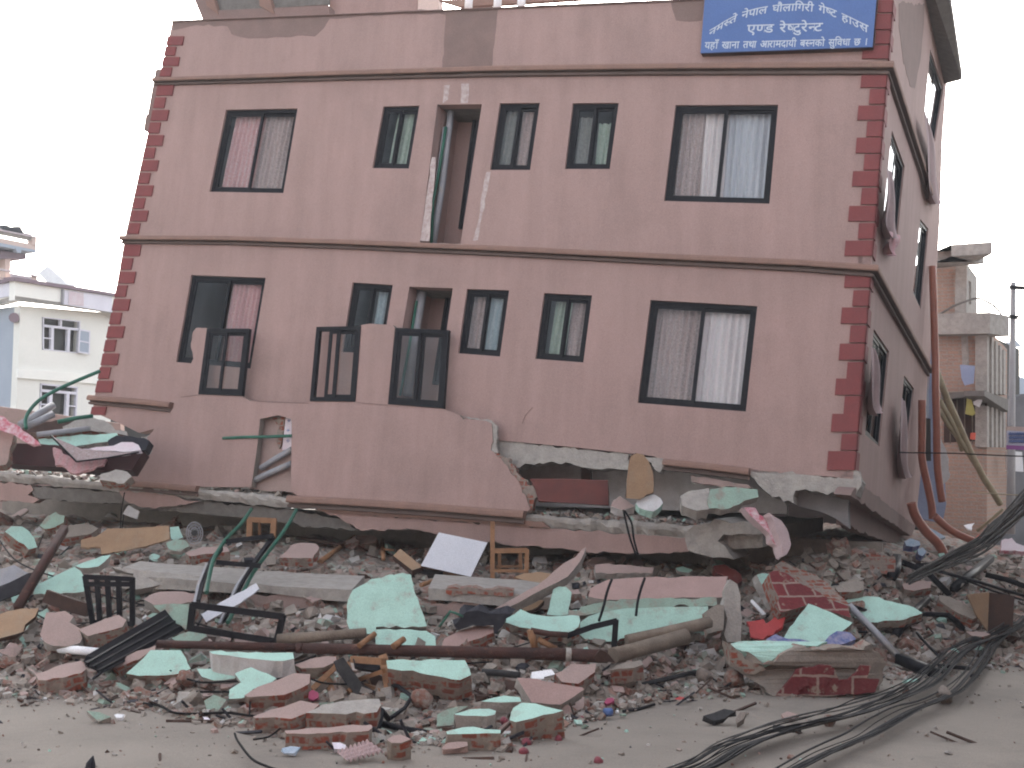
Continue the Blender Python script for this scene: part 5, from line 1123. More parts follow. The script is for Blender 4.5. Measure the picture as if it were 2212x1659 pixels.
('white_box', 'small white box lying on rubble below the rusty pole', 'box', 6, [(800, 830), (970, 806), (1002, 850), (905, 872), (905, 888), (802, 886)], 50, 0, .06, 'white', 'white', {'amp': 0}),
(SL, 'pink slab behind the diamond shaped one at right', 'wall slab', 6, [(1000, 845), (1140, 762), (1350, 755), (1345, 830), (1200, 925), (1060, 912)], 55, 0, .16, 'pink_dusty', 'brickside_red', {}),
(WP, 'brick block below the thick end of the rusty pole', 'wall piece', 6, [(1480, 800), (1600, 750), (1740, 728), (1760, 765), (1620, 800), (1490, 815)], 68, -8, .2, 'dust', 'brickside_red', {}),
(SL, 'pink slab with brick side just above the rusty pole right of centre', 'wall slab', 6, [(20, 610), (45, 540), (180, 470), (335, 425), (465, 438), (470, 490), (300, 550), (160, 610)], 58, -8, .16, 'pink', 'brickside_red', {'back': -.4}),
('pink_beam', 'long narrow pink wall beam sloping up to the right under the slab', 'wall beam', 6, [(425, 305), (700, 165), (930, 20), (1000, -50), (1070, -110), (1180, -170), (1235, -235), (1270, -250), (1255, -190), (1110, 5), (900, 110), (690, 225), (510, 315)], 45, 0, .18, 'pink_dusty', 'concrete', {'seg': .15}),
('mint_slab', 'wide pale green slab left of the long pink and green wall', 'wall slab', 6, [(555, 395), (700, 288), (790, 330), (900, 345), (1060, 345), (1215, 345), (1200, 440), (1110, 505), (960, 500), (830, 468), (700, 440)], 60, 0, .14, 'mint', 'brickside', {}),
('mint_slab', 'upright pale green tongue above the wide green slab', 'wall slab', 6, [(930, 335), (960, 210), (985, 115), (1030, 92), (1090, 98), (1145, 140), (1135, 230), (1112, 335)], 32, 0, .14, 'mint', 'concrete', {}),
('plywood_scrap', 'brown board scrap left of the upright green tongue', 'board', 6, [(690, 255), (830, 190), (905, 215), (850, 265), (735, 305)], 50, 0, .05, 'plywood', 'wood_dark', {}),
('pink_wall', 'long fallen wall with pink upper face right of the centre', 'wall slab', 6, [(1285, 175), (1310, 105), (1460, 28), (1800, 10), (2212, 5), (2492, 2), (2480, 180), (2212, 188), (1700, 200), (1460, 205), (1360, 195)], 62, 3, .14, 'pink', 'concrete', {'seg': .15, 'dd': 17.00}),
('mint_wall', 'long pale green wall face hanging below the pink upper face', 'wall slab', 6, [(1290, 345), (1500, 300), (1700, 280), (2000, 270), (2320, 262), (2325, 395), (2212, 420), (1800, 470), (1560, 540), (1540, 560), (1290, 575), (1210, 500), (1215, 400)], 30, 3, .3, 'mint', 'brickside', {'seg': .15, 'dd': 16.50}),
('wall_end', 'grey plaster block end of the long pink and green wall', 'wall chunk', 8, [(105, 430), (170, 395), (220, 400), (225, 480), (215, 560), (110, 585), (105, 500)], 20, 0, .3, 'dust', 'brickside', {'dd': 16.40}),
('grey_strip', 'grey concrete strip between pink and green faces of the long wall', 'wall piece', 6, [(1130, 300), (1400, 215), (1700, 205), (2400, 185), (2400, 255), (2000, 268), (1600, 290), (1300, 335), (1120, 342)], 30, 3, .15, 'mint_dusty', 'concrete', {'dd': 16.70}),
('concrete_post', 'upright grey slab edge at the right end of the long pink wall', 'post', 8, [(225, 290), (260, 230), (310, 255), (325, 330), (332, 640), (240, 640)], 15, 10, .15, 'concrete', 'concrete', {'dd': 16.60}),
(SL, 'pink slab strip tucked under the floor slab behind the long pink wall', 'wall slab', 5, [(1345, 1425), (1420, 1415), (1860, 1445), (1840, 1495), (1350, 1495)], 55, 0, .12, 'pink_dusty', 'concrete', {}),
(WP, 'small pale green chip by the slab end right of the pink strip', 'plaster piece', 5, [(2040, 1450), (2100, 1440), (2190, 1468), (2160, 1492), (2060, 1480)], 55, 0, .06, 'mint', 'concrete', {}),
('plywood_scrap', 'tan curved board at the foot of the wooden chair', 'board', 5, [(650, 1530), (740, 1500), (850, 1488), (960, 1500), (930, 1572), (800, 1592), (740, 1560)], 60, 0, .03, 'plywood', 'wood', {}),
# on the slab right
('red_headboard', 'glossy red brown bed panel lying inside the crushed first floor', 'bed panel', 5, [(780, 680), (1100, 683), (1455, 692), (1462, 910), (1200, 895), (860, 872), (830, 760)], 5, 0, .06, 'redwood', 'redwood', {'amp': 0, 'dd': 20.23}),
('round_table_top', 'tan oval table top propped on edge in the crushed first floor', 'table top', 5, [(1618, 700), (1635, 560), (1655, 490), (1705, 460), (1760, 470), (1810, 530), (1845, 620), (1855, 720), (1848, 800), (1790, 820), (1740, 860), (1618, 850)], 5, 0, .05, 'plywood', 'wood_dark', {'amp': 0, 'dd': 19.07}),
('plaster_lump', 'white and green plaster lump in front of the tan table top', 'plaster piece', 5, [(1700, 895), (1740, 830), (1800, 808), (1860, 820), (1915, 850), (1935, 890), (1900, 930), (1850, 962), (1725, 930)], 45, 0, .14, 'white_plaster', 'mint', {'dd': 18.97}),
('plaster_lump', 'pinkish lump left of the white and green one on the slab', 'plaster piece', 5, [(1500, 875), (1560, 830), (1620, 870), (1690, 920), (1590, 952), (1480, 915)], 45, 0, .14, 'pink_dusty', 'white_plaster', {'dd': 19.18}),
(WP, 'pale green and grey wall block on the slab near the house corner', 'wall piece', 7, [(120, 720), (115, 640), (130, 590), (300, 580), (440, 595), (445, 640), (250, 722)], 35, 0, .16, 'mint_dusty', 'concrete', {'dd': 18.76}),
(WP, 'dusty grey lump left of the green block near the house corner', 'wall piece', 7, [(-70, 640), (0, 600), (115, 585), (130, 640), (120, 725), (40, 735), (-60, 700)], 45, 0, .2, 'concrete', 'concrete', {'dd': 18.76}),
('patterned_cloth', 'red and white patterned cloth draped off the slab end', 'cloth', 7, [(350, 715), (430, 715), (520, 790), (580, 860), (620, 930), (640, 1010), (600, 1040), (560, 960), (480, 850), (400, 770)], 30, 20, .12, 'floral', 'foam', {'dd': 18.24, 'amp': .02}),
('foam_roll', 'beige foam mattress edge curling down beside the patterned cloth', 'mattress', 7, [(520, 745), (600, 800), (650, 880), (668, 960), (640, 1030), (610, 1040), (600, 960), (570, 860)], 25, 25, .15, 'foam', 'foam', {'dd': 18.13}),
('red_bundle', 'dark red bundle in the hollow below the slab end', 'bundle', 7, [(150, 1100), (230, 1090), (300, 1130), (345, 1200), (300, 1225), (240, 1180), (160, 1150)], 45, 0, .15, 'redwood', 'redwood', {}),
('quoin_slab', 'fallen corner slab with red painted blocks lying behind the front chunk', 'wall slab', 8, [(525, 185), (560, 160), (640, 185), (740, 260), (830, 300), (950, 370), (1040, 400), (1062, 480), (930, 440), (800, 388), (700, 420), (600, 445), (565, 400), (590, 350), (545, 260)], 45, 15, .3, 'quoin_face', 'brickside_red', {'seg': .14}),
(SL, 'ragged brick edge above the red painted blocks of the fallen corner slab', 'wall slab', 8, [(560, 125), (610, 100), (700, 150), (830, 195), (930, 270), (1010, 350), (1060, 410), (960, 380), (820, 300), (700, 250), (600, 180)], 65, 20, .14, 'brickside_red', 'brickside_red', {}),
('mint_slab', 'pale green strip leaning left of the fallen red block slab', 'wall slab', 8, [(440, 195), (525, 190), (560, 240), (545, 270), (592, 360), (560, 405), (500, 320)], 35, 30, .16, 'mint', 'concrete', {}),
('mint_slab', 'clean pale green board like slab behind the front red brick chunk', 'wall slab', 8, [(598, 640), (640, 570), (780, 385), (930, 445), (1072, 512), (1000, 580), (905, 640), (750, 660)], 55, 0, .12, 'mint', 'brickside', {'amp': .006}),
('red_sheet', 'bright red plastic sheet left of the clean green slab', 'sheet', 8, [(370, 510), (480, 490), (500, 520), (560, 475), (625, 475), (600, 545), (480, 625), (400, 610)], 50, 0, .04, 'red_sheet', 'red_sheet', {}),
('purple_bag', 'blue and white crumpled bag on the front red brick chunk', 'bag', 8, [(880, 650), (920, 600), (970, 568), (1030, 572), (1062, 580), (1095, 620), (1030, 650), (950, 668)], 45, 0, .12, 'blue_cloth', 'blue_cloth', {'back': .15}),
('purple_bag', 'flat purplish plastic strip along the top of the front red brick chunk', 'bag', 8, [(500, 618), (560, 592), (640, 618), (800, 635), (870, 650), (820, 672), (640, 645), (500, 640)], 60, 0, .03, 'blue_cloth', 'blue_cloth', {'back': .15}),
(SL, 'pale green slab with lilac rim at the right behind the black bars', 'wall slab', 8, [(1015, 370), (1090, 335), (1250, 345), (1290, 362), (1480, 408), (1540, 450), (1380, 500), (1240, 512), (1080, 500), (1040, 420)], 55, 0, .14, 'mint', 'brickside', {}),
('white_strip', 'narrow white metal slat poking up left of the fallen red block slab', 'slat', 8, [(395, 365), (412, 360), (500, 455), (482, 462)], 35, 0, .02, 'white', 'white', {'amp': 0, 'back': .1}),
('cardboard_box', 'brown cabinet box with one pale side at the right edge of the pile', 'box', 8, [(1982, 312), (2150, 335), (2135, 585), (1972, 582)], 8, -15, .4, 'wood_dark', 'plywood', {'amp': 0}),
('pale_panel', 'pale triangular board beside the brown cabinet box', 'board', 8, [(1838, 325), (1982, 312), (1970, 565), (1900, 470)], 15, 35, .03, 'plywood', 'plywood', {'amp': 0, 'back': .1}),
(SL, 'dusty slab with red brick fragments right of the black bars', 'wall slab', 17, [(860, 690), (960, 700), (1150, 800), (1260, 900), (1200, 930), (1000, 840), (860, 740)], 55, 10, .2, 'dust', 'brickside_red', {}),
(SL, 'pinkish plaster slab by the lower right end of the black bars', 'wall slab', 17, [(1130, 1060), (1250, 1055), (1380, 1085), (1300, 1110), (1180, 1100)], 65, 0, .14, 'pink_dusty', 'brickside_red', {}),
('brick_slab', 'brick panel with a row of red bricks below the sheared side wall', 'wall slab', 7, [(1090, 1020), (1360, 1040), (1350, 1150), (1320, 1160), (1090, 1140), (1040, 1090)], 20, 0, .2, 'brickside_red', 'brickside', {'seg': .12}),
(WP, 'small brick lump in the middle right of the pile under the brick panel', 'wall piece', 8, [(960, 280), (1040, 240), (1140, 235), (1150, 290), (1080, 310), (980, 310)], 55, 0, .15, 'dust', 'brickside_red', {}),
(WP, 'white topped brick lump among the black bars at right', 'wall piece', 8, [(1400, 255), (1500, 238), (1600, 240), (1590, 280), (1480, 300), (1420, 290)], 60, 0, .12, 'pink_dusty', 'brickside_red', {}),
('pink_cloth', 'pink and white cloth pieces on rubble at the far right edge', 'cloth', 7, [(2060, 930), (2130, 915), (2160, 950), (2260, 985), (2280, 1010), (2120, 1000), (2060, 1000)], 50, 0, .12, 'pinkwhite', 'floral', {}),
('red_board', 'bright orange red board piece lying below the bamboo at right', 'board', 20, [(850, 1390), (900, 1340), (1000, 1300), (1040, 1310), (950, 1370), (870, 1412)], 35, 0, .04, 'orange', 'orange', {'amp': 0}),
('white_sheet', 'white sheet lying between the orange pipe ends', 'sheet', 20, [(370, 1290), (430, 1270), (500, 1310), (580, 1360), (500, 1385), (440, 1330)], 50, 0, .03, 'lightblue', 'lightblue', {}),
('white_sheet', 'small white triangle of sheet left of the thin bamboo stick', 'sheet', 20, [(760, 1240), (865, 1218), (840, 1290), (800, 1280)], 40, 0, .03, 'white', 'white', {}),
('blue_cloth', 'light blue plastic bag below the lowest corner of the side wall', 'bag', 20, [(170, 1400), (230, 1370), (320, 1400), (330, 1440), (260, 1460), (190, 1445)], 40, 0, .15, 'lightblue', 'blue_cloth', {}),
('blue_cloth', 'light blue crumpled cloth nearest to the curving orange pipe end', 'bag', 20, [(300, 1480), (350, 1465), (388, 1500), (350, 1550), (310, 1530)], 40, 0, .15, 'lightblue', 'blue_cloth', {}),
]
for r in D:
    nm, lb, ct, t, pts, e, az, th, tp, sd_, kw = r
    chunk(nm, lb, ct, t, pts, e, az, th, tp, sd_, **kw)

# big front chunk at right: mint top, torn plaster rim, brick face painted with dark red blocks
BC = empty('front_chunk', at(1750, 1500, mdepth(1750, 1505)), 'biggest brick chunk with mint top and dark red painted blocks at front right', 'wall chunk')
dB = mdepth(1680, 1503) - .05
def bp(x, y, d): return at(*T(8, [(x, y)])[0], d)
top_ = [(330, 638, .55), (470, 635, .6), (700, 645, .62), (900, 640, .6), (1060, 660, .5), (1190, 650, .45)]
rim = [(250, 655, .35), (300, 690, .2), (420, 735, .12), (485, 792, .05), (560, 770, .05), (640, 700, .1), (720, 668, .12), (850, 690, .08), (1000, 680, .1), (1100, 690, .12), (1195, 655, .2), (1300, 780, .25)]
bot = [(265, 800, .30), (400, 895, .15), (560, 1005, 0), (700, 1010, .0), (850, 1012, .05), (1050, 975, .1), (1230, 975, .2), (1250, 960, .3)]
mb = MB()
A1 = [bp(x, y, dB + d) for x, y, d in rim]; A2 = [bp(x, y, dB + d) for x, y, d in bot]
face = A1[:] + A2[::-1]
fr_ = rag(face, .07, .012)
mb.prism(fr_, Vector((0, .45, -.02)), mf=0, ms=1, botjit=.02); mb.build('body', ['dust', 'brickside'], BC)
mb = MB(); mb.prism(rag([bp(x, y, dB + d + .06) for x, y, d in [(262, 652, .3), (330, 636, .35), (470, 632, .4), (700, 640, .45), (905, 638, .45), (840, 668, .3), (720, 664, .2), (640, 698, .16), (620, 735, .12), (560, 742, .12), (490, 788, .08), (430, 735, .1), (300, 690, .15)]], .08, .008), Vector((0, .03, -.05)))
mb.build('mint_top', ['mint'], BC)
mb = MB()
for q in ([(565, 1003), (700, 830), (905, 798), (930, 800), (960, 830), (890, 1000)], [(700, 1003), (790, 880), (780, 1000)], [(880, 935), (960, 830), (985, 895), (1090, 890), (1150, 880), (1250, 890), (1225, 975), (1050, 985), (860, 1005)], [(1050, 890), (1130, 800), (1200, 805), (1165, 885)]):
    mb.prism(rag([bp(x, y, dB + .0) for x, y in q], .08, .012), Vector((0, .05, 0)), mf=0, ms=0)
mb.build('painted_face', ['quoin_face'], BC)
mb = MB(); mb.prism(rag([bp(x, y, dB + .12) for x, y in [(262, 655), (300, 690), (340, 720), (360, 760), (480, 800), (500, 830), (400, 860), (300, 800), (262, 760)]], .06, .01), Vector((0, .05, 0))); mb.build('torn_plaster', ['brickside'], BC)

# ---------------------------------------------------------------- poles, pipes, frames, sticks
def rods(name, label, cat, t, pts, r, m, d0=None, lift=.1, group=None, sides=10, smooth_=False, hollow=False):
    P = T(t, pts)
    if d0 is None:
        ds = [mdepth(*p) - lift for p in (P[0], P[-1])]
    else: ds = d0 if isinstance(d0, (list, tuple)) else [d0, d0]
    n = len(P); L3 = [at(x, y, ds[0] + (ds[1] - ds[0]) * i / (n - 1)) for i, (x, y) in enumerate(P)]
    if smooth_: L3 = smoothline(L3, 5)
    return ptube(name, label, cat, L3, r, m, sides=sides, group=group, hollow=hollow)
# long rusty tapered pole
RP = empty('rusty_pole', at(820, 1420, 15.6), 'long rusty tapered steel pole lying across the front of the pile', 'pole')
def seg_(name, x0, y0, x1, y1, d0, d1, r0, r1, m='rust'):
    a, b = at(x0, y0, d0), at(x1, y1, d1); mb = MB(); mb.tube([a, a.lerp(b, .5), b], [r0, (r0 + r1) / 2, r1], sides=16); o = mb.build(name, [m], RP)
    for p in o.data.polygons: p.use_smooth = len(p.vertices) == 4
seg_('thin_section', 340, 1391, 645, 1399, 15.25, 15.2, .048, .052)
seg_('collar', 640, 1400, 654, 1400, 15.19, 15.19, .062, .066)
seg_('middle_section', 650, 1400, 1224, 1414, 15.2, 15.1, .064, .076)
seg_('collar', 1222, 1414, 1234, 1414.5, 15.1, 15.1, .082, .082, 'concrete')
seg_('thick_section', 1234, 1414.5, 1312, 1418, 15.1, 15.1, .078, .08)
mb = MB(); mb.prism(rag([at(*T(6, [p])[0], 15.0) for p in [(1340, 690), (1390, 640), (1440, 650), (1480, 690), (1520, 750), (1400, 745), (1350, 740)]], .06, .01), Vector((0, .1, 0))); mb.build('rust_crust', ['wood_dark'], RP)
rods('log', 'short grey brown log continuing right from the rusty pole end', 'log', 6, [(1500, 690), (1700, 640), (2140, 520)], [.10, .095, .10], 'log', d0=[15.3, 15.9], sides=12)
rods('log', 'long weathered grey beam resting on the mint wall foot at right', 'log', 6, [(1620, 560), (1900, 500), (2212, 430), (2330, 400)], .085, 'log', d0=[15.8, 16.2], sides=6)
rods('log', 'pale wooden log just above the rusty pole at centre left', 'log', 4, [(500, 550), (850, 525), (1265, 490)], [.07, .065, .06], 'log', d0=[15.35, 15.35], sides=12)
rods('rusty_bar', 'rusty brown square bar leaning at the far left', 'bar', 1, [(560, 1110), (420, 1340), (150, 1800)], .075, 'rust', d0=[19.6, 17.5], sides=4)
rods('white_pipe', 'white plastic pipe poking out left of the black beam', 'pipe', 2, [(515, 628), (870, 662)], .055, 'white', lift=.15, hollow=True)
rods('grey_pipe', 'upper grey pipe on the debris at the far left', 'pipe', 15, [(680, 1260), (250, 1520)], .07, 'grey_pipe', d0=[23.6, 23.1])
rods('grey_pipe', 'lower grey pipe on the debris at the far left', 'pipe', 15, [(680, 1375), (330, 1540)], .065, 'grey_pipe', d0=[23.3, 23.0], hollow=True)
rods('grey_pipe', 'long thin grey pipe lying level above the pale green strip at far left', 'pipe', 1, [(320, 300), (780, 245)], .05, 'grey_pipe', d0=[23.0, 23.2])
rods('green_hose', 'green hose arching from the house edge to the grey pipes at far left', 'hose', 15, [(1270, 830), (960, 960), (700, 1080), (500, 1200), (370, 1340), (325, 1450), (330, 1560)], .035, 'green_pipe', d0=[23.6, 22.8], smooth_=True)
rods('green_pipe', 'short green pipe lying on rubble at the lower left house corner', 'pipe', 15, [(1175, 1400), (980, 1425), (730, 1475)], .04, 'green_pipe', d0=[23.2, 22.9])
rods('black_edge', 'black metal edge strip of the broken glass at far left', 'metal strip', 1, [(440, 308), (660, 532), (920, 502), (1200, 452)], .02, 'black_metal', d0=[21.8, 21.8], sides=4)
rods('wood_stick', 'wooden stick leaning under the slab right of the pink topped brick block', 'stick', 3, [(865, 1400), (1165, 1185)], .045, 'wood', lift=.15)
rods('wood_stick', 'dark brown stick lying under the slab behind the pink topped block', 'stick', 3, [(670, 1190), (1060, 1255)], .035, 'wood_dark', lift=.1)
rods('wood_stick', 'orange brown upright post under the slab near the white board', 'stick', 3, [(1400, 1130), (1415, 1370)], .05, 'wood', lift=.15, sides=4)
rods('wood_stick', 'short orange brown rail near the white board', 'stick', 3, [(1420, 1290), (1510, 1300)], .03, 'wood', lift=.15, sides=4)
rods('wood_stick', 'orange stick lying left of the wooden chair foot', 'stick', 3, [(1740, 1600), (1950, 1530)], .035, 'wood', lift=.1)
rods('grey_roll', 'dark grey rolled cloth below the white board', 'roll', 3, [(1660, 1495), (1930, 1500)], .075, 'cable_gray', lift=.1)
rods('wood_stick', 'pinkish stick below the white board', 'stick', 3, [(1880, 1470), (2100, 1530), (2180, 1570)], .035, 'wood', lift=.12)
rods('wood_stick', 'wood stick rising left of the low green slab above the rusty pole', 'stick', 4, [(1205, 605), (1340, 500)], .035, 'wood', d0=[15.05, 15.3])
rods('wood_stick', 'wood stick rising in front of the low green slab above the rusty pole', 'stick', 4, [(1500, 610), (1592, 545)], .04, 'wood', d0=[15.05, 15.2])
chunk('wood_block', 'brown wooden box end beside the white board under the slab', 'wood block', 3, [(1500, 1345), (1560, 1285), (1755, 1440), (1665, 1472)], 50, 0, .1, 'plywood', 'wood_dark', amp=0)
for i, (pts, r, lb) in enumerate((([(1290, 190), (1290, 150), (1320, 140), (1380, 170), (1420, 175)], .02, 'thin red brown bent wire by the pink wall'),)):
    rods('bent_wire', lb, 'wire', 6, pts, r, 'rust', lift=.2, smooth_=True)
for pts, lb in (([(1490, 30), (1450, 140), (1415, 280), (1380, 385)], 'left of the two steel rods hanging over the long pink wall'), ([(1775, 20), (1740, 120), (1715, 220), (1700, 340)], 'right of the two steel rods hanging over the long pink wall')):
    rods('steel_rod', lb, 'rod', 6, pts, .018, 'wire_black', d0=[16.8, 16.2], smooth_=True)
# red stick chair remains
for pts, lb in (([(790, 465), (830, 635)], 'upright red brown chair leg right of centre above the rusty pole'), ([(790, 470), (950, 500), (1110, 510)], 'level red brown chair rail right of centre'), ([(850, 545), (1010, 635)], 'sloping red brown chair rail right of centre')):
    rods('chair_stick', lb, 'stick', 6, pts, .05 if 'upright' in lb else .04, 'rust' if 'level' in lb else 'wood', d0=[15.3, 15.3], sides=6)
# black frame by the mint wall
def frame_obj(name, label, cat, P, d, r, m='black_metal', close=False, group=None):
    mb = MB()
    for line in P:
        L3 = [at(x, y, dd) for (x, y), dd in zip(line, d if isinstance(d, list) else [d] * len(line))]
        for a, b in zip(L3, L3[1:]):
            ax = (b - a).normalized(); u = ax.cross(Vector((0, -1, .1))).normalized(); w_ = ax.cross(u)
            mb.box((a + b) / 2, ax * ((b - a).length / 2 + r * .5), u * r, w_ * r * .7)
    return tag(mb.build(name, [m]), label, cat, group)
frame_obj('window_frame', 'bent corner of a black window frame leaning on the mint wall', 'window frame', [T(6, [(1110, 515), (1320, 440), (1525, 390), (1510, 620)])], 15.6, .035)
frame_obj('window_frame', 'black aluminium window frame lying above the thin end of the rusty pole', 'window frame', [[(417, 1307), (611, 1332), (598, 1386), (411, 1357), (417, 1307)]], 15.45, .040)
frame_obj('window_guard', 'black window guard with upright bars standing in the left of the pile', 'window guard',
          [[(184, 1246), (286, 1251), (286, 1348), (200, 1345), (184, 1246)], [(209, 1248), (216, 1344)], [(232, 1249), (237, 1345)], [(256, 1250), (259, 1346)], [(184, 1262), (286, 1262)]], 16.8, .033)
# two tall bent window rails with green strips
for n_, (bk, gr) in enumerate((([(478, 1185), (455, 1215), (437, 1260), (428, 1300)], [(543, 1100), (520, 1132), (488, 1165), (463, 1205), (452, 1245), (446, 1280)]), ([(590, 1160), (550, 1215), (520, 1262), (482, 1345)], [(640, 1102), (618, 1140), (580, 1192), (545, 1240), (520, 1290), (492, 1345)]))):
    side_ = 'left' if n_ == 0 else 'right'
    W_ = empty('window_rail', at(bk[-1][0], bk[-1][1], 16.6), 'bent black window rail with a green strip, %s one of the leaning pair' % side_, 'window rail')
    mb = MB(); mb.tube(smoothline([at(x, y, 19.0 - .6 * i) for i, (x, y) in enumerate(bk)], 4), .04, sides=4); mb.build('black_rail', ['black_metal'], W_)
    mb = MB(); mb.tube(smoothline([at(x, y, 20.4 - .72 * i) for i, (x, y) in enumerate(gr)], 4), .030, sides=6); mb.build('green_strip', ['green_pipe'], W_)
    mb = MB(); mb.tube([at(x - 8, y + 3, 18.3 - .6 * i) for i, (x, y) in enumerate(bk[1:])], .026, sides=4); mb.build('grey_edge', ['grey_pipe'], W_)
for a, b, d in (((490, 1170), (588, 1157), 18.9), ((470, 1215), (560, 1222), 18.2)): frame_obj('window_rail', 'black cross rail, %s of two between the leaning green edged rails' % ('upper' if a[1] < 1200 else 'lower'), 'window rail', [[a, b]], d, .035)
# black long beam (wardrobe post)
mb = MB()
P_ = T(2, [(720, 735), (1420, 322), (1600, 465), (970, 770), (885, 842), (762, 790)]); P3 = [at(x, y, 14.35 + (0 if i in (0, 4, 5) else 2.0)) for i, (x, y) in enumerate(P_)]
mb.prism(P3, Vector((0, .12, .05)))
for k_ in range(3):
    a, b = P3[0].lerp(P3[4], .2 + .3 * k_), P3[1].lerp(P3[2], .2 + .3 * k_); mb.tube([a + Vector((0, -.02, 0)), b + Vector((0, -.02, 0))], .025, sides=4)
tag(mb.build('black_beam', ['black_metal']), 'thick ribbed black metal beam lying diagonally at left', 'beam')
frame_obj('charred_beam', 'dark timber behind the rusty square bar at the left edge', 'beam', [T(1, [(-60, 1700), (120, 1630), (260, 1560)])], 18.4, .10, 'black_soft')
frame_obj('dark_timber', 'dark brown timber under the plaster sheet at left', 'beam', [T(2, [(420, 180), (640, 260), (740, 290)])], 17.6, .09, 'wood_dark')
# white triangular profile leaning by the window rails
chunk('white_profile', 'white plastic sheet wedged behind the right window rail', 'sheet', 2, [(1740, 330), (1900, 230), (2160, 90), (2212, 60), (2240, 110), (2080, 230), (1900, 330), (1780, 400)], 40, 0, .03, 'white_board', 'white_board', amp=.004, back=.1)
# junction box with wires, fan guard
chunk('junction_box', 'small white electric box dangling below the slab at left', 'electric box', 1, [(1105, 912), (1205, 962), (1182, 1030), (1060, 985)], 10, 0, .06, 'white_plaster', 'white_plaster', amp=0, dd=23.4)
FG = empty('fan_guard', at(420, 1160, 21.3), 'grey wire fan guard in the dark gap below the slab at left', 'fan'); c = T(1, [(1680, 1150)])[0]
mb = MB()
for r_ in (95, 72, 48): mb.tube([at(c[0] + r_ / 4 * cos(i * pi / 10) * .75, c[1] + r_ / 4 * sin(i * pi / 10), 21.4) for i in range(21)], .010, sides=5)
for i in range(9): mb.tube([at(c[0], c[1], 21.35), at(c[0] + 24 * .75 * cos(i * 2 * pi / 9), c[1] + 24 * sin(i * 2 * pi / 9), 21.4)], .006, sides=4)
mb.build('grille', ['grey_pipe'], FG)
mb = MB(); mb.tube([at(c[0], c[1], 21.3), at(c[0], c[1], 21.5)], .05, sides=12); mb.build('motor', ['cable_gray'], FG)
# chair under the slab
CH = empty('wooden_chair', at(1090, 1240, 20.2), 'orange wooden chair standing under the slab edge at centre', 'chair')
def bar3(par, name, t, p, q, d0, d1, w_, m='wood'):
    a, b = at(*T(t, [p])[0], d0), at(*T(t, [q])[0], d1); ax = (b - a).normalized(); u = ax.cross(Vector((0, -1, .12))).normalized(); v = ax.cross(u)
    mb = MB(); mb.box((a + b) / 2, ax * (b - a).length / 2, u * w_, v * w_); mb.build(name, [m], par)
bar3(CH, 'leg', 5, (460, 1050), (460, 1550), 20.4, 20.2, .037); bar3(CH, 'leg', 5, (757, 1290), (752, 1520), 20.3, 20.2, .035)
bar3(CH, 'leg', 5, (520, 1310), (520, 1500), 20.8, 20.7, .028); bar3(CH, 'leg', 5, (700, 1310), (700, 1490), 20.8, 20.7, .028)
bar3(CH, 'seat_frame', 5, (462, 1305), (760, 1300), 20.3, 20.3, .040); bar3(CH, 'stretcher', 5, (462, 1475), (755, 1480), 20.2, 20.2, .026); bar3(CH, 'stretcher', 5, (490, 1440), (720, 1438), 20.6, 20.6, .021)
CH2 = empty('wooden_stool', at(560, 1165, 18.8), 'dim wooden stool frame in the gap behind the window rails', 'stool')
bar3(CH2, 'leg', 3, (262, 1035), (258, 1190), 21.8, 21.7, .046); bar3(CH2, 'leg', 3, (470, 1040), (462, 1200), 21.8, 21.7, .046); bar3(CH2, 'seat_frame', 3, (250, 1035), (490, 1045), 21.8, 21.8, .046)
bar3(CH2, 'stretcher', 3, (345, 1050), (345, 1190), 21.9, 21.9, .023)
# broken chair with burnt plank
BCH = empty('broken_chair', at(800, 1500, 15.2), 'smashed orange wooden chair below the middle of the rusty pole', 'chair')
for nm, p, q, w_ in (('leg', (1005, 785), (790, 985), .032), ('leg', (940, 900), (1000, 1065), .042), ('leg', (1105, 760), (1185, 1060), .032), ('leg', (1415, 700), (1470, 1010), .05), ('stretcher', (1270, 965), (1440, 1025), .05), ('stretcher', (1060, 1060), (1130, 980), .028), ('seat_frame', (1150, 720), (1420, 740), .04), ('stretcher', (1190, 900), (1420, 820), .026)):
    bar3(BCH, nm, 4, p, q, 14.3, 13.9, w_ * .93)
chunk('seat_cushion', 'dark cushion stuck between the parts of the smashed chair', 'cushion', 4, [(1150, 720), (1330, 715), (1390, 770), (1370, 820), (1230, 800), (1180, 770)], 30, 0, .12, 'black_soft', 'black_soft', dd=14.15)
chunk('wicker_piece', 'tangle of brown wicker beside the smashed chair', 'wicker', 4, [(1280, 850), (1360, 820), (1440, 880), (1500, 960), (1440, 1020), (1330, 960)], 35, 0, .2, 'wood_dark', 'wood', dd=14.2, amp=.03)
chunk('charred_plank', 'dark grey charred plank slanting below the rusty pole', 'plank', 4, [(985, 735), (1070, 700), (1180, 860), (1310, 1060), (1210, 1065), (1090, 930)], 20, 0, .07, 'cable_gray', 'black_soft', amp=.004, dd=13.85)
# black sack and cloth right of centre
mb = MB()
S3 = [(130, 430), (190, 350), (235, 305), (330, 300), (450, 325), (640, 315), (570, 380), (545, 430), (500, 505), (470, 500), (468, 432), (330, 425), (250, 445), (160, 470)]
mb.prism(rag([at(*T(6, [p])[0], 15.8) for p in S3], .06, .012), Vector((0, .22, .05)), botjit=.04); tag(mb.build('black_sack', ['black_soft']), 'black jacket like heap on the pile right of the largest green slab', 'clothing')
rods('green_wire', 'bent green wire arch left of the black heap', 'wire', 6, [(0, 440), (50, 370), (95, 308), (140, 320), (205, 352)], .016, 'green_pipe', d0=[15.7, 15.6])
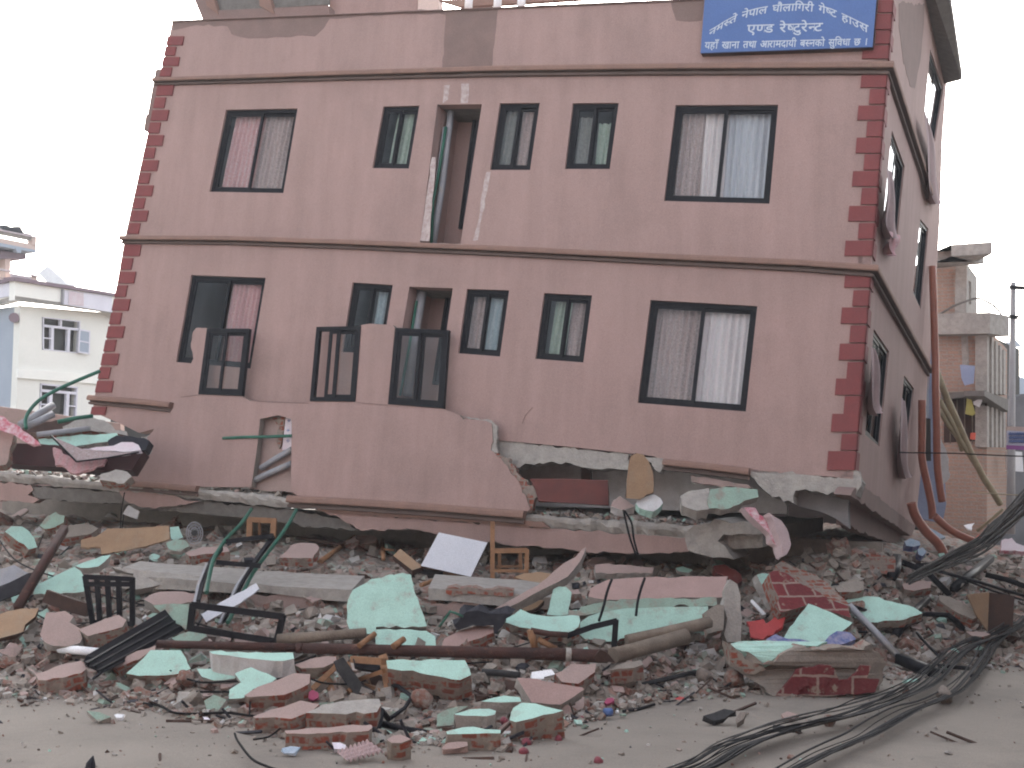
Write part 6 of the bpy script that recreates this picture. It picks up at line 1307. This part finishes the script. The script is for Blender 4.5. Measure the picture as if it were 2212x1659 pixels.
# black bars of the torn gate at right
for i, (t, pts, r, lb) in enumerate(((8, [(1500, 130), (1800, 108), (2000, 80)], .035, 'thin black bar running level under the cable bundle at right'), (8, [(1745, 285), (1870, 185), (1995, 85)], .085, 'thickest black post slanting up to the right'),
    (8, [(1620, 165), (1900, 240), (2212, 335)], .03, 'black bar sloping down to the brown cabinet box'), (8, [(1960, 195), (2090, 225), (2260, 285)], .07, 'thick black bar end at the right edge'),
    (8, [(1370, 80), (1370, 150), (1330, 210)], .09, 'black lump post at the left end of the torn gate'), (8, [(1400, 110), (1560, 170), (1720, 330)], .07, 'dark plank of the torn gate sloping down right'),
    (8, [(1345, 462), (1500, 455), (1700, 460), (1755, 500), (1805, 555)], .05, 'bent black bar arching over the mint slab at right'), (8, [(1420, 510), (1480, 440), (1575, 355)], .055, 'short black post rising from the bent bar'),
    (8, [(1060, 400), (1200, 445), (1400, 500)], .028, 'thin black bar from the mint slab to the bent bar'), (8, [(1500, 580), (1580, 670), (1665, 752)], .022, 'thin grey bar below the bent bar'),
    (8, [(1380, 750), (1500, 800), (1650, 860)], .095, 'heavy black beam lying in front of the torn gate'), (8, [(1640, 800), (1750, 810), (1850, 815)], .04, 'black plate edge right of the heavy black beam'),
    (8, [(1360, 590), (1400, 540), (1440, 500), (1520, 480)], .07, 'black joint lump of the bent bar'), (8, [(1800, 220), (2000, 300), (2212, 365)], .02, 'thinnest black bar above the brown cabinet box'))):
    rods('black_bar', lb, 'metal bar', t, pts, r, 'black_metal', lift=.25, sides=4 if r > .03 else 6)
rods('metal_angle', 'pale edged metal angle leaning from the mint slab down to the heavy black beam', 'metal bar', 8, [(1050, 398), (1220, 570), (1385, 745)], .05, 'grey_pipe', lift=.3, sides=4)
for t, pts, r, lb in ((4, [(440, 1340), (620, 1275), (820, 1175)], .030, 'black rod slanting across the lower pink topped slab'), (4, [(1345, 1262), (1600, 1325), (1910, 1380)], .035, 'black rod lying on the road right of the large green topped chunk'),
                      (4, [(1300, 1370), (1380, 1300), (1400, 1160), (1460, 1240)], .03, 'bent black bracket at the right side of the large green topped chunk'), (4, [(1460, 1240), (1600, 1140), (1660, 1040), (1540, 950), (1420, 930)], .022, 'bent black bar looping behind the large green topped chunk'),
                      (6, [(370, 830), (540, 840), (700, 860)], .04, 'thin grey log among bricks below the rusty pole'), (6, [(1590, 1170), (1720, 1150), (1860, 1110)], .018, 'thin dark stick on the road right of the bottle'), (6, [(1750, 940), (2000, 880), (2212, 830)], .03, 'grey stick at the pile foot left of the front chunk'),
                      (8, [(545, 1222), (640, 1232), (730, 1240)], .05, 'short dark roll lying on the road below the front chunk')):
    rods('dark_rod', lb, 'rod', t, pts, r, 'cable_gray' if 'grey' in lb or 'roll' in lb else 'black_metal', lift=.06, sides=8)
rods('black_spike', 'dark pointed tip poking up at the lower left edge', 'spike', 2, [(775, 1700), (785, 1620), (805, 1555)], [.05, .04, .006], 'black_soft', d0=[10.9, 10.9])
# shoe like scraps, stones
for t, pts, th, tp, lb, e in ((8, [(80, 1125), (150, 1110), (220, 1085), (300, 1100), (220, 1150), (150, 1165)], .07, 'cable_gray', 'dark crumpled scrap on the road left below the front chunk', 55), (8, [(290, 1150), (330, 1110), (375, 1105), (350, 1150), (310, 1180)], .06, 'stone', 'tan flat stone beside the dark crumpled scrap', 55),
                              (8, [(600, 1120), (640, 1100), (722, 1125), (680, 1148), (620, 1145)], .05, 'pink_dusty', 'small pinkish stone below the front chunk', 60), (8, [(1400, 905), (1440, 885), (1520, 885), (1510, 900)], .02, 'mint', 'thin green shard on the road right of the front chunk', 60),
                              (2, [(985, 1200), (1010, 1192), (1080, 1200), (1050, 1222), (1000, 1225)], .03, 'white', 'white scrap on the road at lower left', 55), (2, [(1750, 1215), (1800, 1218), (1820, 1238), (1770, 1240)], .03, 'paper', 'pinkish white scrap on the road right of the other white scrap', 55),
                              (4, [(540, 1490), (620, 1470), (700, 1480), (640, 1530), (560, 1530)], .03, 'lightblue', 'pale blue plastic scraps at the front left of the stump', 60), (4, [(970, 1440), (1040, 1440), (1095, 1460), (1080, 1500), (1000, 1490)], .06, 'paper', 'crumpled whitish paper in front of the green topped chunk', 50),
                              (6, [(2035, 1065), (2080, 1045), (2125, 1055), (2080, 1075)], .01, 'red_sheet', 'flat red plastic scrap on the road left of the front chunk', 70), (6, [(1420, 1090), (1450, 1060), (1500, 1050), (1515, 1080), (1450, 1105)], .05, 'magenta', 'magenta plastic bag at the foot of the pile above the bottle', 45),
                              (4, [(770, 1000), (800, 985), (850, 1010), (850, 1050), (810, 1070), (775, 1050)], .06, 'magenta', 'purple scrap between the two stacked pink topped slabs', 40)):
    chunk('scrap' if tp not in ('stone', 'pink_dusty') else 'stone', lb, 'scrap' if tp not in ('stone', 'pink_dusty') else 'stone', t, pts, e, 0, th, tp, tp, amp=.01, bj=.015)
# ribbed tray
mb = MB(); TR = T(4, [(1010, 1555), (1290, 1455), (1420, 1545), (1105, 1632)]); n_ = Vector((0, -.35, .94)).normalized(); d_ = mdepth(*TR[3]); p0 = at(*TR[3], d_); Q_ = [hit(x, y, p0, n_) for x, y in TR]
def trf(u, v): return Q_[0].lerp(Q_[1], u).lerp(Q_[3].lerp(Q_[2], u), v) + Vector((0, 0, .035 + .03 * sin(u * 50) * (.5 + .5 * sin(v * 22))))
mb.grid(trf, 90, 24); tag(mb.build('egg_tray', ['foam'], smooth=True), 'pale ribbed tray lying on the road in front of the pile', 'tray')
def blob(name, label, cat, x, y, r, m, group=None, sq=.85, lift=0, d=None, jit=.05):
    bm = bmesh.new(); bmesh.ops.create_icosphere(bm, subdivisions=3, radius=r)
    for v in bm.verts: v.co *= 1 + jit * noise.noise(v.co * (1.3 / r) + Vector((x, y, 0))) * 2; v.co.z *= sq
    me = bpy.data.meshes.new(name); bm.to_mesh(me); bm.free(); me.materials.append(MATS[m])
    for p in me.polygons: p.use_smooth = True
    P = at(x, y, d if d else mdepth(x, y + r * 150)); o = bpy.data.objects.new(name, me); COL.objects.link(o); o.location = P; o['_o'] = list(P); o.rotation_euler = (random.random(), random.random(), random.random())
    return tag(o, label, cat, group)
for (t, x, y, r, lb) in ((6, 755, 1442, .055, 'largest red onion on the road below the front right block'), (6, 730, 1520, .05, 'brownish onion just below the largest red one'), (6, 1030, 1412, .045, 'red onion right of the largest one'),
                        (6, 1375, 1602, .05, 'orange brown onion nearest the camera'), (6, 560, 1255, .048, 'onion beside the front plaster block'), (6, 1228, 1235, .035, 'small red onion left of the plastic bottle'), (6, 28, 825, .03, 'small red onion on the green slab below the rusty pole'), (6, 575, 1508, .028, 'small reddish onion left of the brownish one')):
    x_, y_ = T(t, [(x, y)])[0]; blob('onion', lb, 'onion', x_, y_, r, 'onion', group='onions scattered on the road', d=14.3 if y == 825 else None)
for (t, x, y, r, lb, m) in ((8, 1685, 1000, .105, 'round pale stone resting on the cable bundle', 'stone'), (8, 915, 1162, .07, 'reddish round stone on the road below the front chunk', 'brick'), (8, 90, 870, .10, 'rounded grey stone left of the front chunk', 'stone'), (8, 290, 890, .13, 'rounded dusty stone wedged at the left foot of the front chunk', 'brick'),
                            (2, 1600, 880, .10, 'orange terracotta shard pot left below the thin pole end', 'brick'), (4, 1750, 1060, .11, 'reddish rounded block right of the smashed chair', 'brick'), (8, 1430, 970, .05, 'small red stone on the road right of the front chunk', 'brick')):
    x_, y_ = T(t, [(x, y)])[0]; blob('stone', lb, 'stone', x_, y_, r, m, jit=.22)
# bottle
BO = empty('plastic_bottle', at(*T(6, [(1420, 1195)])[0], mdepth(*T(6, [(1420, 1215)])[0])), 'clear plastic water bottle with blue label lying on the road', 'bottle')
_dd = mdepth(*T(6, [(1420, 1225)])[0]); a, b = at(*T(6, [(1300, 1212)])[0], _dd - .08), at(*T(6, [(1545, 1168)])[0], _dd + .05); a.z = b.z = .055
def onax(t_): return a.lerp(b, t_)
mb = MB(); mb.tube([onax(t_) for t_ in (0, .03, .2, .35, .5, .53, .74, .8, .88, .93)], [.03, .042, .045, .041, .045, .043, .043, .043, .026, .015], sides=16); mb.build('body', ['glass'], BO, smooth=True)
mb = MB(); mb.tube([onax(.52), onax(.76)], .0455, sides=16); mb.build('label', ['sign_blue'], BO, smooth=True)
mb = MB(); mb.tube([onax(.93), onax(1.0)], .018, sides=12); mb.build('cap', ['white'], BO)
# cushions of thin wires over the pile
def mwire(lb, t, pts, r=.011, lift=.32, m='wire_black', nm='loose_wire', group='loose black wires over the pile'):
    P = T(t, pts); L3 = []
    for x, y in P: L3.append(at(x, y, mdepth(x, y) - lift))
    ds = [(p - CAM).dot(FW) for p in L3]
    for i in range(1, len(ds) - 1): ds[i] = min(ds[i], (ds[i - 1] + ds[i] + ds[i + 1]) / 3)
    L3 = [at(x, y, d) for (x, y), d in zip(P, ds)]
    wire(nm, lb, 'wire', L3, r, m, group)
mwire('black wire running from the left edge over the window guard to the frame', 2, [(-20, -330), (120, -150), (300, -50), (480, 10), (740, 120), (1100, 220), (1400, 290), (1650, 390), (1800, 440), (2250, 560)], .013)
mwire('black wire looping low from the rusty bar under the window guard', 2, [(170, 200), (300, 320), (450, 390), (640, 410), (800, 395), (1000, 320), (1080, 280)], .010)
mwire('black wire sagging below the rusty bar loop', 2, [(190, 300), (330, 400), (480, 450), (640, 440), (740, 410)], .009)
mwire('black wire arching over the dull green block', 2, [(1150, 235), (1250, 212), (1380, 240), (1500, 330), (1600, 440)], .012)
mwire('black wire arching above the black beam end', 2, [(1340, 150), (1440, 220), (1520, 330), (1560, 440)], .009)
mwire('black wire on the bright green piece below the pole end', 2, [(1290, 640), (1310, 720), (1380, 790), (1480, 820)], .009)
mwire('black wire lying along the lower left foot of the pile', 2, [(1240, 1100), (1380, 1120), (1500, 1180), (1700, 1190), (1950, 1180), (2150, 1205), (2400, 1215)], .014)
mwire('black wire crossing the sharp green shards', 2, [(1620, 890), (1760, 920), (2000, 910), (2212, 915), (2500, 875), (2650, 880), (2800, 925), (3000, 935)], .012)
mwire('black wire rising from the shards up to the rusty pole', 4, [(-200, 1000), (0, 1000), (200, 990), (330, 900), (500, 800), (700, 740), (830, 690)], .014)
mwire('thin wire standing up beside the upper pink topped slab', 4, [(330, 960), (280, 1000), (262, 1100), (258, 1210)], .010)
mwire('black wire over the green slab below the rusty pole', 4, [(1300, 850), (1500, 830), (1700, 775), (1900, 770), (2212, 750), (2360, 740)], .011)
mwire('black wire on the road at the lower left', 4, [(130, 1360), (160, 1430), (280, 1580), (420, 1650), (520, 1680)], .012)
mwire('black wire from the stacked slabs to the road', 4, [(290, 1410), (420, 1390), (520, 1320)], .010)
mwire('black wire hanging down the mint wall right of centre', 6, [(1540, 410), (1650, 350), (1700, 290), (1710, 200)], .012, .4)
mwire('wire lying along the seam of the long pink and green wall', 6, [(1130, 290), (1300, 270), (1500, 215), (1900, 195), (2212, 185)], .010, .45)
mwire('wire crossing the beam scrap and the green tongue', 6, [(820, 180), (950, 235), (1130, 280)], .010, .3)
mwire('wire running from the pole up to the bent window frame', 6, [(640, 620), (800, 570), (900, 540), (1060, 490), (1200, 470)], .010, .3)
mwire('wire over the grey beam right of the pole end', 6, [(1700, 590), (1900, 520), (2212, 370), (2300, 300)], .012, .3)
for lb, pts in (('left wire of the pair hanging from the slab below the tan table top', [(1590, 950), (1620, 1080), (1650, 1200), (1700, 1340)]), ('right wire of the pair hanging from the slab below the tan table top', [(1600, 955), (1660, 1060), (1680, 1200), (1718, 1340)])):
    wire('loose_wire', lb, 'wire', [at(*T(5, [p])[0], 18.7 - .1 * i) for i, p in enumerate(pts)], .016)
for lb, pts in (('wire hanging past the white electric box', [(1075, 800), (1050, 950), (1040, 1100), (1020, 1300)]), ('second wire hanging from the white electric box', [(1070, 990), (1060, 1060), (1040, 1200), (1035, 1100)])):
    wire('loose_wire', lb, 'wire', [at(*T(1, [p])[0], 23.3 - .3 * i) for i, p in enumerate(pts)], .010)
wire('overhead_cable', 'thin dark cable crossing in front of the orange pipes', 'cable', [at(*T(20, [p])[0], 19.0) for p in [(120, 520), (400, 525), (700, 530), (1000, 545), (1400, 560), (2400, 590)]], .010)
wire('rope', 'pale thin rope stretched level at the right edge', 'rope', [at(*T(20, [p])[0], 20.2) for p in [(850, 915), (1000, 925), (1200, 938), (1400, 948)]], .010, 'bamboo')
# the thick cable bundle dragged over the pile and the road
random.seed(11)
CB = empty('cable_bundle', at(1900, 1600, 13.0), 'thick bundle of black and grey cables dragged over the road at lower right', 'cable bundle')
K1 = [(-420, 1800), (-100, 1630), (120, 1530), (300, 1420), (480, 1345), (700, 1280), (900, 1235), (1100, 1180), (1250, 1125), (1400, 1065), (1560, 975), (1680, 860), (1780, 760), (1900, 690), (2060, 635), (2200, 560)]
K2 = [(250, 1790), (500, 1640), (700, 1530), (860, 1450), (1000, 1390), (1150, 1325), (1300, 1240), (1450, 1150), (1600, 1090), (1740, 1020), (1850, 900), (1930, 790), (1980, 700), (2080, 620), (2212, 500)]
K3 = [(1440, 235), (1620, 150), (1750, 90), (1900, 20), (2000, -60), (2130, -180), (2260, -290), (2450, -430), (2750, -600), (3100, -760)]
def strand(K, sp, i, name, lift, rr):
    L3 = []; ph = random.random() * 6; o1 = random.uniform(-1, 1)
    for k_, (x, y) in enumerate(T(8, K)):
        f = sp * (1 + .3 * sin(k_ * .6 + ph)) if k_ else sp
        dy = o1 * f + random.uniform(-.5, .5)
        p = at(x, y, mdepth(x, y + 4) ) + Vector((0, 0, .03 + lift * (1 - abs(o1)) + random.random() * .02))
        q = p + Vector((.55 * dy / 20, .10 * dy / 20, .25 * abs(dy) / 20)); L3.append(q)
    mb = MB(); mb.tube(smoothline(L3, 6), rr, sides=6)
    mb.build(name, [random.choice(('cable_light', 'cable_gray', 'wire_black'))], CB, smooth=True)
for i in range(22): strand(K1, 8, i, 'cable', .05, random.choice((.005, .007, .010)))
for i in range(14): strand(K2, 6, i, 'cable', .04, random.choice((.005, .007, .010)))
CB2 = empty('cable_bundle', at(2100, 1200, 17.5), 'grey bundle of cables rising from the torn gate to the right edge', 'cable bundle')
for i in range(20):
    o1 = random.uniform(-1, 1); ph = random.random() * 6; L3 = []
    for k_, (x, y) in enumerate(T(8, K3)):
        L3.append(at(x, y, 18.8 - .25 * k_) + Vector((0, .1 * random.uniform(-1, 1), (.07 + .018 * k_) * o1 * (1 + .3 * sin(k_ + ph)))))
    mb = MB(); mb.tube(smoothline(L3, 5), random.choice((.011, .014, .018)), sides=6); mb.build('cable', ['cable_light' if i % 4 else 'cable_gray'], CB2, smooth=True)

# ================================================================== SCATTERED FRAGMENTS
random.seed(23)
def fragmesh(s, kind, m):
    bm = bmesh.new(); bmesh.ops.create_cube(bm, size=1)
    sx, sy, sz = {'brick': (.22, .11, .07), 'half': (.12, .11, .07), 'lump': (.16, .13, .11), 'plate': (.2, .16, .035), 'block': (.28, .2, .14)}[kind]
    bmesh.ops.subdivide_edges(bm, edges=bm.edges, cuts=2, use_grid_fill=True)
    a = .10 if kind in ('brick', 'half') else .26
    off = Vector((random.random() * 50, random.random() * 50, 0))
    for v in bm.verts:
        nz = noise.noise_vector(v.co * 1.9 + off) * a
        v.co = v.co + nz
        if abs(v.co.x) > .4 and abs(v.co.y) > .4: v.co *= .92
        v.co.x *= sx; v.co.y *= sy; v.co.z *= sz
    me = bpy.data.meshes.new(s); bm.to_mesh(me); bm.free()
    for q in m: me.materials.append(MATS[q])
    if len(m) > 1:
        for p in me.polygons: p.material_index = 0 if p.normal.z > .6 else 1
    return me
PROTO = {}
for kind, nm, mats_, lb, ct, gp in (('brick', 'loose_brick', ['brick'], 'whole red brick lying loose in the rubble', 'brick', 'loose bricks in the rubble'), ('half', 'loose_brick', ['brick'], 'broken half brick lying loose in the rubble', 'brick', 'broken half bricks in the rubble'),
                                   ('lump', 'mortar_lump', ['dust'], 'grey brown mortar lump in the rubble', 'mortar lump', 'mortar lumps in the rubble'), ('plate', 'plaster_flake', ['mint', 'concrete'], 'small pale green plaster flake in the rubble', 'plaster flake', 'pale green plaster flakes'),
                                   ('plate', 'plaster_flake', ['pink_dusty', 'concrete'], 'small pink plaster flake in the rubble', 'plaster flake', 'pink plaster flakes'), ('block', 'masonry_block', ['pink_dusty', 'brick'], 'broken masonry block with pinkish plaster top', 'masonry block', 'masonry blocks with pinkish tops'),
                                   ('block', 'masonry_block', ['mint_dusty', 'dust'], 'broken masonry block with pale green top', 'masonry block', 'masonry blocks with green tops')):
    PROTO[(nm, gp)] = ([fragmesh(nm, kind, mats_) for _ in range(5)], nm, lb, ct, gp)
PL = list(PROTO.values()); WT = [.15, .15, .30, .06, .08, .18, .08]
def place(pr, x, y, sc=1, rot=None, up=-.03):
    me = random.choice(pr[0]); p = hitM(x, y); o = bpy.data.objects.new(pr[1], me); COL.objects.link(o)
    o.location = (p.x, p.y, max(0, p.z) + up * sc); o.rotation_euler = rot or (random.gauss(0, .45), random.gauss(0, .45), random.random() * 6.28); o.scale = (sc,) * 3
    tag(o, pr[2], pr[3], pr[4]); return o
for i in range(60):
    x = random.uniform(-40, 1900); y = lerp(BACK, x) + random.uniform(-30, 22); place(random.choices(PL, WT)[0], x, y, random.uniform(.8, 1.5))
for i in range(430):
    x = random.uniform(-40, 2250); yf = lerp(FRONT, x); yb = lerp(BACK, x) + 25
    if i % 3 == 0: y = yf - abs(random.gauss(0, 30))
    else: y = yb + (yf - yb) * random.random() ** .8
    if 1480 < x < 1980 and y > 1400: y = random.uniform(yb, 1390)
    place(random.choices(PL, WT)[0], x, y, random.uniform(.45, 1.1))
# fine debris
mb = MB(); mlist = ['dust', 'concrete', 'brick', 'pink_dusty', 'mint', 'white_plaster', 'wood_dark', 'black_soft', 'rubble', 'mint_dusty']
wts = [.31, .17, .13, .08, .02, .02, .03, .02, .19, .03]
CUBE = [(-1, -1, -1), (1, -1, -1), (1, 1, -1), (-1, 1, -1), (-1, -1, 1), (1, -1, 1), (1, 1, 1), (-1, 1, 1)]
CF = [(3, 2, 1, 0), (4, 5, 6, 7), (0, 1, 5, 4), (2, 3, 7, 6), (1, 2, 6, 5), (3, 0, 4, 7)]
def chip(p, s):
    st = random.random() < .035; fl = random.uniform(.25, .8); R = Matrix.Rotation(random.random() * 6.28, 3, 'Z') @ Matrix.Rotation(random.gauss(0, .5), 3, 'X') @ Matrix.Rotation(random.gauss(0, .5), 3, 'Y')
    ax = random.uniform(.6, 1.4)
    vs = [p + R @ Vector((x * s * ax * random.uniform(.6, 1.1), y * s * random.uniform(.6, 1.1), z * s * fl * random.uniform(.7, 1.1))) for x, y, z in CUBE]
    if st: ax = R @ Vector((1, 0, 0)); ln = random.uniform(.06, .3); w_ = random.uniform(.006, .014); vs = [p + ax * (x * ln) + R @ Vector((0, y * w_, z * w_)) for x, y, z in CUBE]
    mb.raw(vs, CF, random.choice((6, 6, 7)) if st else random.choices(range(len(mlist)), wts)[0])
for i in range(15000):
    x = random.uniform(-120, 2330); yf = lerp(FRONT, x); yb = lerp(BACK, x)
    r = random.random()
    if r < .74: y = yb + (yf - yb) * random.random() ** .85; s = min(.10, .014 + random.expovariate(1 / .027))
    elif r < .97: y = yf + abs(random.gauss(0, 14)) ; s = min(.05, .008 + random.expovariate(1 / .014))
    else: y = yf + random.random() * (1700 - yf); s = min(.03, .006 + random.expovariate(1 / .007))
    p = hitM(x, y) if r < .74 else None
    if p is None:
        rr = ray(x, y); p = CAM + rr * (CAM.z / -rr.z)
        p.z = max(p.z, gz(p.x, p.y))
    else:
        p.z += .10 * noise.fractal(Vector((p.x * 1.4, p.y * 1.4, 1)), 1.0, 2.2, 4) - .10 + random.uniform(-.03, .02)
    chip(p + Vector((0, 0, s * .3)), s)
# crumbs along the slab's upper surface
for i in range(1400):
    x = random.uniform(-60, 1640); r_ = [r for r in rows if r[0] <= x][-1] if x > -80 else rows[0]
    if 280 < x < 1140 and random.random() < .7: continue
    s = min(.06, .01 + random.expovariate(1 / .018)); p = slabpt(x, r_[1]) + HD * random.uniform(.0, .9); p.z += .02
    chip(p, s)
tag(mb.build('rubble_crumbs', mlist, origin=Vector((0, 0, 0)), recalc=False), 'loose crumbs of brick, plaster and mortar strewn over the pile and road', 'rubble', kind='stuff')
hv = bpy.data.materials.new('glare_haze'); hv.use_nodes = True; hn = hv.node_tree; hn.nodes.clear()  # thin scattering volume added to imitate veiling lens glare
ho = hn.nodes.new('ShaderNodeOutputMaterial'); hp = hn.nodes.new('ShaderNodeVolumePrincipled'); hp.inputs['Color'].default_value = (.86, .88, .92, 1); hp.inputs['Density'].default_value = .0011
hn.links.new(hp.outputs[0], ho.inputs['Volume']); MATS['glare_haze'] = hv
mb = MB(); mb.box(Vector((0, 35, 11.5)), Vector((75, 0, 0)), Vector((0, 55, 0)), Vector((0, 0, 12.5)))
tag(mb.build('glare_haze', ['glare_haze'], origin=Vector((0, 35, 0))), 'thin pale volume over the street standing in for lens glare', 'glare_haze', kind='stuff')
for o in S.objects:
    if '_o' in o: del o['_o']
